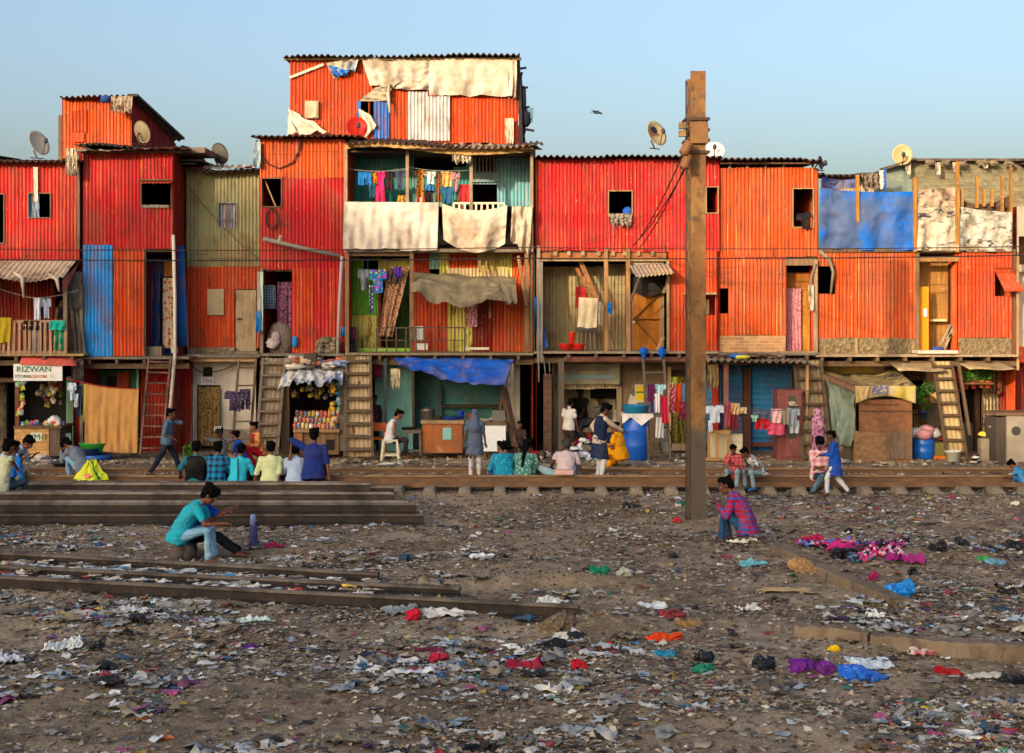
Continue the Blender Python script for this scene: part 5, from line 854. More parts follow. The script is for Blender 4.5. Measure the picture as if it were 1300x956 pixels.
tag(hang('beige_cloth', (P(107, 487, 31.3), P(176, 494, 31.3), P(174, 575, 31.2), P(108, 570, 31.2)), cloth('#b8864c', 'vstripe', '#ae7c44', 4.5), None, 36, 14, .02, 5, .04, 0), 'large beige blanket hung on a line across a doorway', 'blanket', )
line('clothesline', [P(84, 480, 31.3), P(178, 494, 31.3)], .008, flat('#b83030'), 'red cord holding the beige blanket', .06)
garment('shirt', 300, 497, 30, 25, 31.5, CL('#2c2038', 'floral', '#6a5a78', 1.4), 'dark purple floral top hung on the thin ladder', 'washing on the ladders', 'garment', -.08); garment('shorts', 311, 494, 14, 26, 31.55, CL('#2c2038', 'floral', '#6a5a78', 1.5), 'dark purple floral shorts beside the matching top', 'washing on the ladders', 'garment')
wash('washing on the red house veranda', 31.9, [('cloth', 747, 378, 24, 38, CL('#d0bc98', 'stain', '#b8a480'), 'cream towel hanging under the slanting veranda beam'), ('cloth', 760, 383, 7, 30, CL('#a8a094', 'floral', '#5c5450', 1.6), 'small speckled cloth beside the cream towel'), ('cloth', 774, 384, 6, 14, CL('#1464b8'), 'bright blue rag tied to the veranda post')])
B = 'washing around the tall slim ladder'
wash(B, 30.9, [('cloth', 827, 488, 9, 22, CL('#5c1c4c'), 'plum cloth at the top of the washing on the slim ladder'), ('shirt', 838, 488, 15, 13, CL('#8cc4cc', 'floral', '#d8d8dc', 1.4), 'pale turquoise top on the slim ladder'), ('trousers', 829, 501, 9, 22, CL('#243c78'), 'dark blue leggings on the slim ladder'), ('cloth', 834, 500, 7, 24, CL('#d4ccd0'), 'white cloth low on the slim ladder'), ('cloth', 843, 503, 9, 34, CL('#b81c3c'), 'crimson scarf hanging from the slim ladder'), ('cloth', 838, 530, 10, 26, CL('#b8b4b0'), 'pale cloth near the foot of the slim ladder')])
wash(B, 31.7, [('cloth', 854, 486, 8, 38, CL('#b82c4c', 'floral', '#d8c8c8', 1.3), 'red and white print scarf by the curtained door'), ('cloth', 862, 487, 7, 36, CL('#d84020'), 'orange red scarf by the curtained door'), ('cloth', 868, 487, 5, 26, CL('#5c7ca0'), 'slate blue scarf by the curtained door'), ('cloth', 857, 479, 6, 12, CL('#8a9a24'), 'olive green rag above the scarves'), ('cloth', 870, 510, 14, 22, CL('#781c38', 'floral', '#a84858'), 'maroon cloth draped at an angle by the pole'), ('cloth', 846, 540, 9, 34, CL('#a8a8a0'), 'grey cloth hanging beside the curtained door sill')])
B = 'washing on the line in front of the blue shutters'
line('clothesline', [P(876, 512, 30.9), P(915, 512, 30.9), P(960, 520, 30.9), P(1022, 516, 30.9)], .009, flat('#5a4a44'), 'washing line in front of the blue shutters', .05)
wash(B, 30.85, [('shirt', 907, 515, 24, 22, CL('#b4bcc8'), 'pale grey shirt at the left end of the shutter line'), ('cloth', 902, 534, 5, 14, CL('#c8ccd4'), 'small white strip below the pale grey shirt'), ('cloth', 925, 511, 9, 30, CL('#a84c58', 'vstripe', '#883844', 2), 'rose striped towel around the brown post'), ('cloth', 934, 512, 10, 14, CL('#b89468'), 'tan cloth next to the rose towel'), ('cloth', 931, 524, 9, 22, CL('#6a1c24'), 'dark red cloth below the tan one'), ('shirt', 944, 515, 18, 14, CL('#38343c'), 'charcoal shirt on the shutter line'), ('cloth', 942, 517, 12, 8, CL('#b8a078'), 'small sand coloured cloth on the shutter line'), ('shorts', 968, 520, 24, 12, CL('#4c5464'), 'slate grey shorts on the shutter line'), ('shorts', 968, 530, 18, 15, CL('#b81820'), 'red shorts hanging under the slate ones'), ('shirt', 958, 527, 10, 8, CL('#8ab4a4'), 'small mint vest on the shutter line'), ('cloth', 986, 519, 14, 18, CL('#d4a8a8'), 'pale pink cloth on the shutter line'), ('cloth', 986, 537, 21, 15, CL('#c8506c'), 'deep pink towel on the shutter line'), ('cloth', 997, 521, 10, 18, CL('#8a7c70'), 'taupe cloth right of the pink ones'), ('shirt', 1007, 518, 17, 22, CL('#8c98a0'), 'blue grey hooded top at the right end of the shutter line'), ('shorts', 1008, 534, 13, 16, CL('#a8acb0'), 'light grey shorts at the right end of the shutter line')])
for k, (px, r_, lb) in enumerate(((718, .17, 'wide red plastic bowl at the left of the veranda floor'), (735, .15, 'red plastic bowl right of the wider one on the veranda'), (726, .07, 'tall red plastic jug between the two veranda bowls'))):
    c = P(px, 444.5, 32.0); mb = MB(); mb.lathe(c, [(r_*.6, 0), (r_, .14 if k < 2 else .4), (r_*1.05, .15 if k < 2 else .41), (r_*.9, .14 if k < 2 else .4), (r_*.5, .03)], 18); tag(mb.build('bowl' if k < 2 else 'jug', plastic('#d82814'), smooth=True), lb, 'bowl' if k < 2 else 'jug')
for k, (px, lb) in enumerate(((817, 'blue rag knotted on the left top of the slim ladder'), (840, 'blue rag knotted on the right top of the slim ladder'))):
    mb = MB(); mb.ball(P(px, 446, 31.6), (.09, .08, .09), jit=.3, seed=k, n=9, k=7); mb.ball(P(px, 450, 31.58), (.05, .05, .09), jit=.3, seed=k+5, n=8, k=6); tag(mb.build('rag', cloth('#1458b8')), lb, 'rag')
# ---------------------------------------------------------------- shop furniture and goods
def drum(px, py, Y, r, h, col, label, z=WALK, cat='barrel'):
    c = Vector((PX(px, Y), Y, z)); t = emp('plastic_barrel', label, cat, c, group='blue plastic barrels'); pr = [(r*.93, 0), (r, .03), (r, h*.3), (r*1.03, h*.33), (r, h*.36), (r, h*.66), (r*1.03, h*.69), (r, h*.72), (r*.97, h-.04), (r*.9, h)]
    mb = MB(); mb.lathe(c, pr, 24); mb.build('body', plastic(col), t, smooth=True); mb = MB(); mb.lathe(c+Vector((0, 0, h-.05)), [(r*1.0, 0), (r*1.04, .01), (r*1.04, .045), (r*.95, .055)], 24); mb.build('rim', plastic('#123a78'), t, smooth=True); return t
drum(808, 586, 31.4, .29, .95, '#0e58b8', 'tall blue barrel with a white cloth over it by the slim ladder'); drum(1172, 583, 31.6, .25, .5, '#0c58b0', 'squat blue barrel with laundry on top beside the wooden kiosk'); drum(1267, 588, 31.5, .17, .5, '#0c4ca8', 'narrow blue barrel by the grey metal cabinet')
mb = MB(); c = P(808, 532, 31.4); mb.box(c.x-.33, c.x+.33, 31.1, 31.7, WALK+.96, WALK+1.03); tag(mb.build('folded_cloth', cloth('#c8b8b0')), 'thick folded cloth laid across the top of the tall blue barrel', 'cloth')
mb = MB(); mb.grid(lambda u, v: (c.x-.34+.68*u, 31.08-.02*sin(u*9), WALK+1.03-(.02+.28*abs(2*abs(u-.62)-.7)+.05)*v), 16, 6); tag(mb.build('draped_cloth', cloth('#d8d0cc'), smooth=True), 'white cloth with a pointed hem over the front of the tall barrel', 'cloth')
mb = MB(); mb.lathe((c.x-.02, 31.4, WALK+1.03), [(.26, 0), (.3, .16), (.31, .17), (.29, .17), (.25, .03)], 24); tag(mb.build('basin', plastic('#0f7ca8'), smooth=True), 'turquoise plastic basin on top of the tall blue barrel', 'basin')
mb = MB(); [mb.ball((PX(1172, 31.6)+a, 31.5+b, WALK+.56+c_), (.2, .16, .12), jit=.12, seed=i, m=i % 2) for i, (a, b, c_) in enumerate(((-.18, 0, .02), (.05, 0, .08), (.2, .05, .0), (-.05, -.12, .0)))]; tag(mb.build('laundry_bundle', [cloth('#b8b4b0'), cloth('#b07c80')], smooth=True), 'bundle of grey and pink washing on the squat blue barrel', 'laundry')
def bucket(px, Y, r0, r1, h, col, label, z=WALK):
    c = Vector((PX(px, Y), Y, z)); t = emp('bucket', label, 'bucket', c); mb = MB(); mb.lathe(c, [(r0, 0), (r1, h), (r1+.015, h), (r1+.015, h-.03), (r1-.01, h-.01), (r0-.02, .02)], 20); mb.build('body', plastic(col), t, smooth=True); mb = MB(); mb.tube([c+Vector((r1*cos(a), -.02, h-.02-r1*.7*sin(a))) for a in [pi*i/10 for i in range(11)]], .006, 5); mb.build('handle', flat('#8a8a8a'), t); return t
bucket(1210, 30.95, .13, .17, .24, '#c8c4b4', 'white bucket under the sunlit stair'); bucket(78, 30.0, .14, .19, .24, '#2c3438', 'dark grey tub behind the squatting man', .02)
mb = MB(); c = Vector((PX(113, 31.3), 31.3, WALK)); mb.lathe(c, [(.26, .12), (.3, .26), (.31, .27), (.28, .26), (.24, .15)], 20, m=1); mb.lathe(c+Vector((.1, .1, .12)), [(.26, .05), (.34, .24), (.35, .26), (.32, .25)], 20, m=0); mb.lathe(c+Vector((.18, 0, -.0)), [(.3, 0), (.34, .11)], 20, m=2); tag(mb.build('basin_stack', [plastic('#2a8a2c'), plastic('#20384c'), plastic('#1450a0')], smooth=True), 'green and blue basins stacked below the beige blanket', 'basins')
# corner store crate and goods
t = emp('store_counter', 'pale wooden crate counter of the corner store painted with green letters', 'counter', P(50, 580, 31.5)); z0, z1 = WALK+.05, PZ(543, 31.4); xa, xb = PX(18, 31.4), PX(62, 31.4)
mb = MB(); [mb.box(xa+(i % 2)*.01, xb, 31.4-.008*(i % 2), 31.43, z0+(z1-z0)*i/4+.004, z0+(z1-z0)*(i+1)/4-.004) for i in range(4)]; mb.build('front', wood('#c8985c', (18, 3, 3), .15), t)
pb(t, 'side', wood('#6a5848'), 62, 543, 76, 579, 31.42, 32.3); pb(t, 'top', WD, 17, 541, 78, 544, 31.36, 32.3); mb = MB(); mb.quad((PX(39, 31.38), 31.385, PZ(560, 31.38)), (PX(53, 31.38), 31.385, PZ(560, 31.38)), (PX(53, 31.38), 31.385, PZ(549.5, 31.38)), (PX(39, 31.38), 31.385, PZ(549.5, 31.38))); mb.build('painted_panel', flat('#c8ccb8'), t); text('WM-1', P(46, 555, 31.38), .19, flat('#0c6a34'), t)
pal = ['#c83040', '#d8d4c8', '#d8a020', '#1c7ac0', '#b02c80', '#2c8a3c', '#d86020', '#8a1c20', '#d8c8a8', '#4c2c7a']
CN = {'#c83040': 'red', '#d8d4c8': 'white', '#d8a020': 'amber', '#1c7ac0': 'blue', '#b02c80': 'magenta', '#2c8a3c': 'green', '#d86020': 'orange', '#8a1c20': 'dark red', '#d8c8a8': 'cream', '#4c2c7a': 'violet', '#2c9a3c': 'green', '#d8d020': 'yellow', '#2c6ac0': 'blue', '#d86820': 'orange', '#d8d8d0': 'white', '#d03040': 'red', '#6a5414': 'olive', '#8a3020': 'rust red', '#3a2a5a': 'violet', '#7a6a20': 'mustard', '#5c5c50': 'grey', '#2a4a30': 'dark green', '#4a3420': 'brown', '#5c4a14': 'olive', '#3a2030': 'plum', '#604030': 'russet', '#20343c': 'slate', '#d89c10': 'yellow', '#4a2c14': 'brown', '#1c6a9c': 'blue', '#2c8a8a': 'teal', '#c83030': 'red', '#d8a030': 'amber', '#e0d8d0': 'white', '#c85c20': 'orange', '#7a2c6a': 'purple', '#2c6ca8': 'blue', '#c8b828': 'yellow', '#a82038': 'crimson', '#d87040': 'coral'}
def packets(n, x0, x1, y0, y1, z0, z1, s, grp, label, nm='snack_packet', cat='packet', cols=pal, seed=0):
    r = random.Random(seed); vert = (z1-z0) > 1.5*(x1-x0); made = []
    for i in range(n):
        m_ = cloth(cols[i % len(cols)], 'blot', ['#c8c0b0', '#1c1c20', '#c8a828'][i % 3], 6, .4); mb = MB(); a = s*r.uniform(.7, 1.2); b = s*r.uniform(.9, 1.5)
        mb.grid(lambda u, v: ((u-.5)*a, -.5*s*.4*sin(pi*u)*sin(pi*v), (v-.5)*b), 4, 4); mb.grid(lambda u, v: ((u-.5)*a, .5*s*.4*sin(pi*u)*sin(pi*v), (v-.5)*b), 4, 4)
        o = mb.build(nm, m_, None, local=True, smooth=True); o.location = (r.uniform(x0, x1), r.uniform(y0, y1), r.uniform(z0, z1)); o.rotation_euler = (r.uniform(-.5, .3), r.uniform(-.6, .6), r.uniform(-.4, .4)); made.append((o, CN[cols[i % len(cols)]]))
    made.sort(key=lambda t: -t[0].location.z if vert else t[0].location.x)
    for i, (o, cn) in enumerate(made): tag(o, '%s %s, %s from the %s' % (cn, label, ordn(i), 'top' if vert else 'left'), cat, grp)
packets(16, PX(28, 31.6), PX(78, 31.6), 31.45, 31.95, z1+.04, z1+.09, .10, 'packets on the corner store counter', 'packet lying on the corner store counter', seed=1)
packets(14, PX(24, 31.6), PX(34, 31.6), 31.5, 31.55, PZ(525, 31.5), PZ(480, 31.5), .10, 'packets strung on the left post of the corner store', 'packet strung by the left post of the corner store', cols=['#2c9a3c', '#d8d020', '#2c6ac0', '#d86820', '#d8d8d0', '#d03040'], seed=2)
packets(26, PX(44, 32), PX(76, 32), 31.8, 32.3, PZ(515, 32), PZ(484, 32), .11, 'goods hanging inside the corner store', 'packet hanging inside the corner store', cols=['#6a5414', '#8a3020', '#3a2a5a', '#7a6a20', '#5c5c50', '#2a4a30'], seed=3)
mb = MB(); [mb.ball((PX(66+i*3, 31.7), 31.7, z1+.1+.05*(i % 2)), (.12, .1, .1), jit=.2, seed=i) for i in range(3)]; tag(mb.build('plastic_bag', plastic('#c8c4c0'), smooth=True), 'white plastic bag heaped on the right of the store counter', 'bag')
t = emp('snack_counter', 'wooden counter of the stall stocked with rows of snack jars', 'counter', P(400, 578, 31.5)); pb(t, 'top', wood('#a07c54'), 372, 545, 431, 549, 31.5, 32.3); pb(t, 'front', wood('#7d6044'), 374, 549, 430, 577, 31.6, 31.66); pb(t, 'hatch', M_DARK, 414, 558, 424, 571, 31.57, 31.6); pb(t, 'end_panel', wood('#a06c40'), 373, 549, 384, 575, 31.54, 31.58)
cols = ['#c83030', '#d8a030', '#e0d8d0', '#c85c20', '#7a2c6a', '#2c6ca8', '#c8b828', '#a82038', '#d87040']
zc = PZ(545, 31.5); jn = 0
for row in range(3):
    for i in range(11):
        x = PX(374+i*5.2+row*1.5, 31.6+row*.22); y = 31.62+row*.22; z = zc+.12*row; t = emp('snack_jar', '%s sweet jar, %s from the left in the %s row of the snack stall' % (CN[cols[(i*5+row*2) % 9]], ordn(i), ('front', 'middle', 'back')[row]), 'jar', (x, y, z), group='sweet jars on the snack stall')
        mb = MB(); mb.lathe((0, 0, 0), [(.035, 0), (.045, .01), (.045, .1), (.035, .115)], 8); mb.build('jar_body', cloth(cols[(i*5+row*2) % 9], 'blot', '#c0b4a0', 7, .3), t, local=True, smooth=True); mb = MB(); mb.lathe((0, 0, .115), [(.038, 0), (.038, .02)], 8); mb.build('lid', plastic(cols[(i+row) % 9]), t, local=True)
pb(None, 'jar_shelf', wood('#6a5040'), 374, 543, 430, 545, 31.85, 32.2); tag(bpy.data.objects['jar_shelf'], 'stepped plank under the back rows of sweet jars', 'shelf')
packets(30, PX(372, 31.7), PX(432, 31.7), 31.7, 32.2, PZ(505, 31.8), PZ(482, 31.8), .1, 'packets hanging in the snack stall', 'packet hanging under the snack stall roof', cols=['#4a3420', '#5c4a14', '#3a2030', '#604030', '#20343c'], seed=5)
packets(16, PX(421, 31.6), PX(425, 31.6), 31.45, 31.5, PZ(538, 31.5), PZ(485, 31.5), .1, 'packets strung in a column in the snack stall', 'packet in the hanging string of the snack stall', cols=['#d89c10', '#4a2c14'], seed=6); packets(8, PX(429, 31.6), PX(431, 31.6), 31.45, 31.5, PZ(530, 31.5), PZ(485, 31.5), .09, 'blue packets strung by the right post of the snack stall', 'packet strung at the right side of the snack stall', cols=['#1c6a9c', '#2c8a8a'], seed=7)
tag(hang('paper_awning', (P(363, 466, 31.9), P(437, 466, 31.9), P(434, 484, 31.0), P(352, 487, 31.0)), cloth('#c8c4be', 'blot', '#7c8cac', .8), None, 40, 12, .035, 6, ragged=.35, seed=51), 'awning of crumpled white sheets over the snack stall', 'awning')
mb = MB(); [mb.ball(P(rnd.uniform(368, 434), rnd.uniform(455, 466), rnd.uniform(31.6, 32)), (rnd.uniform(.1, .25), .15, .07), jit=.4, seed=i, n=8, k=5, m=i % 5) for i in range(26)]; tag(mb.build('rubbish_heap', [cloth('#c8c0b4'), cloth('#8a98b8'), cloth('#c8b090'), cloth('#b86c4c'), cloth('#8c7c64')]), 'heap of paper and rags on top of the snack stall awning', 'rubbish'); pb(None, 'tin_can', rusty('#4a3c34'), 385, 449, 401, 464, 31.5, 31.8); tag(bpy.data.objects['tin_can'], 'square rusty tin standing on the snack stall roof', 'tin')
mb = MB(); [mb.ball(P(rnd.uniform(404, 432), rnd.uniform(432, 448), 32.2), (.12, .1, .09), jit=.4, seed=i, n=8, k=5) for i in range(16)]; tag(mb.build('rubble_pile', RUB), 'small pile of broken brick on the deck by the grey pipe', 'rubble')
# tea stall
t = emp('tea_counter', 'orange brown painted counter of the tea stall with a pale worn patch', 'counter', P(560, 578, 31.5)); x0_, x1_ = PX(536, 31.4), PX(587, 31.4); pb(t, 'body', cloth('#a8602c', 'blot', '#b0a490', .25, .7) if False else plaster('#a05c2c', .3, '#b8a890'), 536, 538, 587, 575, 31.4, 32.0); pb(t, 'top', wood('#a88860'), 534, 534, 589, 538, 31.35, 32.05); pb(t, 'painted_panel', flat('#7ab0a4'), 562, 543, 573, 558, 31.38, 31.398)
mb = MB(); [mb.box(PX(a, 31.5)-.05, PX(a, 31.5)+.05, 31.45, 31.6, WALK-.02, WALK+.08) for a in (539, 584)]; mb.build('leg', WD, t)
def pot(px, py, Y, r, h, mat, label, cat='pot', lid=False):
    c = P(px, py, Y); t = emp('cooking_pot', label, cat, c); mb = MB(); mb.lathe(c, [(r*.8, 0), (r, h*.15), (r, h*.9), (r*1.06, h*.93), (r*1.06, h)], 18); mb.build('body', mat, t, smooth=True)
    if lid: mb = MB(); mb.lathe(c+Vector((0, 0, h)), [(r, 0), (r*.6, h*.15), (.03, h*.2), (.03, h*.3)], 18); mb.build('lid', mat, t, smooth=True)
    return t
ST_ = flat('#77706a', .35, .7); pot(543, 534, 31.75, .16, .24, ST_, 'big aluminium cooking pot on the left of the tea counter', lid=True); pot(556, 534, 31.7, .09, .1, flat('#3c3634', .5), 'small black saucepan beside the big pot'); pot(573, 534, 31.7, .2, .09, plastic('#143c88'), 'wide blue basin on the tea counter', 'basin'); pot(585, 533, 31.9, .07, .2, plastic('#1840a0'), 'blue plastic jug at the right of the tea counter', 'jug'); pot(598, 532, 32.0, .07, .12, plastic('#a83c24'), 'small orange pot behind the tea counter')
t = emp('white_counter', 'white fronted stall table with a tin stove on it', 'table', P(629, 576, 31.5)); pb(t, 'front', flat('#d8d8d8', .5), 613, 540, 642, 573, 31.3, 31.35); pb(t, 'top', WD, 611, 536, 643, 540, 31.28, 32.0); mb = MB(); [mb.box(PX(a, 31.35)-.03, PX(a, 31.35)+.03, b, b+.06, WALK-.02, PZ(540, 31.35)) for a in (615, 640) for b in (31.4, 31.9)]; mb.build('leg', WD, t)
t = emp('tin_stove', 'grey metal tin standing on the white fronted table', 'tin', P(633, 535, 31.6)); pb(t, 'body', flat('#6a6460', .5, .3), 625, 521, 641, 536, 31.5, 31.8); pb(t, 'spout', flat('#8a847c', .5, .3), 621, 530, 625, 533, 31.5, 31.6)
pot(617, 536, 31.6, .13, .08, flat('#a8a090'), 'shallow pale pan on the white fronted table', 'pan')
t = emp('wooden_bench', 'rough low wooden table holding a black pan beside the man on the stool', 'table', P(525, 578, 31.5)); pb(t, 'top', wood('#6a5a4c'), 514, 546, 535, 550, 31.3, 31.8); mb = MB(); [mb.bar(P(a, 549, y_), P(a+d_, 578, y_), .05, .05) for a, d_ in ((517, -1), (533, 1)) for y_ in (31.35, 31.75)]; mb.bar(P(518, 572, 31.35), P(533, 572, 31.35), .04, .04); mb.build('leg', wood('#6a5a4c'), t)
pot(519, 546, 31.5, .16, .06, flat('#26221f', .5), 'wide black frying pan on the low wooden table', 'pan'); pot(530, 520, 32.2, .07, .22, flat('#26221f', .5), 'black kettle shape hanging by the stall post')
t = emp('plastic_stool', 'cream plastic stool with an open round side under the man in the vest', 'stool', P(495, 577, 31.3)); c = Vector((PX(496, 31.3), 31.3, WALK)); mb = MB(); mb.box(c.x-.17, c.x+.17, 31.12, 31.46, WALK+.42, WALK+.46); mb.build('seat', plastic('#c8bc9c'), t)
for a in (-1, 1):
    for b in (-1, 1): mb = MB(); mb.bar(c+Vector((a*.15, b*.15, .42)), c+Vector((a*.19, b*.19, 0)), .05, .05); mb.build('leg', plastic('#c8bc9c'), t)
mb = MB(); [mb.bar(c+Vector((a*.16, b*.16, .12)), c+Vector((a2*.16, b2*.16, .12)), .03, .04) for a, b, a2, b2 in ((-1, -1, 1, -1), (1, -1, 1, 1), (-1, 1, 1, 1), (-1, -1, -1, 1))]; mb.build('stretcher', plastic('#c8bc9c'), t)
t = emp('plastic_chair', 'orange plastic chair tucked behind the backed stair', 'chair', P(478, 576, 31.9)); c = Vector((PX(479, 32.0), 32.0, WALK)); OC = plastic('#d85c10'); mb = MB(); mb.box(c.x-.22, c.x+.2, 31.8, 32.2, WALK+.4, WALK+.44); mb.build('seat', OC, t); mb = MB(); mb.bar(c+Vector((.18, -.2, .44)), c+Vector((.2, -.2, .78)), .06, .05); mb.bar(c+Vector((-.2, -.2, .44)), c+Vector((-.2, -.2, .78)), .06, .05); mb.box(c.x-.2, c.x+.2, 31.78, 31.81, WALK+.6, WALK+.78); mb.build('backrest', OC, t)
for a in (-.19, .17):
    for b in (-.18, .18): mb = MB(); mb.bar(c+Vector((a, b, .4)), c+Vector((a*1.05, b, 0)), .05, .05); mb.build('leg', OC, t)
# shop of house 6: clothes heap, posters
t = emp('wall_poster', 'torn paper poster with a yellow centre on the brown wall', 'poster', P(811, 500, 33.1)); pb(t, 'sheet', flat('#c8bca0'), 806, 488, 819, 511, 33.14, 33.15); pb(t, 'print', flat('#d8b80c'), 808, 490, 817, 508, 33.13, 33.136); pb(t, 'print', flat('#2a7a34'), 807, 497, 818, 499, 33.122, 33.126)
mb = MB(); mb.poly([P(800, 500, 33.15), P(806, 504, 33.15), P(809, 512, 33.15), P(808, 526, 33.15), P(804, 524, 33.15), P(803, 514, 33.15), P(797, 512, 33.15)][::-1]); tag(mb.build('torn_paper', flat('#c4b8a0'), solid=.003), 'scrap of torn pale paper left of the yellow poster', 'paper')
def heap(px, py, Y, rx, ry, rz, n, cols, label, z=None, nm='clothes_heap', cat='heap', s=.1, seed=0, mats=None):
    r = random.Random(seed); z = (PZ(py, Y) if z is None else z); mb = MB(); mt = mats or [cloth(c) for c in cols]
    for i in range(n):
        a = r.uniform(0, 6.28); q = sqrt(r.random()); zz = rz*(1-q*q)*r.uniform(.5, 1); mb.ball((PX(px, Y)+rx*q*cos(a), Y+ry*q*sin(a), z+zz), (s*r.uniform(.6, 1.7), s*r.uniform(.5, 1.3), s*r.uniform(.3, .7)), i % len(mt), 10, 6, Matrix.Rotation(r.uniform(0, 3), 4, 'Z'), .22, seed*99+i)
    return tag(mb.build(nm, mt, smooth=True), label, cat)
heap(737, 590, 31.6, .55, .35, .42, 60, ['#20242c', '#c8c8c8', '#8a94a4', '#1c2440', '#d8d4d0', '#6a5c54'], 'big heap of black and white clothes in front of the open shop', WALK, seed=1); heap(744, 560, 32.2, .3, .2, .45, 26, ['#d8481c', '#c82c78', '#b8341c'], 'pile of orange and pink cloth beside the bending man', WALK+.1, seed=2)
heap(740, 583, 31.2, .5, .2, .2, 22, ['#d0d0cc', '#b8bcc4', '#8a8c90'], 'strewn white garments along the edge of the walk', WALK-.05, seed=3, s=.09); heap(694, 577, 31.4, .25, .25, .22, 16, ['#a8a094', '#4a4038', '#7a6a5c'], 'small rubbish heap by the dark passage', WALK, seed=4, s=.08)
t = emp('sack_seat', 'stack of folded pink cloth on the rail under the man in the pale shirt', 'cloth', P(717, 608, 27.4)); pb(t, 'fold', cloth('#c8a098'), 704, 597, 728, 601, 27.0, 27.25); pb(t, 'fold', cloth('#b89088'), 705, 601, 727, 603.2, 27.0, 27.25)
# blue shutter side furniture
t = emp('wooden_rack', 'bare wooden rack frame lined with pale board by the tall pole', 'rack', P(912, 584, 31.2)); WR = wood('#b0824c'); zt, zb = PZ(548, 31.1), PZ(583, 31.1); mb = MB()
for a in (900, 911, 925): mb.bar(P(a, 583, 31.05), P(a, 548, 31.05), .06, .05); mb.bar(P(a, 583, 31.5), P(a, 548, 31.5), .06, .05)
mb.bar(P(898, 548, 31.05), P(928, 548, 31.05), .06, .06); [mb.bar(P(a, 549, 31.05), P(a, 549, 31.5), .04, .04) for a in (900, 925)]; mb.bar(P(900, 549, 31.5), P(925, 549, 31.5), .04, .04); mb.bar(P(911, 549, 31.05), P(911, 549, 31.5), .04, .04); mb.bar(P(895, 583, 31.05), P(928, 583, 31.05), .06, .06); mb.build('frame', WR, t); pb(t, 'back_panel', cloth('#c8bc98'), 901, 550, 925, 582, 31.45, 31.48)
t = emp('cupboard', 'cream plastic drawer unit next to the wooden rack', 'drawers', P(935, 580, 31.3)); pb(t, 'body', plastic('#b8ae90'), 927, 551, 943, 581, 31.2, 31.5)
for i in range(3): pb(t, 'drawer', plastic('#c0b698'), 928, 553+i*9.5, 942, 561+i*9.5, 31.17, 31.198)
t = emp('steel_cupboard', 'tall dusty pink steel cupboard with a mirror in its door', 'cupboard', P(1004, 585, 31.2)); CP = paint_sheet('#7d4444', .3, .2, .3); pb(t, 'body', CP, 987, 495, 1019, 584, 31.2, 31.75); pb(t, 'door', paint_sheet('#8a4c4c', .3, .2, .3), 997, 497, 1017, 580, 31.16, 31.198); pb(t, 'mirror', flat('#5c6454', .15, .4), 1001, 502, 1011, 557, 31.15, 31.158); mb = MB(); [mb.box(PX(a, 31.25), PX(a+3, 31.25), 31.25, 31.4, WALK-.02, PZ(584, 31.2)) for a in (989, 1014)]; mb.build('leg', CP, t); heap(1008, 523, 31.0, .1, .05, .1, 5, ['#b8a888'], 'rag stuck on the mirror of the pink cupboard', PZ(515, 31.05), 'rag', 'rag', .06, 4)
# kiosk on the right
t = emp('kiosk', 'shuttered brown wooden kiosk with a sagging yellow patched roof', 'kiosk', P(1120, 592, 31)); KW = wood('#8a5c3c', (18, 3, 3), .3); Yk = 30.9
pb(t, 'upper_flap', KW, 1091, 507, 1158, 547, Yk, Yk+.04); pb(t, 'flap_batten', wood('#6a4630'), 1091, 521, 1158, 523, Yk-.02, Yk-.002); pb(t, 'lower_panel', wood('#8f6a48', (18, 3, 3), .3), 1084, 547, 1158, 590, Yk+.02, Yk+.06); pb(t, 'lower_door', wood('#7d6450'), 1126, 549, 1155, 583, Yk-.02, Yk+.015); pb(t, 'plinth', WD, 1084, 590, 1155, 593, Yk+.02, 32.3)
mb = MB(); mb.box(PX(1085, Yk), PX(1157, Yk), 32.25, 32.3, WALK, PZ(500, Yk)); mb.box(PX(1085, Yk), PX(1085, Yk)+.04, Yk+.07, 32.25, WALK, PZ(500, Yk)); mb.box(PX(1157, Yk)-.04, PX(1157, Yk), Yk+.07, 32.25, WALK, PZ(505, Yk)); mb.build('side', WD, t)
mb = MB(); mb.grid(lambda u, v: (PX(1087+75*u, Yk)-.55*v*(1-u), Yk-.12+1.6*v, PZ(492, Yk)-.1*sin(pi*u)+.32*v+.02*sin(u*15)+(0 if v > 0 else -.0)), 26, 10); mb.build('roof_sheet', cloth('#9a8450', 'blot', '#6a5844', .6), t, smooth=True, solid=.03)
mb = MB(); mb.grid(lambda u, v: (PX(1086+76*u, Yk-.14), Yk-.15-.03*sin(u*20), PZ(490, Yk-.14)+.0*u-(.38-.16*sin(pi*u))*v), 26, 5); mb.build('roof_valance', cloth('#b89c3c', 'dirty', '#a89c84', 1.1), t, smooth=True, solid=.01); mb = MB(); mb.grid(lambda u, v: (PX(1107+20*u, Yk-.2), Yk-.19, PZ(489+12*v, Yk-.2)), 4, 4); mb.build('roof_patch', cloth('#6c6480', 'floral', '#b8a890', 1.3), t)
hang('roof_patch', (P(1086, 490, Yk-.18), P(1104, 490, Yk-.18), P(1100, 506, Yk-.2), P(1090, 510, Yk-.2)), cloth('#c0a078'), t, 8, 6, .03, 2); text('KAMRAN BHARAT', P(1119, 514, Yk-.005), .075, flat('#4a2c1c'), t, sx=1.2)
mb = MB(); mb.bar(P(1048, 478, 31.4), P(1092, 496, Yk-.1), .22, .1); mb.build('roof_edge', wood('#7d5c44'), t)
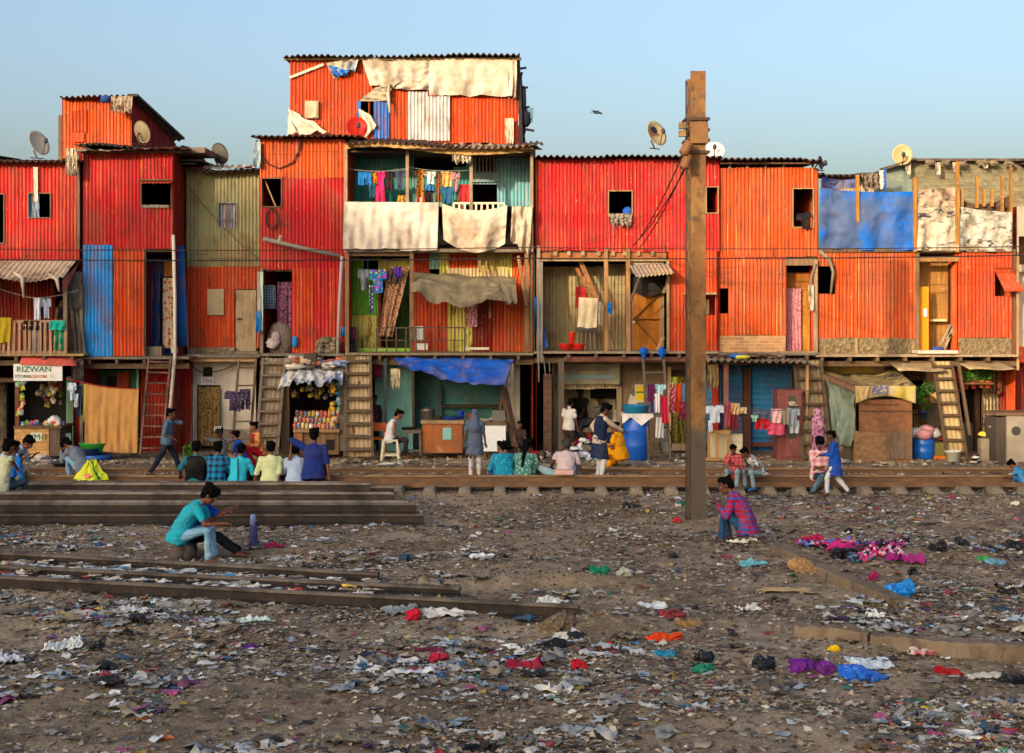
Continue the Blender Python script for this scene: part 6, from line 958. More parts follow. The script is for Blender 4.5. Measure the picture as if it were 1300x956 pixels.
hang('side_tarp', (P(1047, 480, 31.6), P(1086, 498, Yk), P(1080, 565, Yk), P(1060, 566, 31.3)), cloth('#7d8a7c', 'stain', '#5c5c4c', .9), t, 20, 16, .08, 2.5, ragged=.2, seed=61); hang('side_tarp', (P(1046, 482, 31.7), P(1056, 486, 31.5), P(1064, 560, 31.3), P(1056, 560, 31.5)), cloth('#6a6454'), t, 6, 8, .05, 1, seed=62)
pb(t, 'base_panel', plaster('#5c5248', .6), 1066, 566, 1084, 590, 31.2, 31.3)
t = emp('steel_cabinet', 'grey concrete coloured electrical cabinet at the right end of the walk', 'cabinet', P(1282, 594, 31)); GC = plaster('#968a76', .35, '#c0b49c'); pb(t, 'body', GC, 1278, 527, 1335, 594, 30.8, 31.5); mb = MB(); xx = PX(1278, 30.8); mb.box(xx-.22, xx-.003, 30.85, 31.5, .1, PZ(530, 30.8)); mb.build('side_door', wood('#4a4038'), t); pb(t, 'cap', WD, 1264, 524, 1335, 527.5, 30.75, 31.55); mb = MB(); mb.lathe(P(1290, 547, 30.79), [(.1, -.004), (.1, .004)], 16, M=Matrix.Rotation(R(90), 4, 'X')); mb.build('dial', flat('#3a342e'), t); mb = MB(); mb.ball((xx-.23, 31.2, .9), .025); mb.build('handle', flat('#8a8478'), t)
t = emp('crate', 'colourful small crate with orange edges behind the stair foot', 'crate', P(1191, 583, 31.5)); pb(t, 'body', flat('#6a6234'), 1184, 562, 1199, 580, 31.5, 31.7); pb(t, 'rim', flat('#c86414'), 1183, 579, 1201, 583, 31.45, 31.7); heap(1197, 557, 31.7, .2, .15, .15, 8, ['#2c3c5c', '#7a2c24', '#b8a080'], 'clothes piled behind the sunlit stair', WALK+.4, seed=8, s=.08)
heap(1258, 548, 31.8, .2, .15, .2, 8, ['#c8b040', '#3a3228', '#c8b898'], 'yellow cloth bundle above the narrow barrel', WALK+.45, seed=9, s=.11); pb(None, 'concrete_block', concrete('#8a7c68'), 1245, 557, 1256, 592, 31.2, 31.4); tag(bpy.data.objects['concrete_block'], 'upright concrete block beside the narrow blue barrel', 'block')
heap(1240, 590, 30.75, .08, .06, .2, 7, ['#161414', '#d0ccc0'], 'black and white rag by the gate step', .12, 'rag', 'rag', .06, 10); heap(54, 583, 30.9, .35, .2, .18, 24, ['#c0b4ac', '#ac9c94'], 'crumpled white cloth heap on the step before the corner store', .1, seed=11, s=.09); heap(320, 590, 30.2, .12, .1, .12, 5, ['#c81868'], 'bright pink bag beside the boy in the cyan shirt', .08, 'pink_bag', 'bag', .1, 12)
heap(488, 589, 30.6, .45, .15, .03, 10, ['#c8c0b4'], 'flattened white sacking on the edge of the walk', .1, 'sacking', 'sacking', .12, 13)
def bagf(u, v, off=0):
    xa, xb = PX(92, 26.7), PX(138, 26.7); ax = PX(113, 26.7); x = (xa+(xb-xa)*u)*(1-v)+(ax+.16*(u-.5))*v; n_ = mnoise.noise(Vector((u*4, v*3, 2))); return (x+.03*n_, 26.75+off*sin(pi*u)*(1-v*.6)+.05*mnoise.noise(Vector((u*6, v*6, 5)))+.1*v, .26+(.36+.05*n_)*v+.03*mnoise.noise(Vector((u*9, v*5, 0))))
k_ = emp('plastic_bag', 'bright yellow plastic bag with a green stripe slumped upright on the rails', 'bag', (PX(113, 26.7), 26.7, .26)); mb = MB(); mb.grid(lambda u, v: bagf(u, v, -.13), 20, 14); mb.grid(lambda u, v: bagf(u, v, .12), 20, 14); mb.build('bag', plastic('#d0d00c', .45), k_)
mb = MB(); mb.grid(lambda u, v: Vector(bagf(.60+.09*u+.12*(1-v), v*.95+.02, -.13))+Vector((0, -.012, 0)), 3, 12); mb.build('stripe', flat('#1c7a2c'), k_); mb = MB(); mb.grid(lambda u, v: Vector(bagf(.28+.3*u, .1+.24*v, -.13))+Vector((0, -.014, 0)), 6, 4, mask=lambda u, v: (u-.5)**2+(v-.5)**2 < .24); mb.build('print', flat('#d88458'), k_)
for i, (px, py, Y, rx, rz, cs, lb) in enumerate(((455, 584, 30.9, .25, .1, ['#8a7c68', '#5c5044'], 'rubble and rags at the foot of the backed stair'), (512, 582, 30.9, .2, .08, ['#a89c88', '#6c6054'], 'low dusty rubbish before the man on the stool'), (655, 580, 31.2, .25, .14, ['#6a5a4a', '#8c8474', '#3c3430'], 'sticks and rubbish at the foot of the slanting brace'), (866, 580, 31.6, .25, .14, ['#7a7064', '#a8a094', '#4c443c'], 'grey rag heap below the curtained door'), (890, 578, 31.4, .14, .2, ['#3c4a6c', '#7c6c5c'], 'blue and brown bundle behind the tall pole'), (958, 582, 31.3, .2, .1, ['#8a7c6c', '#6c3c34'], 'dusty bundle before the blue shutters'), (1066, 592, 30.6, .25, .12, ['#8c8274', '#c0b8a8'], 'plaster lumps left of the kiosk base'), (1130, 596, 30.5, .4, .05, ['#8c7c64', '#a89c88', '#6a5c4c'], 'dusty scraps along the plinth of the kiosk'), (350, 585, 30.7, .2, .08, ['#8c8070', '#5c5448'], 'broken bits at the foot of the broad ladder'), (140, 585, 30.7, .3, .06, ['#94866f', '#6c5e4c'], 'crumbled step stones under the beige blanket'), (680, 588, 31.0, .35, .08, ['#7c6e5c', '#4a4038', '#a09484'], 'dark rubbish at the mouth of the dark passage'))):
    heap(px, py, Y, rx, rx*.6, rz, 16, cs, lb, WALK-.02, 'rubbish_heap', 'rubbish', .06, 80+i)
# potted plants
def leafy(c, r, n, mat, parent, seed, ls=.05):
    q = random.Random(seed); mb = MB()
    for i in range(n):
        d = Vector((q.gauss(0, 1), q.gauss(0, 1), q.gauss(0, .9))).normalized()*r*q.random()**.5; p_ = Vector(c)+d; a = Vector((q.gauss(0, 1), q.gauss(0, 1), q.gauss(0, 1))).normalized()*ls*q.uniform(.7, 1.5); b = a.cross(Vector((q.gauss(0, 1), q.gauss(0, 1), q.gauss(0, 1)))).normalized()*ls*.4
        mb.poly([p_-a, p_+b, p_+a, p_-b])
    return mb.build('foliage', mat, parent)
LF = [flat('#3c6c1c'), flat('#4c7a24'), flat('#2c5218')]
for i, (px, py, Y, r, n, lb) in enumerate(((1226, 478, 32.2, .13, 70, 'leftmost potted plant on the ledge under the right canopy'), (1236, 475, 32.2, .17, 110, 'second potted plant on the ledge under the right canopy'), (1246, 472, 32.2, .2, 150, 'tall bushy potted plant at the right of the ledge'), (1254, 476, 32.2, .14, 80, 'rightmost potted plant on the ledge, in an orange pot'), (1168, 500, 32.0, .2, 130, 'trailing plant hanging over the grille beside the kiosk'), (1176, 494, 32.0, .2, 150, 'leafy hanging plant left of the sunlit stair'), (1172, 512, 32.0, .18, 90, 'low straggly plant in a blue pot by the kiosk'))):
    t = emp('potted_plant', lb, 'plant', P(px, py+10, Y), group='potted plants on the right'); c = P(px, py, Y); leafy(c, r, n, LF[i % 3], t, i); mb = MB(); mb.tube([c-Vector((0, 0, r+.1)), c], .012, 5); mb.tube([c-Vector((0, 0, r)), c+Vector((r*.6, 0, r*.3))], .008, 5); mb.build('stem', flat('#4a5a2c'), t)
    mb = MB(); mb.lathe(c-Vector((0, 0, r+.16)), [(.05, 0), (.08, .14), (.09, .14), (.09, .16)], 12); mb.build('pot', plastic(['#a8481c', '#8a2c34', '#b85c1c', '#c84c14', '#6a4c34', '#a8682c', '#1c4c8a'][i], .6), t, smooth=True)
pb(None, 'plant_ledge', wood('#7a5434'), 1216, 486, 1262, 488, 32.0, 32.5); tag(bpy.data.objects['plant_ledge'], 'narrow wooden ledge carrying the potted plants', 'ledge')
for i, (px, py, hh) in enumerate(((173, 572, .14), (238, 566, .16), (246, 572, .12), (241, 572, .2), (1262, 560, .14))):
    c = Vector((PX(px, 31.9), 31.9, WALK)); t = emp('weed_tuft', ['dry weeds at the foot of the rung ladder', 'green weed growing by the blue strip of wall', 'low weed before the white door frame', 'taller weed at the corner of the white wall', 'weed growing beside the cream slatted shutter'][i], 'weed', c); leafy(c+Vector((0, 0, hh)), hh, 45, LF[1], t, 50+i, .05); mb = MB(); mb.tube([c, c+Vector((.02, 0, hh*1.5))], .006, 4); mb.build('stem', flat('#5a6a34'), t)
# bicycle wheel outline by the curtained door
t = emp('bicycle_wheel', 'thin bicycle wheel leaning at the foot of the slim ladder', 'wheel', P(846, 575, 31.5)); mb = MB(); c = P(845, 560, 31.6); mb.tube([c+Vector((.14*cos(2*pi*i/24), .06*cos(2*pi*i/24), .3*sin(2*pi*i/24))) for i in range(25)], .014, 6, cap=False); mb.build('tyre', flat('#1c1a18'), t); mb = MB(); [mb.tube([c, c+Vector((.14*cos(2*pi*i/12), .06*cos(2*pi*i/12), .3*sin(2*pi*i/12)))], .003, 3) for i in range(12)]; mb.build('spokes', flat('#8a8a88', .4, .6), t)

# ---------------------------------------------------------------- people
def unit(v): v = Vector(v); return v.normalized() if v.length > 1e-6 else Vector((0, 0, 1))
def ik(a, b, l1, l2, hint):
    d = b-a; L = min(d.length, (l1+l2)*.995); u = unit(d); b2 = a+u*L; x = (l1*l1-l2*l2+L*L)/(2*L); hgt = sqrt(max(0, l1*l1-x*x)); h = Vector(hint); h = h-u*h.dot(u); h = unit(h) if h.length > 1e-4 else Vector((0, 1, 0))
    return a+u*x+h*hgt, b2
def ring_loft(mb, rings, n=14, m=0):            # rings: (center, right, fwd, rx, ry)
    b = len(mb.v)
    for c, r, f, rx, ry in rings:
        for k in range(n): t = 2*pi*k/n; mb.v.append(tuple(Vector(c)+Vector(r)*rx*cos(t)+Vector(f)*ry*sin(t)))
    for i in range(len(rings)-1):
        for k in range(n): mb.f.append((b+i*n+k, b+i*n+(k+1) % n, b+(i+1)*n+(k+1) % n, b+(i+1)*n+k)); mb.m.append(m)
    mb.f.append(tuple(b+k for k in reversed(range(n)))); mb.m.append(m); mb.f.append(tuple(b+(len(rings)-1)*n+k for k in range(n))); mb.m.append(m)
def limb(mb, pts, rs, n=10):
    mb.tube(pts, rs, n)
    for p, r in zip(pts, rs): mb.ball(p, r*1.0, n=10, k=7)
def remesh(mb, name, mats, parent, vox, sm=2, regions=None, extra=None, fold=0):
    me = bpy.data.meshes.new('tmp'); me.from_pydata(mb.v, [], mb.f); o = bpy.data.objects.new('tmp', me); C.objects.link(o)
    md = o.modifiers.new('r', 'REMESH'); md.mode = 'VOXEL'; md.voxel_size = vox
    md = o.modifiers.new('s', 'SMOOTH'); md.factor = .5; md.iterations = sm
    bpy.context.view_layer.update(); m2 = bpy.data.meshes.new_from_object(o.evaluated_get(bpy.context.evaluated_depsgraph_get())); bpy.data.objects.remove(o); bpy.data.meshes.remove(me)
    sd = random.Random(len(mb.v)*7+len(name)).uniform(0, 90)
    v = [tuple(x.co) if not fold else tuple(x.co + x.normal*(fold*(mnoise.noise(Vector((x.co.x*8+sd, x.co.y*8, x.co.z*15)))+.55*mnoise.noise(Vector((x.co.x*19+sd, x.co.y*19, x.co.z*34)))))) for x in m2.vertices]; f = [tuple(p.vertices) for p in m2.polygons]; mi = [0]*len(f); bpy.data.meshes.remove(m2)
    if regions:
        for i, q in enumerate(f): c = Vector(v[q[0]]); mi[i] = regions(c)
    if extra:
        b = len(v); v += extra.v; f += [tuple(b+k for k in q) for q in extra.f]; mi += extra.m
    me = bpy.data.meshes.new(name); me.from_pydata(v, [], f); [me.materials.append(x) for x in mats]; me.polygons.foreach_set('material_index', mi); me.polygons.foreach_set('use_smooth', [True]*len(f)); me.update()
    o = bpy.data.objects.new(name, me); C.objects.link(o); o.parent = parent; return o
_h = NM('hair'); _h.bump(_h.noise(1, 3, _h.obj((60, 60, 14))), .9, .02); HAIR = _h.out(lin('#070606'), .8, 0, .06); EYEW = flat('#c8c0b8', .3); EYEB = flat('#100c0a', .3); LIP = flat('#6a3428', .5)
PRES = {  # pelvis, lean(deg), hands (left, right), feet (left, right), knee hint, elbow hint; local +y is forward, 1.70 m person
 'stand': dict(pel=(0, 0, .92), lean=3, lh=(-.26, .05, .78), rh=(.26, .05, .78), lf=(-.10, 0, .08), rf=(.10, 0, .08), kh=(0, 1, 0)),
 'walk': dict(pel=(0, 0, .89), lean=4, lh=(-.22, .22, .85), rh=(.22, -.2, .85), lf=(-.09, .33, .09), rf=(.09, -.42, .14), kh=(0, 1, 0)),
 'rail': dict(pel=(0, 0, .14), lean=22, lh=(-.2, .42, .42), rh=(.2, .42, .42), lf=(-.17, .52, .06), rf=(.17, .52, .06), kh=(0, .6, 1)),
 'squat': dict(pel=(0, 0, .24), lean=30, lh=(-.15, .62, .42), rh=(.15, .62, .42), lf=(-.15, .26, .07), rf=(.15, .26, .07), kh=(0, 1, .75)),
 'seat': dict(pel=(0, 0, .50), lean=15, lh=(-.12, .42, .56), rh=(.12, .42, .56), lf=(-.14, .44, .07), rf=(.14, .44, .07), kh=(0, 1, .6)),
 'floor': dict(pel=(0, 0, .13), lean=16, lh=(-.22, .36, .3), rh=(.22, .36, .3), lf=(.12, .33, .06), rf=(-.12, .38, .06), kh=(-1, .6, .25)),
}
def person(label, loc, yaw, pose='stand', h=1.68, group=None, top=None, tsl='short', bot=None, bst='trousers', hair='short', hcol=None, sk='#6b4028', head=(0, 0), vox=.016, shoes=None, bulk=1., over=None, dress=None, dlen=.5, hijab=None, cap=None, long_hair=False, scarf=None, untuck=.1, big=False, **kw):
    ps = dict(PRES[pose]); ps.update(kw); s = h/1.70*(1 if big else .86); t = emp('person', label, 'person', loc, R(yaw), group); V = lambda p: Vector(p)*s
    pel = V(ps['pel']); ln = R(ps['lean']); curl = R(ps.get('curl', ps['lean']*.55)); side = R(ps.get('side', 0)); tw = R(ps.get('twist', 0))
    def dirn(a): return unit((sin(side), sin(a)*cos(side), cos(a)*cos(side)))
    p0 = pel; p1 = p0+dirn(ln-curl*.5)*.17*s; p2 = p1+dirn(ln)*.18*s; p3 = p2+dirn(ln+curl*.5)*.16*s; nk = p3+dirn(ln+curl*.35)*.06*s
    rt = Vector((cos(tw), sin(tw), 0)); rt = unit(rt-Vector((0, 0, 1))*sin(side)*.6); fw = lambda a: unit(Vector((0, 0, 1)).cross(rt)*cos(a)-Vector((0, 0, 1))*sin(a)) if True else None
    f0, f1, f2, f3 = [unit((-sin(tw), cos(a)*cos(tw), -sin(a))) for a in (ln-curl*.5, ln-curl*.2, ln, ln+curl*.5)]
    sh = {}; el = {}; ha = {}; hp = {}; kn = {}; an = {}; eh = ps.get('eh', (0, -.6, -1))
    for k, sg in (('l', -1), ('r', 1)):
        sh[k] = p3+rt*sg*.165*s*bulk**.5-dirn(ln+curl*.5)*.03*s; e = ps.get(k+'eh', (sg*.5+eh[0]*sg, eh[1], eh[2])); el[k], ha[k] = ik(sh[k], V(ps[k+'h']), .275*s, .25*s, e)
        hp[k] = p0+Vector((sg*.09, 0, -.02))*s; kh = ps.get(k+'kh', ps['kh']); kh = (kh[0]*(-sg) if abs(kh[0]) > .5 and (k+'kh') not in ps else kh[0]+sg*.15, kh[1], kh[2]); kn[k], an[k] = ik(hp[k], V(ps[k+'f']), .42*s, .41*s, kh)
    hd = ps.get('hd'); a = ln+curl*.2+R(head[0]); hy = R(head[1]); hup = unit((sin(side)*.5, sin(a)*.8, cos(a))); hf = unit(Matrix.Rotation(hy, 3, 'Z') @ Vector((0, cos(a), -sin(a)))); hr = hf.cross(hup).normalized(); hf = hup.cross(hr).normalized(); hc = nk+hup*.13*s+hf*.02*s
    HM = Matrix((hr, hf, hup)).transposed().to_4x4(); hpnt = lambda x, y, z: hc+(HM @ Vector((x, y, z)))*s*1.10
    def torso(mb, g=1., lo=0, hi=1):
        rg = [(p0-dirn(ln)*.07*s, rt, f0, .12, .095), (p0, rt, f0, .165, .12), (p1, rt, f1, .145, .108), (p2, rt, f2, .165, .118), (p3-dirn(ln)*.02*s, rt, f3, .17, .10), (p3+dirn(ln+curl*.5)*.025*s, rt, f3, .10, .07)]
        ring_loft(mb, [(c, r_, f_, x*s*g*bulk, y*s*g*bulk) for c, r_, f_, x, y in rg[lo:]])
    body = MB(); torso(body, .93); limb(body, [p3, nk+hup*.05*s], [.062*s, .052*s])
    body.ball(hpnt(0, -.008, .03), (.080*s, .101*s, .102*s), M=HM, n=14, k=10); body.ball(hpnt(0, .03, -.045), (.057*s, .065*s, .07*s), M=HM, n=12, k=8); body.ball(hpnt(0, .062, -.085), (.026*s, .02*s, .02*s), M=HM)
    body.tube([hpnt(0, .085, .03), hpnt(0, .112, -.018), hpnt(0, .09, -.028)], [.010*s, .017*s, .014*s], 8)
    for sg in (-1, 1): body.ball(hpnt(sg*.078, -.005, .0), (.012*s, .02*s, .03*s), M=HM)
    for k in 'lr':
        limb(body, [sh[k], el[k], ha[k]], [.05*s, .038*s, .026*s]); limb(body, [hp[k], kn[k], an[k]], [.082*s, .056*s, .036*s])
        if (sh[k]-el[k]).length: pass
        ft = ps.get(k+'t'); fd = unit(ft) if ft else unit(Vector((0, 1, -.12))); heel = an[k]+Vector((0, 0, -.035*s))-fd*.04*s; toe = an[k]+fd*.15*s+Vector((0, 0, -.04*s)); limb(body, [heel, an[k]+fd*.05*s+Vector((0, 0, -.025*s)), toe], [.034*s, .036*s, .024*s])
    ex = MB()                                                       # fingers, eyes, brows, mouth
    for k, sg in (('l', -1), ('r', 1)):
        d = unit(ha[k]-el[k]); hd_ = ps.get(k+'hd'); d = unit(hd_) if hd_ else d; side_ = unit(d.cross(Vector((0, 0, 1)))) if abs(d.z) < .9 else Vector((1, 0, 0)); pn = unit(side_.cross(d)); pn = pn if pn.z < 0 else -pn; cu = ps.get('grip', .45); pc = ha[k]+d*.04*s
        body.ball(pc, (.037*s, .018*s, .045*s), M=Matrix((side_, pn, d)).transposed().to_4x4()); fl = (.062, .074, .078, .068)
        for i in range(4):
            b0 = ha[k]+d*.07*s+side_*(i-1.5)*.019*s; L = fl[3-i if sg < 0 else i]*s; q1 = b0+unit(d+pn*cu*.5)*L*.45; q2 = q1+unit(d+pn*cu*1.6)*L*.32; q3 = q2+unit(d+pn*cu*3)*L*.25; ex.tube([b0-d*.02*s, b0, q1, q2, q3], [.009*s, .0095*s, .009*s, .008*s, .0065*s], 6)
        tb = ha[k]+d*.02*s-side_*sg*.028*s; t1 = tb+unit(d*.7-side_*sg+pn*.2)*.035*s; t2 = t1+unit(d-side_*sg*.2+pn*.4)*.03*s; ex.tube([tb, t1, t2], [.012*s, .0105*s, .008*s], 6)
    for sg in (-1, 1):
        ex.ball(hpnt(sg*.031, .077, .012), (.013*s, .009*s, .008*s), 1, 8, 6, HM); ex.ball(hpnt(sg*.031, .0835, .012), (.006*s, .004*s, .007*s), 2, 6, 5, HM); ex.tube([hpnt(sg*.015, .086, .033), hpnt(sg*.032, .086, .038), hpnt(sg*.05, .074, .033)], .0045*s, 5, 2)
    ex.tube([hpnt(-.024, .083, -.055), hpnt(0, .092, -.052), hpnt(.024, .083, -.055)], .006*s, 5, 3)
    remesh(body, 'body', [skin(sk), EYEW, EYEB, LIP], t, vox, 2, None, ex)
    if top:
        mb = MB(); torso(mb, 1.10 if not over else 1.14)
        lo = p0-dirn(ln)*untuck*s; ring_loft(mb, [(lo, rt, f0, .198*s*bulk, .156*s*bulk), (p0+dirn(ln)*.02*s, rt, f0, .20*s*bulk, .158*s*bulk), (p1, rt, f1, .172*s*bulk, .132*s*bulk)])
        for k in 'lr':
            if tsl == 'none': limb(mb, [p3, p3*.35+sh[k]*.65], [.05*s, .05*s]); continue
            e = el[k] if tsl != 'short' else sh[k]*.38+el[k]*.62; limb(mb, [sh[k], e], [.066*s*bulk, .058*s]);
            if tsl == 'long': limb(mb, [el[k], ha[k]*.93+el[k]*.07], [.054*s, .040*s])
        if tsl != 'none': limb(mb, [p3+dirn(ln)*.01*s, p3+dirn(ln+curl*.5)*.045*s], [.075*s, .058*s])
        r_ = random.Random(hash(label) % 999)
        remesh(mb, 'shirt' if not dress else 'tunic', [top], t, vox, 2, fold=0 if over else .014)
    if bot and bst == 'trousers':
        mb = MB(); ring_loft(mb, [(p0-dirn(ln)*.09*s, rt, f0, .13*s, .11*s), (p0-dirn(ln)*.03*s, rt, f0, .172*s*bulk, .13*s*bulk), (p0+dirn(ln)*.06*s, rt, f0, .158*s*bulk, .12*s*bulk)])
        for k in 'lr': limb(mb, [hp[k], kn[k], an[k]+(kn[k]-an[k])*.10], [.098*s*bulk, .073*s, .056*s])
        remesh(mb, 'trousers', [bot], t, vox, 2, fold=.011)
    if bot and bst == 'shorts':
        mb = MB(); ring_loft(mb, [(p0-dirn(ln)*.09*s, rt, f0, .13*s, .11*s), (p0+dirn(ln)*.06*s, rt, f0, .165*s, .125*s)])
        for k in 'lr': limb(mb, [hp[k], kn[k]*.92+hp[k]*.08], [.1*s, .08*s])
        remesh(mb, 'shorts', [bot], t, vox, 2)
    if bot and bst == 'skirt':
        mb = MB(); km = (kn['l']+kn['r'])/2; am = (an['l']+an['r'])/2
        ring_loft(mb, [(p0, rt, f0, .18*s, .14*s), (p0-Vector((0, 0, .08*s)), rt, f0, .2*s, .17*s)])
        for k in 'lr': limb(mb, [hp[k], kn[k], an[k]+Vector((0, 0, .03))], [.12*s, .11*s, .10*s])
        limb(mb, [p0-Vector((0, 0, .03*s)), km, am+Vector((0, 0, .06))], [.13*s, .12*s, .11*s]); remesh(mb, 'skirt', [bot], t, vox, 2, fold=.024)
    if dress:                                                       # long tunic skirt over the legs
        mb = MB(); km = (kn['l']+kn['r'])/2; am = (an['l']+an['r'])/2; e1 = km if dlen > .45 else (p0+km)/2
        if pose in ('stand', 'walk'): ring_loft(mb, [(p1, rt, f1, .165*s, .125*s), (p0, rt, f0, .19*s, .15*s), (p0-Vector((0, 0, dlen*s*.5)), rt, f0, .21*s, .18*s), (p0-Vector((0, 0, dlen*s)), rt, f0, .235*s, .21*s)])
        else:
            for k in 'lr': limb(mb, [hp[k], kn[k]], [.13*s, .11*s])
            limb(mb, [p0-Vector((0, 0, .03*s)), km], [.13*s, .11*s])
        remesh(mb, 'tunic_skirt', [dress], t, vox, 2, fold=.022)
    if over:
        mb = MB(); torso(mb, 1.27); remesh(mb, 'waistcoat', [over], t, vox, 2)
    hm = hcol or HAIR
    if hijab:
        mb = MB(); mb.ball(hpnt(0, -.025, .03), (.108*s, .115*s, .118*s), M=HM, n=14, k=10); limb(mb, [hpnt(0, -.03, -.03), p3+Vector((0, 0, .02))], [.10*s, .12*s]); limb(mb, [sh['l'], sh['r']], [.085*s, .085*s]); limb(mb, [p3, p2-f2*.05*s], [.13*s, .15*s])
        if kw.get('drape'): limb(mb, [p2-f2*.04*s, p0-f0*.04*s], [.16*s, .17*s])
        remesh(mb, 'headscarf', [hijab], t, vox, 2, fold=.016)
    elif hair:
        mb = MB(); mb.ball(hpnt(0, -.03, .045), (.094*s, .102*s, .086*s), M=HM, n=16, k=10); mb.ball(hpnt(0, -.055, .0), (.082*s, .068*s, .085*s), M=HM); mb.ball(hpnt(0, .035, .103), (.07*s, .058*s, .042*s), M=HM, jit=.1)
        if hair == 'thick': mb.ball(hpnt(0, -.015, .05), (.106*s, .116*s, .086*s), M=HM, n=14, k=9); mb.ball(hpnt(0, .07, .075), (.07*s, .04*s, .035*s), M=HM, jit=.2); [mb.ball(hpnt(.05*cos(a_), -.01+.07*sin(a_), .10), (.052*s, .055*s, .045*s), M=HM, seed=i, jit=.2) for i, a_ in enumerate([.9*j for j in range(7)])]; mb.ball(hpnt(0, -.06, -.035), (.078*s, .055*s, .065*s), M=HM); mb.ball(hpnt(0, .05, .10), (.075*s, .05*s, .04*s), M=HM, jit=.15)
        if hair == 'bun': mb.ball(hpnt(0, -.12, .06), (.04*s, .04*s, .04*s), M=HM)
        if long_hair: limb(mb, [hpnt(0, -.08, .0), p3-f3*.10*s, p2-f2*.15*s, p1-f1*.15*s], [.065*s, .05*s, .038*s, .02*s])
        [mb.ball(hpnt(.078*cos(a_)*q_.uniform(.8, 1.08), -.02+.088*sin(a_)*q_.uniform(.8, 1.08), q_.uniform(.05, .115)), q_.uniform(.014, .03)*s, n=7, k=5) for q_ in [random.Random(len(label))] for a_ in [.42*j for j in range(15)]]; remesh(mb, 'hair', [hm], t, min(vox, .012), 1, fold=.009)
    if cap: mb = MB(); mb.ball(hpnt(0, -.015, .07), (.1*s, .112*s, .075*s), M=HM, n=14, k=8); mb.box(-.07*s, .07*s, 0, .1*s, -.006, .006, M=Matrix.Translation(hpnt(0, .075, .055)) @ HM); o = mb.build('cap', cap, t, local=True, smooth=False)
    if scarf: mb = MB(); mb.tube([p2+f2*.14*s-rt*.06*s, p3+f3*.11*s-rt*.08*s, p3-f3*.1*s-rt*.06*s, p3-f3*.12*s+rt*.05*s, p3+f3*.12*s+rt*.08*s, p2+f2*.15*s+rt*.05*s, p1+f1*.15*s+rt*.04*s], .028*s, 8); mb.build('scarf', scarf, t, local=True, smooth=True)
    if shoes:
        for k in 'lr':
            ft = ps.get(k+'t'); fd = unit(ft) if ft else unit(Vector((0, 1, -.12))); heel = an[k]+Vector((0, 0, -.04*s))-fd*.045*s; mb = MB(); limb(mb, [heel, an[k]+fd*.06*s+Vector((0, 0, -.035*s)), an[k]+fd*.17*s+Vector((0, 0, -.045*s))], [.042*s, .044*s, .034*s]); remesh(mb, 'shoe', [shoes], t, vox, 1)
    t['_hc'] = tuple(hc); return t
def finish(t):
    if 27.3 < t.location.y < 30.9: t.location.z += .08 if t.location.y < 30.2 else .05
    if '_hc' in t: del t['_hc']
JE = cloth('#5c84a8', 'stain', '#8aa8c0', 2); JD = cloth('#22384c'); BK_ = cloth('#141418'); G1 = 'men sitting in a row on the rails'
RY = 26.75                                         # seat line of the row of men
def at(px, Y, z=0.): return (PX(px, Y), Y, z)
ppl = []
pp = lambda *a, **k: ppl.append(person(*a, **k)) or ppl[-1]
# the walking man
pp('man in a slate blue shirt striding to the right, one hand to his ear', at(212, 28.1, .04), -90, 'walk', 1.6, top=cloth('#4c6478'), tsl='half', bot=cloth('#161c2c'), lh=(-.1, .14, 1.52), leh=(-.3, .8, -.6), rh=(.2, .2, 1.0), shoes=flat('#2a2220'), head=(14, 0), untuck=.06)
pp('man in a grey shirt squatting over his phone near the beige blanket', at(106, 28.2, .0), 62, 'squat', 1.58, big=True, top=cloth('#6c7480'), tsl='long', bot=cloth('#7a9cb4'), lean=38, head=(22, 0), hair='thick', lh=(-.06, .58, .6), rh=(.08, .56, .6))
pp('boy in a bright blue shirt sitting at the far left with pale trousers', at(10, 26.9, .06), -25, 'rail', 1.6, big=True, top=cloth('#1468b8'), tsl='long', bot=cloth('#a8a490'), rh=(.35, .1, .14), lean=14)
pp('person in a pale blue shirt bending over behind the boy in bright blue', at(4, 28.6, .05), -100, 'squat', 1.68, big=True, top=cloth('#a0b4c8'), tsl='half', bot=JD, lean=50, sk='#6b4028')
pp('man in a cream shirt cut off by the left edge, hand raised to his chin', at(-1, 24.4, .26), -30, 'rail', 1.7, big=True, top=cloth('#b8b898'), tsl='half', bot=JD, lean=16, rh=(.28, .12, .5), reh=(1, -.3, -.6), lh=(-.2, .3, .2), lf=(-.15, .45, -.2), rf=(.15, .45, -.2))
pp('man in a black vest over a teal shirt, leftmost of the row on the rails', at(247, RY, .04), 0, 'rail', 1.66, G1, big=True, top=cloth('#1c6c74'), tsl='half', bot=BK_, over=cloth('#0e0e12'), lh=(-.3, .1, .3), lean=12)
pp('man in a teal and navy checked shirt in the row on the rails', at(274, RY, .04), 0, 'rail', 1.66, G1, big=True, top=cloth('#1878a0', 'plaid', '#14203c', .55), tsl='half', bot=BK_, lean=16, bulk=1.08)
pp('boy in a cyan shirt with a dark strap across his back in the row', at(301, RY, .04), -8, 'rail', 1.6, G1, big=True, top=cloth('#2cacc4'), tsl='half', bot=BK_, lean=20, head=(0, 18), bulk=1.05); mb = MB(); mb.bar((.06, -.13, .1), (.04, -.06, .62), .025, .02); o = mb.build('strap', cloth('#1a4c5c'), ppl[-1], local=True)
pp('boy in a black cap with white letters facing the row, arms raised to it', at(281, 28.7, .06), 172, 'seat', 1.6, pel=(0, 0, .36), top=cloth('#5c6060', 'floral', '#3c3c40'), tsl='short', bot=BK_, lh=(-.24, .1, 1.06), rh=(.24, .1, 1.06), leh=(-1, .1, .2), reh=(1, .1, .2), cap=flat('#0c0c10'), lean=8, head=(10, 0))
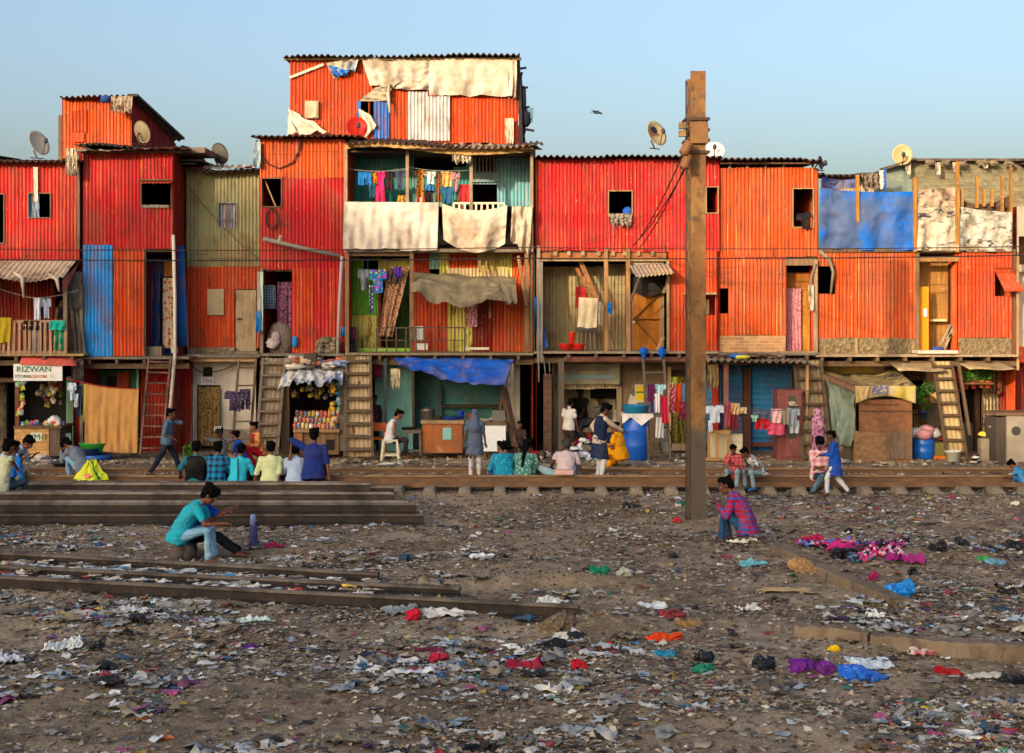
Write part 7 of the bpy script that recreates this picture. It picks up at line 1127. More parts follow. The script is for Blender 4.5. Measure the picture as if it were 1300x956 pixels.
q = ppl[-1]; hc = Vector(q['_hc']); jt = text('JOY', Vector((0, 0, 0)), .09, flat('#d8d8d8'), q, (0, 0, 0)); jt.data.transform(Matrix.Translation(hc+Vector((0, .085, .105))) @ Matrix.Rotation(pi, 4, 'Z') @ Matrix.Rotation(R(62), 4, 'X')); jt.location = (0, 0, 0)
pp('child in a blue shirt, side on, between the cap boy and the woman in red', at(307, 29.3, .05), 80, 'seat', 1.45, pel=(0, 0, .33), top=cloth('#1c54b0'), tsl='short', bot=cloth('#b89878'), hair='bun')
pp('woman in an orange blouse and red skirt crouching on the walk edge', at(331, 29.9, .1), 115, 'squat', 1.55, pel=(0, 0, .38), top=cloth('#c88850', 'floral', '#a83c28'), tsl='long', bot=cloth('#b01420'), bst='skirt', hair='bun', scarf=cloth('#a8301c'), sk='#805034', lean=14, lh=(-.1, .34, .55), rh=(.1, .34, .55), head=(4, 10), shoes=flat('#1c1414'))
pp('man in a pale yellow shirt in the row, right hand down on the rail', at(343, RY, .04), 6, 'rail', 1.66, G1, big=True, top=cloth('#c4c894'), tsl='half', bot=BK_, lean=14, rh=(.14, -.12, .02), reh=(.8, -.6, 0), lh=(-.34, .12, .1), hair='short')
pp('man in a white blue shirt in the row with his neighbour arm round him', at(374, RY, .04), 0, 'rail', 1.6, G1, big=True, top=cloth('#9cacc4'), tsl='half', bot=JD, lean=16, head=(0, -20), hair='thick')
pp('broad man in a navy shirt, rightmost of the row on the rails', at(398, RY, .22), 4, 'rail', 1.76, G1, big=True, top=cloth('#1c2c6c'), tsl='half', bot=BK_, lean=12, bulk=1.1, rh=(.3, -.05, .0), lh=(-.42, .05, .52), leh=(-1, 0, .1))
# foreground pair
fg = G(247, 712); fgz = gz(fg.x, fg.y)
pp('man in a turquoise T-shirt and pale jeans sitting side on in the near ground', (fg.x-.20, fg.y, fgz), -88, 'seat', 1.66, big=True, pel=(0, 0, .38), top=cloth('#1c9cb0'), tsl='short', bot=cloth('#6c9cb8', 'stain', '#88b0c4', 1.5), lean=34, curl=30, hair='thick', vox=.010, sk='#6a3d28', head=(2, 0), lh=(-.12, .6, .66), rh=(.2, .64, .56), leh=(-.3, .2, -1), reh=(.4, .2, -1), rf=(.12, .42, .05), lf=(-.14, .46, .05), grip=.8, untuck=.12)
pp('second man in a royal blue shirt and black trousers hidden behind the turquoise one', (fg.x-.14, fg.y+.4, gz(fg.x, fg.y+.6)), -86, 'seat', 1.5, big=True, pel=(0, 0, .32), top=cloth('#143c94'), tsl='half', bot=cloth('#121216'), lean=20, curl=22, vox=.012, sk='#5c3422', lh=(-.1, .62, .74), rh=(.12, .64, .74), rf=(.1, .74, .05), lf=(-.1, .76, .05), head=(8, 0), grip=.9)
mb = MB(); [mb.ball((fg.x-.12+a, fg.y+b, fgz+.1), (.13, .16, .16), jit=.12, seed=i, n=9, k=6) for i, (a, b) in enumerate(((-.1, 0), (.0, .05), (-.05, .4), (-.06, .22)))]; tag(mb.build('stone_seat', concrete('#5c5048'), smooth=True), 'dark stone block that the turquoise shirted man sits on', 'stone')
# woman and man at the tea stall
pp('man in a white vest and dark trousers sitting on the cream stool', at(495, 31.3, WALK+.03), -80, 'seat', 1.66, top=cloth('#c8c8c8'), tsl='none', bot=cloth('#181c28'), sk='#8a5638', lean=14, curl=24, head=(22, 0), lh=(-.1, .2, .6), rh=(.1, .26, .56), lf=(-.14, .45, .07), rf=(.12, .34, .07))
pp('woman standing with her back turned in a grey tunic and printed trousers', at(603, 28.1, .03), 0, 'stand', 1.56, top=cloth('#4c586c'), tsl='short', dress=cloth('#4c586c'), dlen=.3, bot=cloth('#b8b4b4', 'floral', '#3c3840', .7), hijab=cloth('#4c586c'), sk='#6b4028', bulk=1.02, lh=(-.3, .05, .88), rh=(.26, .15, .9))
pp('woman in a bright teal patterned tunic sitting on the rail with her back turned', at(641, 27.5, .0), 10, 'rail', 1.6, big=True, bulk=1.12, top=cloth('#147898', 'floral', '#2ca0a8'), tsl='half', bot=cloth('#1c5c8c'), bst='skirt', hair='bun', head=(-14, 40), scarf=cloth('#8a6c4c', 'floral', '#c85c2c'), lean=33, curl=30)
pp('woman in a green printed dress with long black hair sitting on the rail', at(664, 27.45, .0), -12, 'rail', 1.62, big=True, bulk=1.1, top=cloth('#3c7468', 'floral', '#8ca89c'), tsl='short', bot=cloth('#3c7468', 'floral', '#8ca89c'), bst='skirt', long_hair=True, lean=30, curl=28, head=(-10, 0), sk='#6b4028')
pp('girl in red sitting just beyond the long haired woman', at(676, 27.9, .0), 30, 'rail', 1.5, big=True, top=cloth('#a8282c'), tsl='short', bot=cloth('#b81c24'), bst='skirt', lean=12, sk='#80503a')
pp('child peering from the dark passage behind the seated women', at(660, 31.4, WALK), 180, 'seat', 1.3, top=cloth('#3c2c2c'), tsl='short', bot=BK_, sk='#6b4028')
pp('grey haired man in a pale pink shirt sitting on folded cloth on the rail', at(717, 27.5, .0), -10, 'rail', 1.68, big=True, top=cloth('#b8a4a4'), tsl='short', bot=cloth('#84a0a8'), hcol=flat('#2a2c2c'), sk='#4c2c1e', lean=30, curl=24, head=(-10, 0), lh=(-.3, .2, .3), lf=(-.34, .36, .1), lkh=(-1, .4, .4), bulk=1.08)
# in and before the clothes shop
pp('man in a dark waistcoat over a pale kurta, standing mid street', at(761, 28.0, .02), -68, 'stand', 1.72, top=cloth('#b8a490'), tsl='long', dress=cloth('#1c2c48'), dlen=.42, over=cloth('#16223c'), bot=cloth('#c4c4c8'), head=(24, -18), lh=(-.2, .05, 1.0), leh=(-1, -.6, 0), rh=(.16, .55, 1.1), hair='thick', sk='#5c3422', lean=8)
pp('woman in a marigold yellow dress crouching by the tall barrel', at(789, 29.9, .06), 62, 'squat', 1.72, top=cloth('#d89008'), tsl='short', bot=cloth('#d89008'), bst='skirt', hair='bun', sk='#6b3c28', lean=14, pel=(0, 0, .3), lh=(-.12, .38, .55), rh=(.12, .36, .5), bulk=1.15)
pp('man in a white shirt standing at the shop doorway looking down', at(722, 31.7, WALK), -35, 'stand', 1.5, top=cloth('#c4bcb4'), tsl='short', bot=cloth('#2c201c'), bst='shorts', head=(28, 0), rh=(.22, .2, .72), sk='#6b4028')
pp('man in a black shirt bending low over the clothes pile', at(736, 31.9, WALK), -80, 'stand', 1.62, pel=(0, -.1, .82), top=cloth('#1c1e24'), tsl='short', bot=cloth('#1c1e24'), lean=72, curl=16, head=(10, 0), lh=(-.12, .5, .42), rh=(.12, .55, .42), leh=(0, -1, 0), reh=(0, -1, 0))
pp('man in a black shirt sitting at the back of the clothes shop', at(737, 34.0, WALK+.32), 165, 'seat', 1.7, top=cloth('#16161a'), tsl='half', bot=BK_, sk='#5c3422', hair='thick', bulk=1.1, lean=4)
pp('person in a grey print shirt sitting inside the shop behind the counter', at(762, 34.0, WALK+.16), 180, 'seat', 1.6, top=cloth('#6a6864', 'floral', '#8c8a84'), tsl='half', bot=BK_, sk='#6b4028', lean=4)
pp('person in white half hidden behind the shop pillar', at(781, 34.0, WALK+.1), -100, 'seat', 1.62, top=cloth('#c8c4bc'), tsl='half', bot=BK_, sk='#5c3422')
# right side
pp('small boy in a red checked shirt and pale jeans sitting on the guard bar', at(934, 26.75, .16), 158, 'seat', 1.4, pel=(0, 0, .33), top=cloth('#a82838', 'plaid', '#b86468', .8), tsl='long', bot=cloth('#7c949c', 'stain', '#a4b4b8'), lean=22, head=(14, 10), rh=(.06, .26, .78), reh=(.6, .6, -1), lh=(-.05, .34, .6), lf=(-.1, .34, .0), rf=(.14, .36, .0))
pp('boy in a black and white printed T-shirt leaning forward on the guard bar', at(965, 26.75, .14), 118, 'seat', 1.45, pel=(0, 0, .38), top=cloth('#c8c8c8', 'blot', '#1c1c24', 3), tsl='short', bot=cloth('#7c98a0', 'stain', '#9cb0b4'), lean=44, curl=20, head=(0, 0), lh=(-.1, .4, .45), rh=(.1, .36, .42), lf=(-.14, .3, .0), rf=(.12, .38, .0), shoes=flat('#2c5c8c'))
sq = G(948, 690); pp('man in a red and blue checked shirt squatting on the open ground', (sq.x, sq.y, gz(sq.x, sq.y)), 70, 'squat', 1.66, big=True, top=cloth('#a01028', 'plaid', '#2c4a94', .85), tsl='long', bot=cloth('#1c4468'), lean=24, curl=28, head=(2, 10), vox=.011, pel=(0, 0, .25), lh=(-.12, .42, .6), rh=(.12, .4, .45), lf=(-.12, .36, .07), rf=(.14, .3, .07), bulk=1.06, sk='#5c3422', shoes=flat('#2a2424'))
pp('man in a pink and white checked shirt sitting on the running rail', at(1040, 26.9, .02), 172, 'seat', 1.76, pel=(0, 0, .34), top=cloth('#c87880', 'plaid', '#d8c0c0', .5), tsl='half', bot=cloth('#1c3044', 'stain', '#5c7c94', 1.2), lean=8, head=(16, 0), rh=(-.04, .28, .5), lh=(.05, .26, .52), lf=(.18, .42, .03), rf=(-.26, .3, .03), hair='thick', shoes=flat('#2a2622'))
pp('boy in a blue kurta with white leggings walking past the seated man', at(1060, 26.3, .0), 78, 'walk', 1.4, top=cloth('#1448a0', 'blot', '#1c54b4', .3), tsl='long', dress=cloth('#1040a0'), dlen=.34, bot=cloth('#bcbcc0'), lh=(-.05, .3, 1.1), rh=(.1, .36, 1.06), head=(12, 10), sk='#4c2c1e', lf=(-.07, .2, .09), rf=(.07, -.34, .14))
pp('woman in a pink flowered shawl standing before the slat backed stair', at(1039, 29.9, .06), 40, 'stand', 1.4, top=cloth('#b87c98', 'floral', '#7a3c64'), tsl='long', dress=cloth('#b87c98', 'floral', '#7a3c64'), dlen=.5, bot=cloth('#3c2c3c'), hijab=cloth('#c488a4', 'floral', '#7a3c64'), sk='#80503a')
pp('child in blue squatting at the right edge of the picture', at(1301, 27.0, .02), 60, 'squat', 1.2, top=cloth('#3c80a8'), tsl='short', bot=cloth('#24588c'), hair='thick', head=(20, 0))
# balconies
pp('woman in a black headscarf looking out over the turquoise balcony rail', at(588, 32.5, PZ(320, 32.5)), 170, 'seat', 1.55, pel=(0, 0, .68), top=cloth('#1c1a20'), tsl='long', bot=BK_, hijab=cloth('#121016'), sk='#8a5a40', lean=6, head=(8, 20), lh=(-.12, .25, .98), rh=(.12, .25, .98))
pp('person in a brown patterned top standing in the left porch doorway', at(76, 32.6, DECKZ), -100, 'stand', 1.5, top=cloth('#5c5048', 'floral', '#7c6c60'), tsl='half', bot=BK_, sk='#6b4028', lh=(-.2, .3, 1.0))
pp('dim figure in a maroon top in the doorway beside the backed stair', at(475, 33.0, WALK), 170, 'stand', 1.5, top=cloth('#4c2430'), tsl='half', bot=BK_, sk='#5c3422')
for q in ppl: finish(q)

SHADE = [(-900, 95, 332, 'unseen plastered block shaped for its shade, farthest left'), (95, 168, 268, 'taller unseen block shaped for its shade, beside the first'), (168, 190, 425, 'low unseen shade block under the leftmost tank'), (190, 256, 240, 'tall unseen block shaped for its shade, between two tanks'), (256, 300, 440, 'low unseen shade block under the wide tank'), (300, 372, 262, 'mid height unseen block shaped for its shade'), (372, 412, 430, 'low unseen shade block under the third tank'), (412, 440, 285, 'narrow unseen block shaped for its shade'), (440, 560, 345, 'low unseen block shaped for its shade'), (560, 690, 415, 'lower unseen block shaped for its shade, near the centre'), (690, 850, 392, 'unseen flat topped block shaped for its shade'), (850, 920, 425, 'narrow low unseen block shaped for its shade'), (920, 1042, 478, 'long low unseen block shaped for its shade'), (1042, 1500, 600, 'lowest unseen block shaped for its shade, farthest right')]
SHADE_TANKS = [(166, 192, 255, 372, 'unseen tank added for a sun gap, leftmost'), (254, 302, 240, 335, 'wide unseen tank added for a sun gap, the middle one'), (370, 414, 272, 385, 'unseen tank added for a sun gap, rightmost')]

# ---------------------------------------------------------------- rubbish and stones
ex, ey = np.array([1.]), None
def scatter(n, seed, xr, yr, dens):
    r = np.random.RandomState(seed); X_ = []; Y_ = []; tot = 0
    while tot < n:
        x = r.uniform(*xr, n*2); y = yr[0]+(yr[1]-yr[0])*r.rand(n*2)**1.15; k = (np.abs(x) < y*.43+1.3) & (r.rand(n*2) < dens(x, y)); X_.append(x[k]); Y_.append(y[k]); tot += k.sum()
    return np.concatenate(X_)[:n], np.concatenate(Y_)[:n], r
def dens_l(x, y):
    a = vnoise(x*.55+30, y*.8+30, 11); b = vnoise(x*2+30, y*2.6+30, 12); d = np.clip((a-.28)*1.8, .06, 1)*np.clip((b-.2)*1.7, .1, 1)
    d = d*np.clip(1.25-(y-15)/14, .32, 1); return d
def dens_d(x, y):
    a = .6*vnoise(x*.45+31, y*.7+33, 14)+.4*vnoise(x*1.3+30, y*1.9+30, 15); d = np.clip((a-.44)*6, .05, 1)*np.clip(1.3-(y-14)/13, .22, 1); return d*np.clip(.55+np.abs(x)*.14, 0, 1)
def flakes(n, seed, smin, smax, yr, crumple, name, label, cat, palette, weights, lift=0., zf=None, K=2, aspect=1.8, dens=dens_l, ptail=2.2):
    x, y, r = scatter(n, seed, (-15, 15), yr, dens); z = zf(x, y) if zf else ghz(x, y); m = K+1; s = smin+(smax-smin)*r.rand(n)**ptail; asp = r.uniform(1/aspect, 1.15, n)
    u = np.linspace(-.5, .5, m); U, V_ = np.meshgrid(u, u); U = U.ravel(); V_ = V_.ravel(); q = len(U)
    lx = U[None]*s[:, None]*(1+.35*r.randn(n, q)*.5); ly = V_[None]*(s*asp)[:, None]*(1+.35*r.randn(n, q)*.5); lx = lx+s[:, None]*.12*r.randn(n, q); ly = ly+(s*asp)[:, None]*.12*r.randn(n, q)
    lz = r.randn(n, q)*s[:, None]*crumple; lz = np.abs(lz)+.004
    t = r.uniform(0, 2*pi, n); ti = r.normal(0, .13, n); c, s_ = np.cos(t)[:, None], np.sin(t)[:, None]; zz = lz+lx*np.sin(ti)[:, None]
    co = np.stack([x[:, None]+lx*c-ly*s_, y[:, None]+lx*s_+ly*c, (z+lift)[:, None]+np.maximum(zz, .002)+.004], -1).reshape(-1, 3)
    k = np.arange(q).reshape(m, m); qd = np.stack([k[:-1, :-1], k[:-1, 1:], k[1:, 1:], k[1:, :-1]], -1).reshape(-1, 4); fc = (qd[None]+(np.arange(n)*q)[:, None, None]).reshape(-1, 4)
    pal = np.array([lin(h)[:3] for h in palette]); ci = r.choice(len(pal), n, p=np.array(weights)/sum(weights)); col = pal[ci]*(r.uniform(.45, 1.2, n)[:, None]); col = np.clip(col, 0, .75)
    return mesh_np(name, co, fc, np.repeat(col, q, 0), label, cat)
def mesh_np(name, co, fc, col, label, cat, rough=.75, smooth=True):
    me = bpy.data.meshes.new(name); me.vertices.add(len(co)); me.vertices.foreach_set('co', co.astype(np.float32).ravel()); me.loops.add(fc.size); me.loops.foreach_set('vertex_index', fc.astype(np.int32).ravel()); me.polygons.add(len(fc)); me.polygons.foreach_set('loop_start', (np.arange(len(fc))*fc.shape[1]).astype(np.int32)); me.polygons.foreach_set('use_smooth', [smooth]*len(fc))
    at_ = me.color_attributes.new('Col', 'FLOAT_COLOR', 'POINT'); at_.data.foreach_set('color', np.concatenate([col, np.ones((len(col), 1))], 1).astype(np.float32).ravel()); me.update(); me.validate()
    m = NM(name+'_mat'); a = m.n('ShaderNodeAttribute', attribute_name='Col').outputs['Color']; m.out(m.mix(m.ramp(m.noise(11, 5), .46, .66, 0, .4), a, lin('#6b5a48')), rough, 0, .3); me.materials.append(m.mat)
    o = bpy.data.objects.new(name, me); C.objects.link(o); return tag(o, label, cat, kind='stuff')
one = lambda x, y: np.full_like(x, .9)
def stones(n, seed, smin, smax, yr, name, label, dens, pal, zf=None):
    x, y, r = scatter(n, seed, (-15, 15), yr, dens); z = zf(x, y) if zf else ghz(x, y); b = np.array([(1, 0, 0), (-1, 0, 0), (0, 1, 0), (0, -1, 0), (0, 0, 1), (0, 0, -1), (.6, .6, .5), (-.6, -.6, .4)], float); b = b[:6]
    s = smin+(smax-smin)*r.rand(n)**3; v = (b[None]*r.uniform(.5, 1.2, (n, 6, 1))+r.randn(n, 6, 3)*.34)*s[:, None, None]*np.array([1, 1, .5]); t = r.uniform(0, 6.28, n)[:, None]; vx = v[..., 0]*np.cos(t)-v[..., 1]*np.sin(t); vy = v[..., 0]*np.sin(t)+v[..., 1]*np.cos(t)
    co = np.stack([x[:, None]+vx, y[:, None]+vy, z[:, None]+v[..., 2]+(s*.25)[:, None]], -1).reshape(-1, 3); f = np.array([(0, 2, 4), (2, 1, 4), (1, 3, 4), (3, 0, 4), (2, 0, 5), (1, 2, 5), (3, 1, 5), (0, 3, 5)]); fc = (f[None]+(np.arange(n)*6)[:, None, None]).reshape(-1, 3)
    p_ = np.array([lin(h)[:3] for h in pal]); col = p_[r.randint(len(p_), size=n)]*r.uniform(.6, 1.2, n)[:, None]; return mesh_np(name, co, fc, np.repeat(col, 6, 0), label, 'gravel', .95, False)
stones(56000, 21, .006, .04, (10.3, 30.4), 'gravel', 'grey brown gravel and broken stone covering the earth', one, ['#7d6c58', '#5e5144', '#94846e', '#40382f', '#a89a84'])
BR = ['#6c5a48', '#94846e', '#453b31', '#b8a98f', '#7a6a56', '#ccc2ae', '#94897c', '#201d1b', '#7a3a34', '#3c586c', '#7a4a58', '#a86c30', '#40604a', '#bcb8b0']
flakes(70000, 31, .012, .065, (10.3, 30.3), .14, 'litter', 'fine trodden litter of paper, leaves and plastic scraps on the earth', 'litter', BR, [15, 17, 13, 15, 13, 10, 8, 9, 3, 2.4, 2, 2, 1.8, 6], K=1)
flakes(19000, 32, .022, .135, (10.3, 29.5), .13, 'plastic_scraps', 'crumpled plastic and paper scraps scattered over the open ground', 'litter', ['#d0ccc4', '#b8b2a8', '#98a4ac', '#7c7064', '#94866f', '#1a1a1c', '#982c34', '#2c6c98', '#a84c78', '#c8642c', '#2c7a64', '#c8a83c', '#5c3c6c', '#d8d8d8', '#4c4238', '#a09078'], [17, 15, 9, 8, 11, 7, 3.2, 3.0, 2.8, 1.6, 2.2, 1.8, 1.6, 12, 6, 12], K=3, ptail=3.4, dens=dens_d)
flakes(1100, 33, .08, .26, (10.3, 20.5), .12, 'rags', 'larger dirty rags and torn bags in the near rubbish', 'litter', ['#c8c2b8', '#a8a298', '#6c655c', '#1c1c1e', '#6c5f50', '#8a2c38', '#34607c', '#7a3c64', '#3a2a48', '#85765f', '#a8b0b4'], [14, 12, 9, 8, 12, 1.5, 1.8, 1.4, 1, 12, 8], K=5, ptail=3.0, dens=dens_d)
bz = lambda x, y: np.where(y < 30.6, .145, WALK)
stones(9000, 22, .012, .06, (27.3, 32.4), 'gravel', 'pale rubble and gravel along the walk and between the rails', one, ['#a08c70', '#7d6c58', '#b8a88c', '#5e5144', '#c0b49c'], bz)
flakes(2600, 34, .02, .11, (27.3, 32.2), .15, 'litter', 'scraps of paper and plastic on the walk and between the rails', 'litter', BR, [12, 18, 8, 16, 14, 12, 8, 6, 3, 2, 2, 2, 1, 5], K=2, zf=bz, dens=one)
def plank_stuff():
    x, y, r = scatter(1300, 41, (-12, 12), (10.5, 28), dens_l); mb = MB()
    for i in range(len(x)):
        a = r.uniform(0, 3.14); L = r.uniform(.04, .15)*(1 if r.rand() < .95 else 2); z = gz(x[i], y[i])+.01 if i % 4 == 0 else float(ghz(x[i:i+1], y[i:i+1])[0])+.01; mb.bar((x[i]-cos(a)*L/2, y[i]-sin(a)*L/2, z), (x[i]+cos(a)*L/2, y[i]+sin(a)*L/2, z+r.uniform(-.01, .03)), .008, .008, m=i % 3)
    tag(mb.build('twigs', [flat('#7a6850'), flat('#3c3228'), flat('#94846c')]), 'twigs, straws and sticks lying among the litter', 'twigs', kind='stuff')
plank_stuff()
def bag(px, py, w, h, col, label, cat='bag', nm='plastic_bag', sq=.5, seed=0, mat=None, n=8, jit=.1):
    g = G(px, py); k = g.y/F; w *= k; h *= k; r = random.Random(seed*31+int(px)); mb = MB(); z = gz(g.x, g.y)
    for i in range(n): mb.ball((g.x+r.uniform(-.35, .35)*w, g.y+r.uniform(-.3, .3)*w*sq+.05, z+h*r.uniform(.1, .45)), (w*r.uniform(.14, .34), w*r.uniform(.12, .24), h*r.uniform(.25, .55)), 0, 18, 12, Matrix.Rotation(r.uniform(-.6, .6), 4, 'Y') @ Matrix.Rotation(r.uniform(0, 3), 4, 'Z'), jit, int(px)+i)
    for i, v in enumerate(mb.v):
        p_ = Vector(v); q = mnoise.noise_vector(p_*9+Vector((px, 0, 0)))*.055+mnoise.noise_vector(p_*24)*.03; q.z *= .7; v2 = p_+q*(min(w, .5)/.4)**.5; v2.z = max(v2.z, z-.02); mb.v[i] = tuple(v2)
    return tag(mb.build(nm, mat or flat(col, .38), smooth=False), label, cat)
def sheet(px, py, w, d, mat, label, nm='sheet', cat='sheet', rot=0., seed=0, crump=.05):
    g = G(px, py); k = g.y/F; w *= k; d *= k*4.2; mb = MB(); c_, s_ = cos(rot), sin(rot); sd = seed+px
    def fn(u, v):
        e = 1+.5*mnoise.noise(Vector((u*3+sd, v*3, 7))); a, b = (u-.5)*w*e, (v-.5)*d*e; x = g.x+a*c_-b*s_; y = g.y+a*s_+b*c_; return (x, y, gz(x, y)+.025+crump*(abs(mnoise.noise(Vector((u*4+sd, v*4, 1))))*1.5+.28*abs(mnoise.noise(Vector((u*9+sd, v*9, 1))))+.10*abs(mnoise.noise(Vector((u*22+sd, v*22, 1))))))
    mb.grid(fn, 34, 20); return tag(mb.build(nm, mat, smooth=False), label, cat)
PK = cloth('#a81858', 'mixcol', '#3c68b8', 1.9, .9)
for k, (px, py, w_, d_, m_, lb, ro) in enumerate(((1048, 694, 60, 8, PK, 'magenta and blue patterned garment at the left end of the cloth heap', .1), (1075, 706, 50, 7, cloth('#a8206c', 'blot', '#1c1a24', 2), 'magenta and black cloth in the middle of the cloth heap', -.2), (1100, 702, 46, 7, cloth('#3c58a0', 'mixcol', '#a8246c', 2.2), 'blue garment with pink specks behind the salmon bundle', .3), (1118, 712, 60, 8, cloth('#b82460', 'mixcol', '#c0a0b4', 2.6), 'pink printed cloth towards the right of the heap', -.1), (1150, 717, 44, 6, cloth('#8c1c70'), 'plain purple pink scarf trailing off the right of the heap', -.3), (1092, 715, 30, 5, cloth('#1c5c78', 'mixcol', '#b83070', 2.4), 'dark teal rag under the front of the heap', .2), (1030, 690, 26, 5, cloth('#a01848'), 'crimson rag at the extreme left of the heap', .4), (1136, 704, 30, 5, cloth('#2a1c30', 'mixcol', '#9c2c70', 2), 'dark purple cloth at the back of the heap', 0))):
    sheet(px, py, w_, d_, m_, lb, 'cloth_heap', 'cloth', ro, k+1, .11)
bag(1080, 697, 26, 14, '#c86464', 'salmon bundle lying on the pink cloth heap', 'cloth', 'cloth_bundle', mat=cloth('#d06c6c')); bag(1068, 712, 36, 16, '#101014', 'black plastic bag below the salmon bundle')
bag(1135, 760, 52, 20, '#0c78c8', 'bright blue plastic bag at the end of the diagonal beam', sq=.6, mat=plastic('#0f78c4', .45)); bag(1097, 864, 60, 22, '#1454b0', 'blue plastic bag at the bottom edge on the right', mat=plastic('#1458b4', .45)); bag(1032, 853, 60, 18, '#5c1c70', 'purple cloth in the right foreground', 'cloth', 'cloth_bundle', mat=cloth('#64207c')); bag(1018, 728, 46, 22, '#a8845c', 'tan boulder resting against the diagonal beam', 'stone', 'boulder', .7, mat=concrete('#a07c54', 1, .3), n=4, jit=.08)
sheet(1000, 752, 70, 9, cloth('#b8986c'), 'torn piece of tan cardboard beside the diagonal beam', 'cardboard', 'cardboard', .1, 3, .02); sheet(1105, 848, 52, 9, flat('#b0bcc4'), 'pale translucent sheet behind the bottom blue bag', 'plastic_sheet', 'sheet', .1, 4); sheet(1170, 832, 36, 9, cloth('#b8a8a4', 'blot', '#a83c44', 2), 'white bag with red print by the long kerb', 'plastic_sheet', 'bag', -.2, 5)
for i, (px, py, w_, h_, col, lb) in enumerate(((713, 793, 54, 30, '#6a5c4c', 'shaggy brown sack lying beyond the middle rubbish'), (700, 818, 36, 14, '#121214', 'black bag left of the shaggy sack foot'), (735, 808, 26, 12, '#1a1c24', 'dark bundle right of the shaggy sack'), (122, 820, 26, 18, '#131418', 'black bag in the left foreground'), (133, 850, 24, 12, '#1a1c1c', 'black rag near the bottom left'), (180, 798, 34, 12, '#1a1618', 'flattened black bag left of centre'), (895, 836, 26, 16, '#16181c', 'black bag above the teal one at lower right'), (898, 853, 32, 12, '#127058', 'teal green bag at lower right'), (968, 850, 30, 20, '#14161c', 'shiny black bag near the bottom right'), (1288, 700, 24, 14, '#16161c', 'black bag at the right margin'), (1222, 695, 20, 14, '#141418', 'black bag left of the low ridge'), (1190, 704, 22, 16, '#16161a', 'round black bag right of the pink heap'), (1160, 728, 16, 12, '#1a1a1e', 'black bundle at the tail of the pink heap'), (1081, 676, 14, 9, '#141418', 'small black bundle in the mid ground right'), (800, 643, 24, 8, '#1c2824', 'dark green rag below the running rail'), (856, 705, 14, 8, '#18181c', 'small black rag before the pole'), (1150, 690, 14, 10, '#1c1820', 'black scrap beyond the pink heap'), (1285, 865, 34, 14, '#141418', 'black bag at the bottom right corner'))):
    bag(px, py+h_*.3, w_, h_, col, lb, seed=i, mat=(cloth(col) if i == 0 else None))
for i, (px, py, w_, h_, col, lb) in enumerate(((762, 737, 26, 10, '#0c6c50', 'emerald green cloth by the low earth bank'), (793, 734, 16, 12, '#9c9c90', 'grey white ball of plastic beside the emerald cloth'), (843, 812, 44, 10, '#c83c10', 'orange rag in the right of centre foreground'), (772, 820, 22, 7, '#b83c1c', 'small orange red scrap left of the orange rag'), (841, 832, 34, 9, '#1478a0', 'flat turquoise bag below the orange rag'), (737, 843, 34, 10, '#a81420', 'red cloth at the bottom centre'), (521, 782, 24, 16, '#b01430', 'crimson cloth between the two pale sheets'), (322, 690, 12, 10, '#3c3c6c', 'blue violet rag below the hanging one'), (346, 694, 24, 6, '#8a1c48', 'magenta strip near the sitting pair'), (560, 838, 36, 10, '#a02038', 'crumpled red cloth at the bottom left of centre'), (540, 858, 40, 9, '#901c44', 'dark pink rag at the bottom edge'), (318, 820, 20, 8, '#4c2068', 'violet rag in the left foreground'), (545, 828, 36, 7, '#5c1c3c', 'plum rag in the middle foreground'), (855, 786, 40, 9, '#7a2c34', 'dull red heap in the right of centre rubbish'), (875, 795, 34, 8, '#8a6c44', 'tan rag right of the dull red heap'), (1110, 735, 10, 14, '#8c2458', 'magenta rag hanging over the diagonal beam'), (1208, 852, 30, 9, '#98141c', 'red cloth below the long kerb'), (1250, 712, 18, 6, '#2c8a3c', 'green plastic scrap at the far right'), (1262, 714, 28, 6, '#5c8ca0', 'pale blue plastic beside the green scrap'), (105, 778, 20, 8, '#701820', 'dark red rag in the left rubbish'), (862, 642, 8, 6, '#b0a898', 'pale scrap near the pole foot'), (866, 640, 12, 6, '#0c5c54', 'dark teal scrap left of the pole foot'), (860, 662, 18, 5, '#a81c28', 'red rag at the foot of the pole'), (667, 842, 50, 10, '#8a1c34', 'red and dark cloth at the bottom middle'), (1060, 832, 14, 8, '#c8a014', 'yellow box end by the broken kerb'), (1290, 640, 10, 6, '#c8c0b0', 'white scrap under the running rail at right'))):
    bag(px, py+h_*.3, w_, h_, col, lb, 'rag', 'rag', seed=i+40, mat=cloth(col))
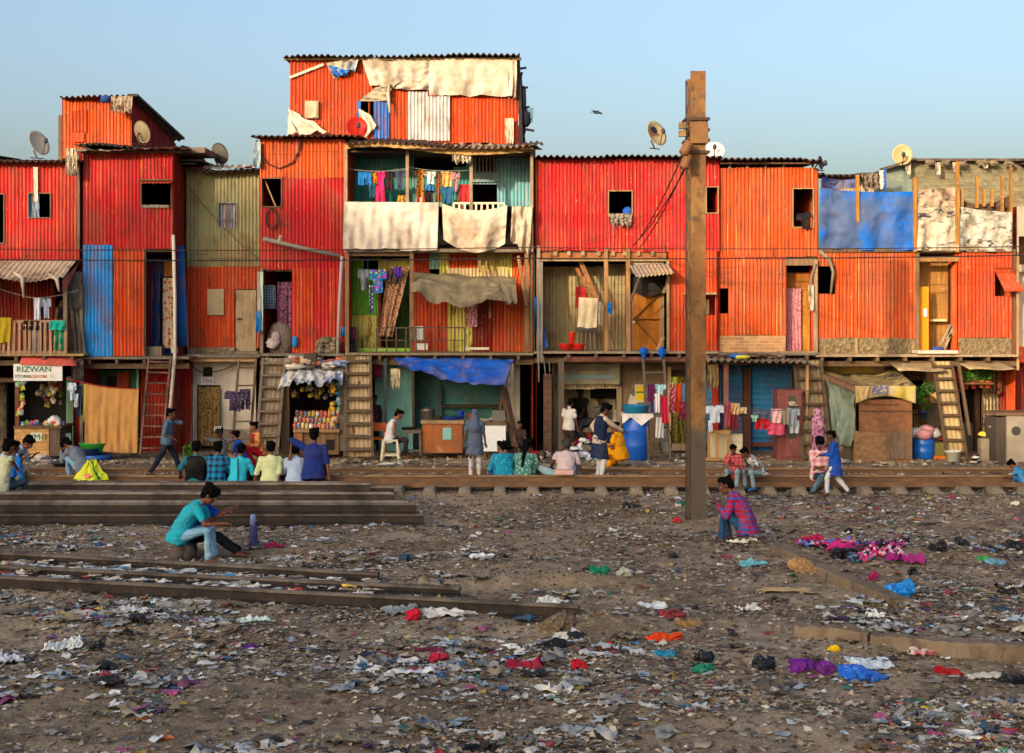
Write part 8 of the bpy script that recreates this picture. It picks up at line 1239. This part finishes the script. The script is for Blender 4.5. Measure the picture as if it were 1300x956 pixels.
for i, (px, py, w_, d_, col, lb, ro) in enumerate(((508, 780, 42, 10, '#7d8480', 'grey green sheet lying left of the crimson cloth', .2), (566, 783, 62, 10, '#c8c4bc', 'large white board with dark marks right of the crimson cloth', -.25), (525, 862, 48, 9, '#b8bcc8', 'pale blue white sheet at the bottom edge', .2), (70, 822, 24, 8, '#c8c8c0', 'white paper in the left foreground', 0), (94, 820, 22, 9, '#c0c0bc', 'second white paper, right of the first in the left foreground', .4), (700, 765, 32, 8, '#c8c8bc', 'folded white sheet end of the long black beam', -.5), (120, 785, 60, 6, '#a8a094', 'crumpled grey white plastic in the left rubbish', .1), (172, 780, 36, 6, '#b0b4b4', 'pale flattened bag in the left rubbish', 0), (322, 795, 34, 8, '#b8c8bc', 'white and green bag in the left of centre rubbish', .3), (950, 774, 28, 7, '#c0bcb4', 'white scrap right of the centre rubbish', .2), (828, 768, 34, 6, '#b8bcc0', 'pale plastic in the centre rubbish', .1), (956, 718, 34, 5, '#5c9ca8', 'pale turquoise sandal shaped scrap near the squatting man', .1), (940, 690, 40, 3, '#c4c0b8', 'white paper under the feet of the squatting man', 0), (1112, 784, 22, 5, '#c8c8c0', 'white slab in the right rubbish', 0), (612, 712, 30, 4, '#c8ccd0', 'white scrap in the mid ground', .2), (60, 690, 36, 4, '#9a948c', 'pale rag left of the sitting pair', .1), (1250, 862, 44, 8, '#a8a49c', 'grey sheet at the bottom right', 0), (10, 845, 30, 12, '#b8b8c0', 'white bag at the bottom left edge', .5), (230, 770, 60, 7, '#8c8880', 'grey plastic below the slanting beam', 0))):
    sheet(px, py, w_, d_, cloth(col, 'blot', '#2a2a28', .4) if i == 1 else flat(col, .6), lb, 'litter_sheet', 'sheet', ro, i+10, .05)
c = G(321, 692); c.z = gz(c.x, c.y); t = emp('rag_post', 'blue violet rag hanging from a short stick beside the sitting pair', 'rag', c); mb = MB(); mb.bar(c, c+Vector((0, 0, .45)), .02, .02); mb.build('stick', WD, t); mb = MB(); mb.ball(c+Vector((0, 0, .38)), (.05, .04, .09), jit=.15); mb.ball(c+Vector((.01, 0, .18)), (.07, .05, .16), jit=.15, m=1); mb.build('rag', [cloth('#7c8cb0'), cloth('#34446c', 'floral', '#54406c')], t, smooth=True)
# rubbish caught between the slanting rails
rr = random.Random(5); tr = MB(); mts = [flat(c_, .6) for c_ in ('#c0bcb4', '#98a0a8', '#c8b8a0', '#b04030', '#c8a828', '#3c84b0', '#7a6c5a')]
for i in range(420):
    px = rr.uniform(0, 480); py = 722+px*.06+rr.uniform(-4, 5)+(rr.random() < .3)*12; g = G(px, py); s_ = rr.uniform(.04, .13); zz = .03+rr.uniform(0, .07); mm = rr.choices(range(7), [6, 6, 7, .6, .6, .8, 9])[0]
    tr.grid(lambda u, v: (g.x+(u-.5)*s_*1.6+rr.gauss(0, s_*.16), g.y+(v-.5)*s_+rr.gauss(0, s_*.16), zz+abs(rr.gauss(0, s_*.14))), 3, 3, mm)
tag(tr.build('caught_litter', mts), 'pale litter caught in a band between the slanting rails', 'litter', kind='stuff')
# ---------------------------------------------------------------- out of view behind the camera: blocks and tanks added to cast shade here
BM = plaster('#9a8a74', .4)
def block(x0, x1, y, d, z, lab):
    t = emp('shade_block', lab, 'building', ((x0+x1)/2, y, 0), group='unseen shade blocks behind the camera'); mb = MB(); mb.box(x0, x1, y-d, y, -.1, z); mb.build('wall', BM, t); mb = MB(); mb.box(x0-.15, x1+.15, y-d-.15, y+.15, z+.001, z+.3); mb.build('roof', concrete('#7a7268'), t)
    mb = MB(); xx = x0+.8
    while xx < x1-1.2:
        zz = 1.2
        while zz < z-1.8: mb.box(xx, xx+1, y+.003, y+.05, zz, zz+1.3); zz += 3
        xx += 2.2
    mb.build('window', flat('#1c2024', .2), t); return t
YO = -62.0; kx = math.tan(R(SUN_AZ)); ke = math.tan(R(SUN_EL))/cos(R(SUN_AZ))
def shade(px_a, px_b, py, lab, d=4., Yt=32.2):          # unseen block, shaped to throw its shade edge at row py
    xa, xb = PX(px_a, Yt)-(Yt-YO)*kx, PX(px_b, Yt)-(Yt-YO)*kx; return block(xa, xb, YO, d, PZ(py, Yt)+(Yt-YO)*ke, lab)
for a in SHADE: shade(*a)
def tank(px_a, px_b, py0, py1, lab, Yt=32.2):             # unseen tank added on legs, leaving a sun gap below for lit spots
    xa, xb = PX(px_a, Yt)-(Yt-YO)*kx, PX(px_b, Yt)-(Yt-YO)*kx; z0 = PZ(py1, Yt)+(Yt-YO)*ke; z1 = PZ(py0, Yt)+(Yt-YO)*ke; t = emp('shade_tank', lab, 'water tank', ((xa+xb)/2, YO-2, 0), group='unseen shade tanks behind the camera')
    mb = MB(); mb.box(xa, xb, YO-3, YO, z0, z1); mb.build('tank', concrete('#8a8070'), t)
    for x in (xa+.1, xb-.1):
        for y in (YO-2.9, YO-.1): mb = MB(); mb.box(x-.06, x+.06, y-.06, y+.06, 0, z0-.002); mb.build('leg', RD, t)
for a in SHADE_TANKS: tank(*a)
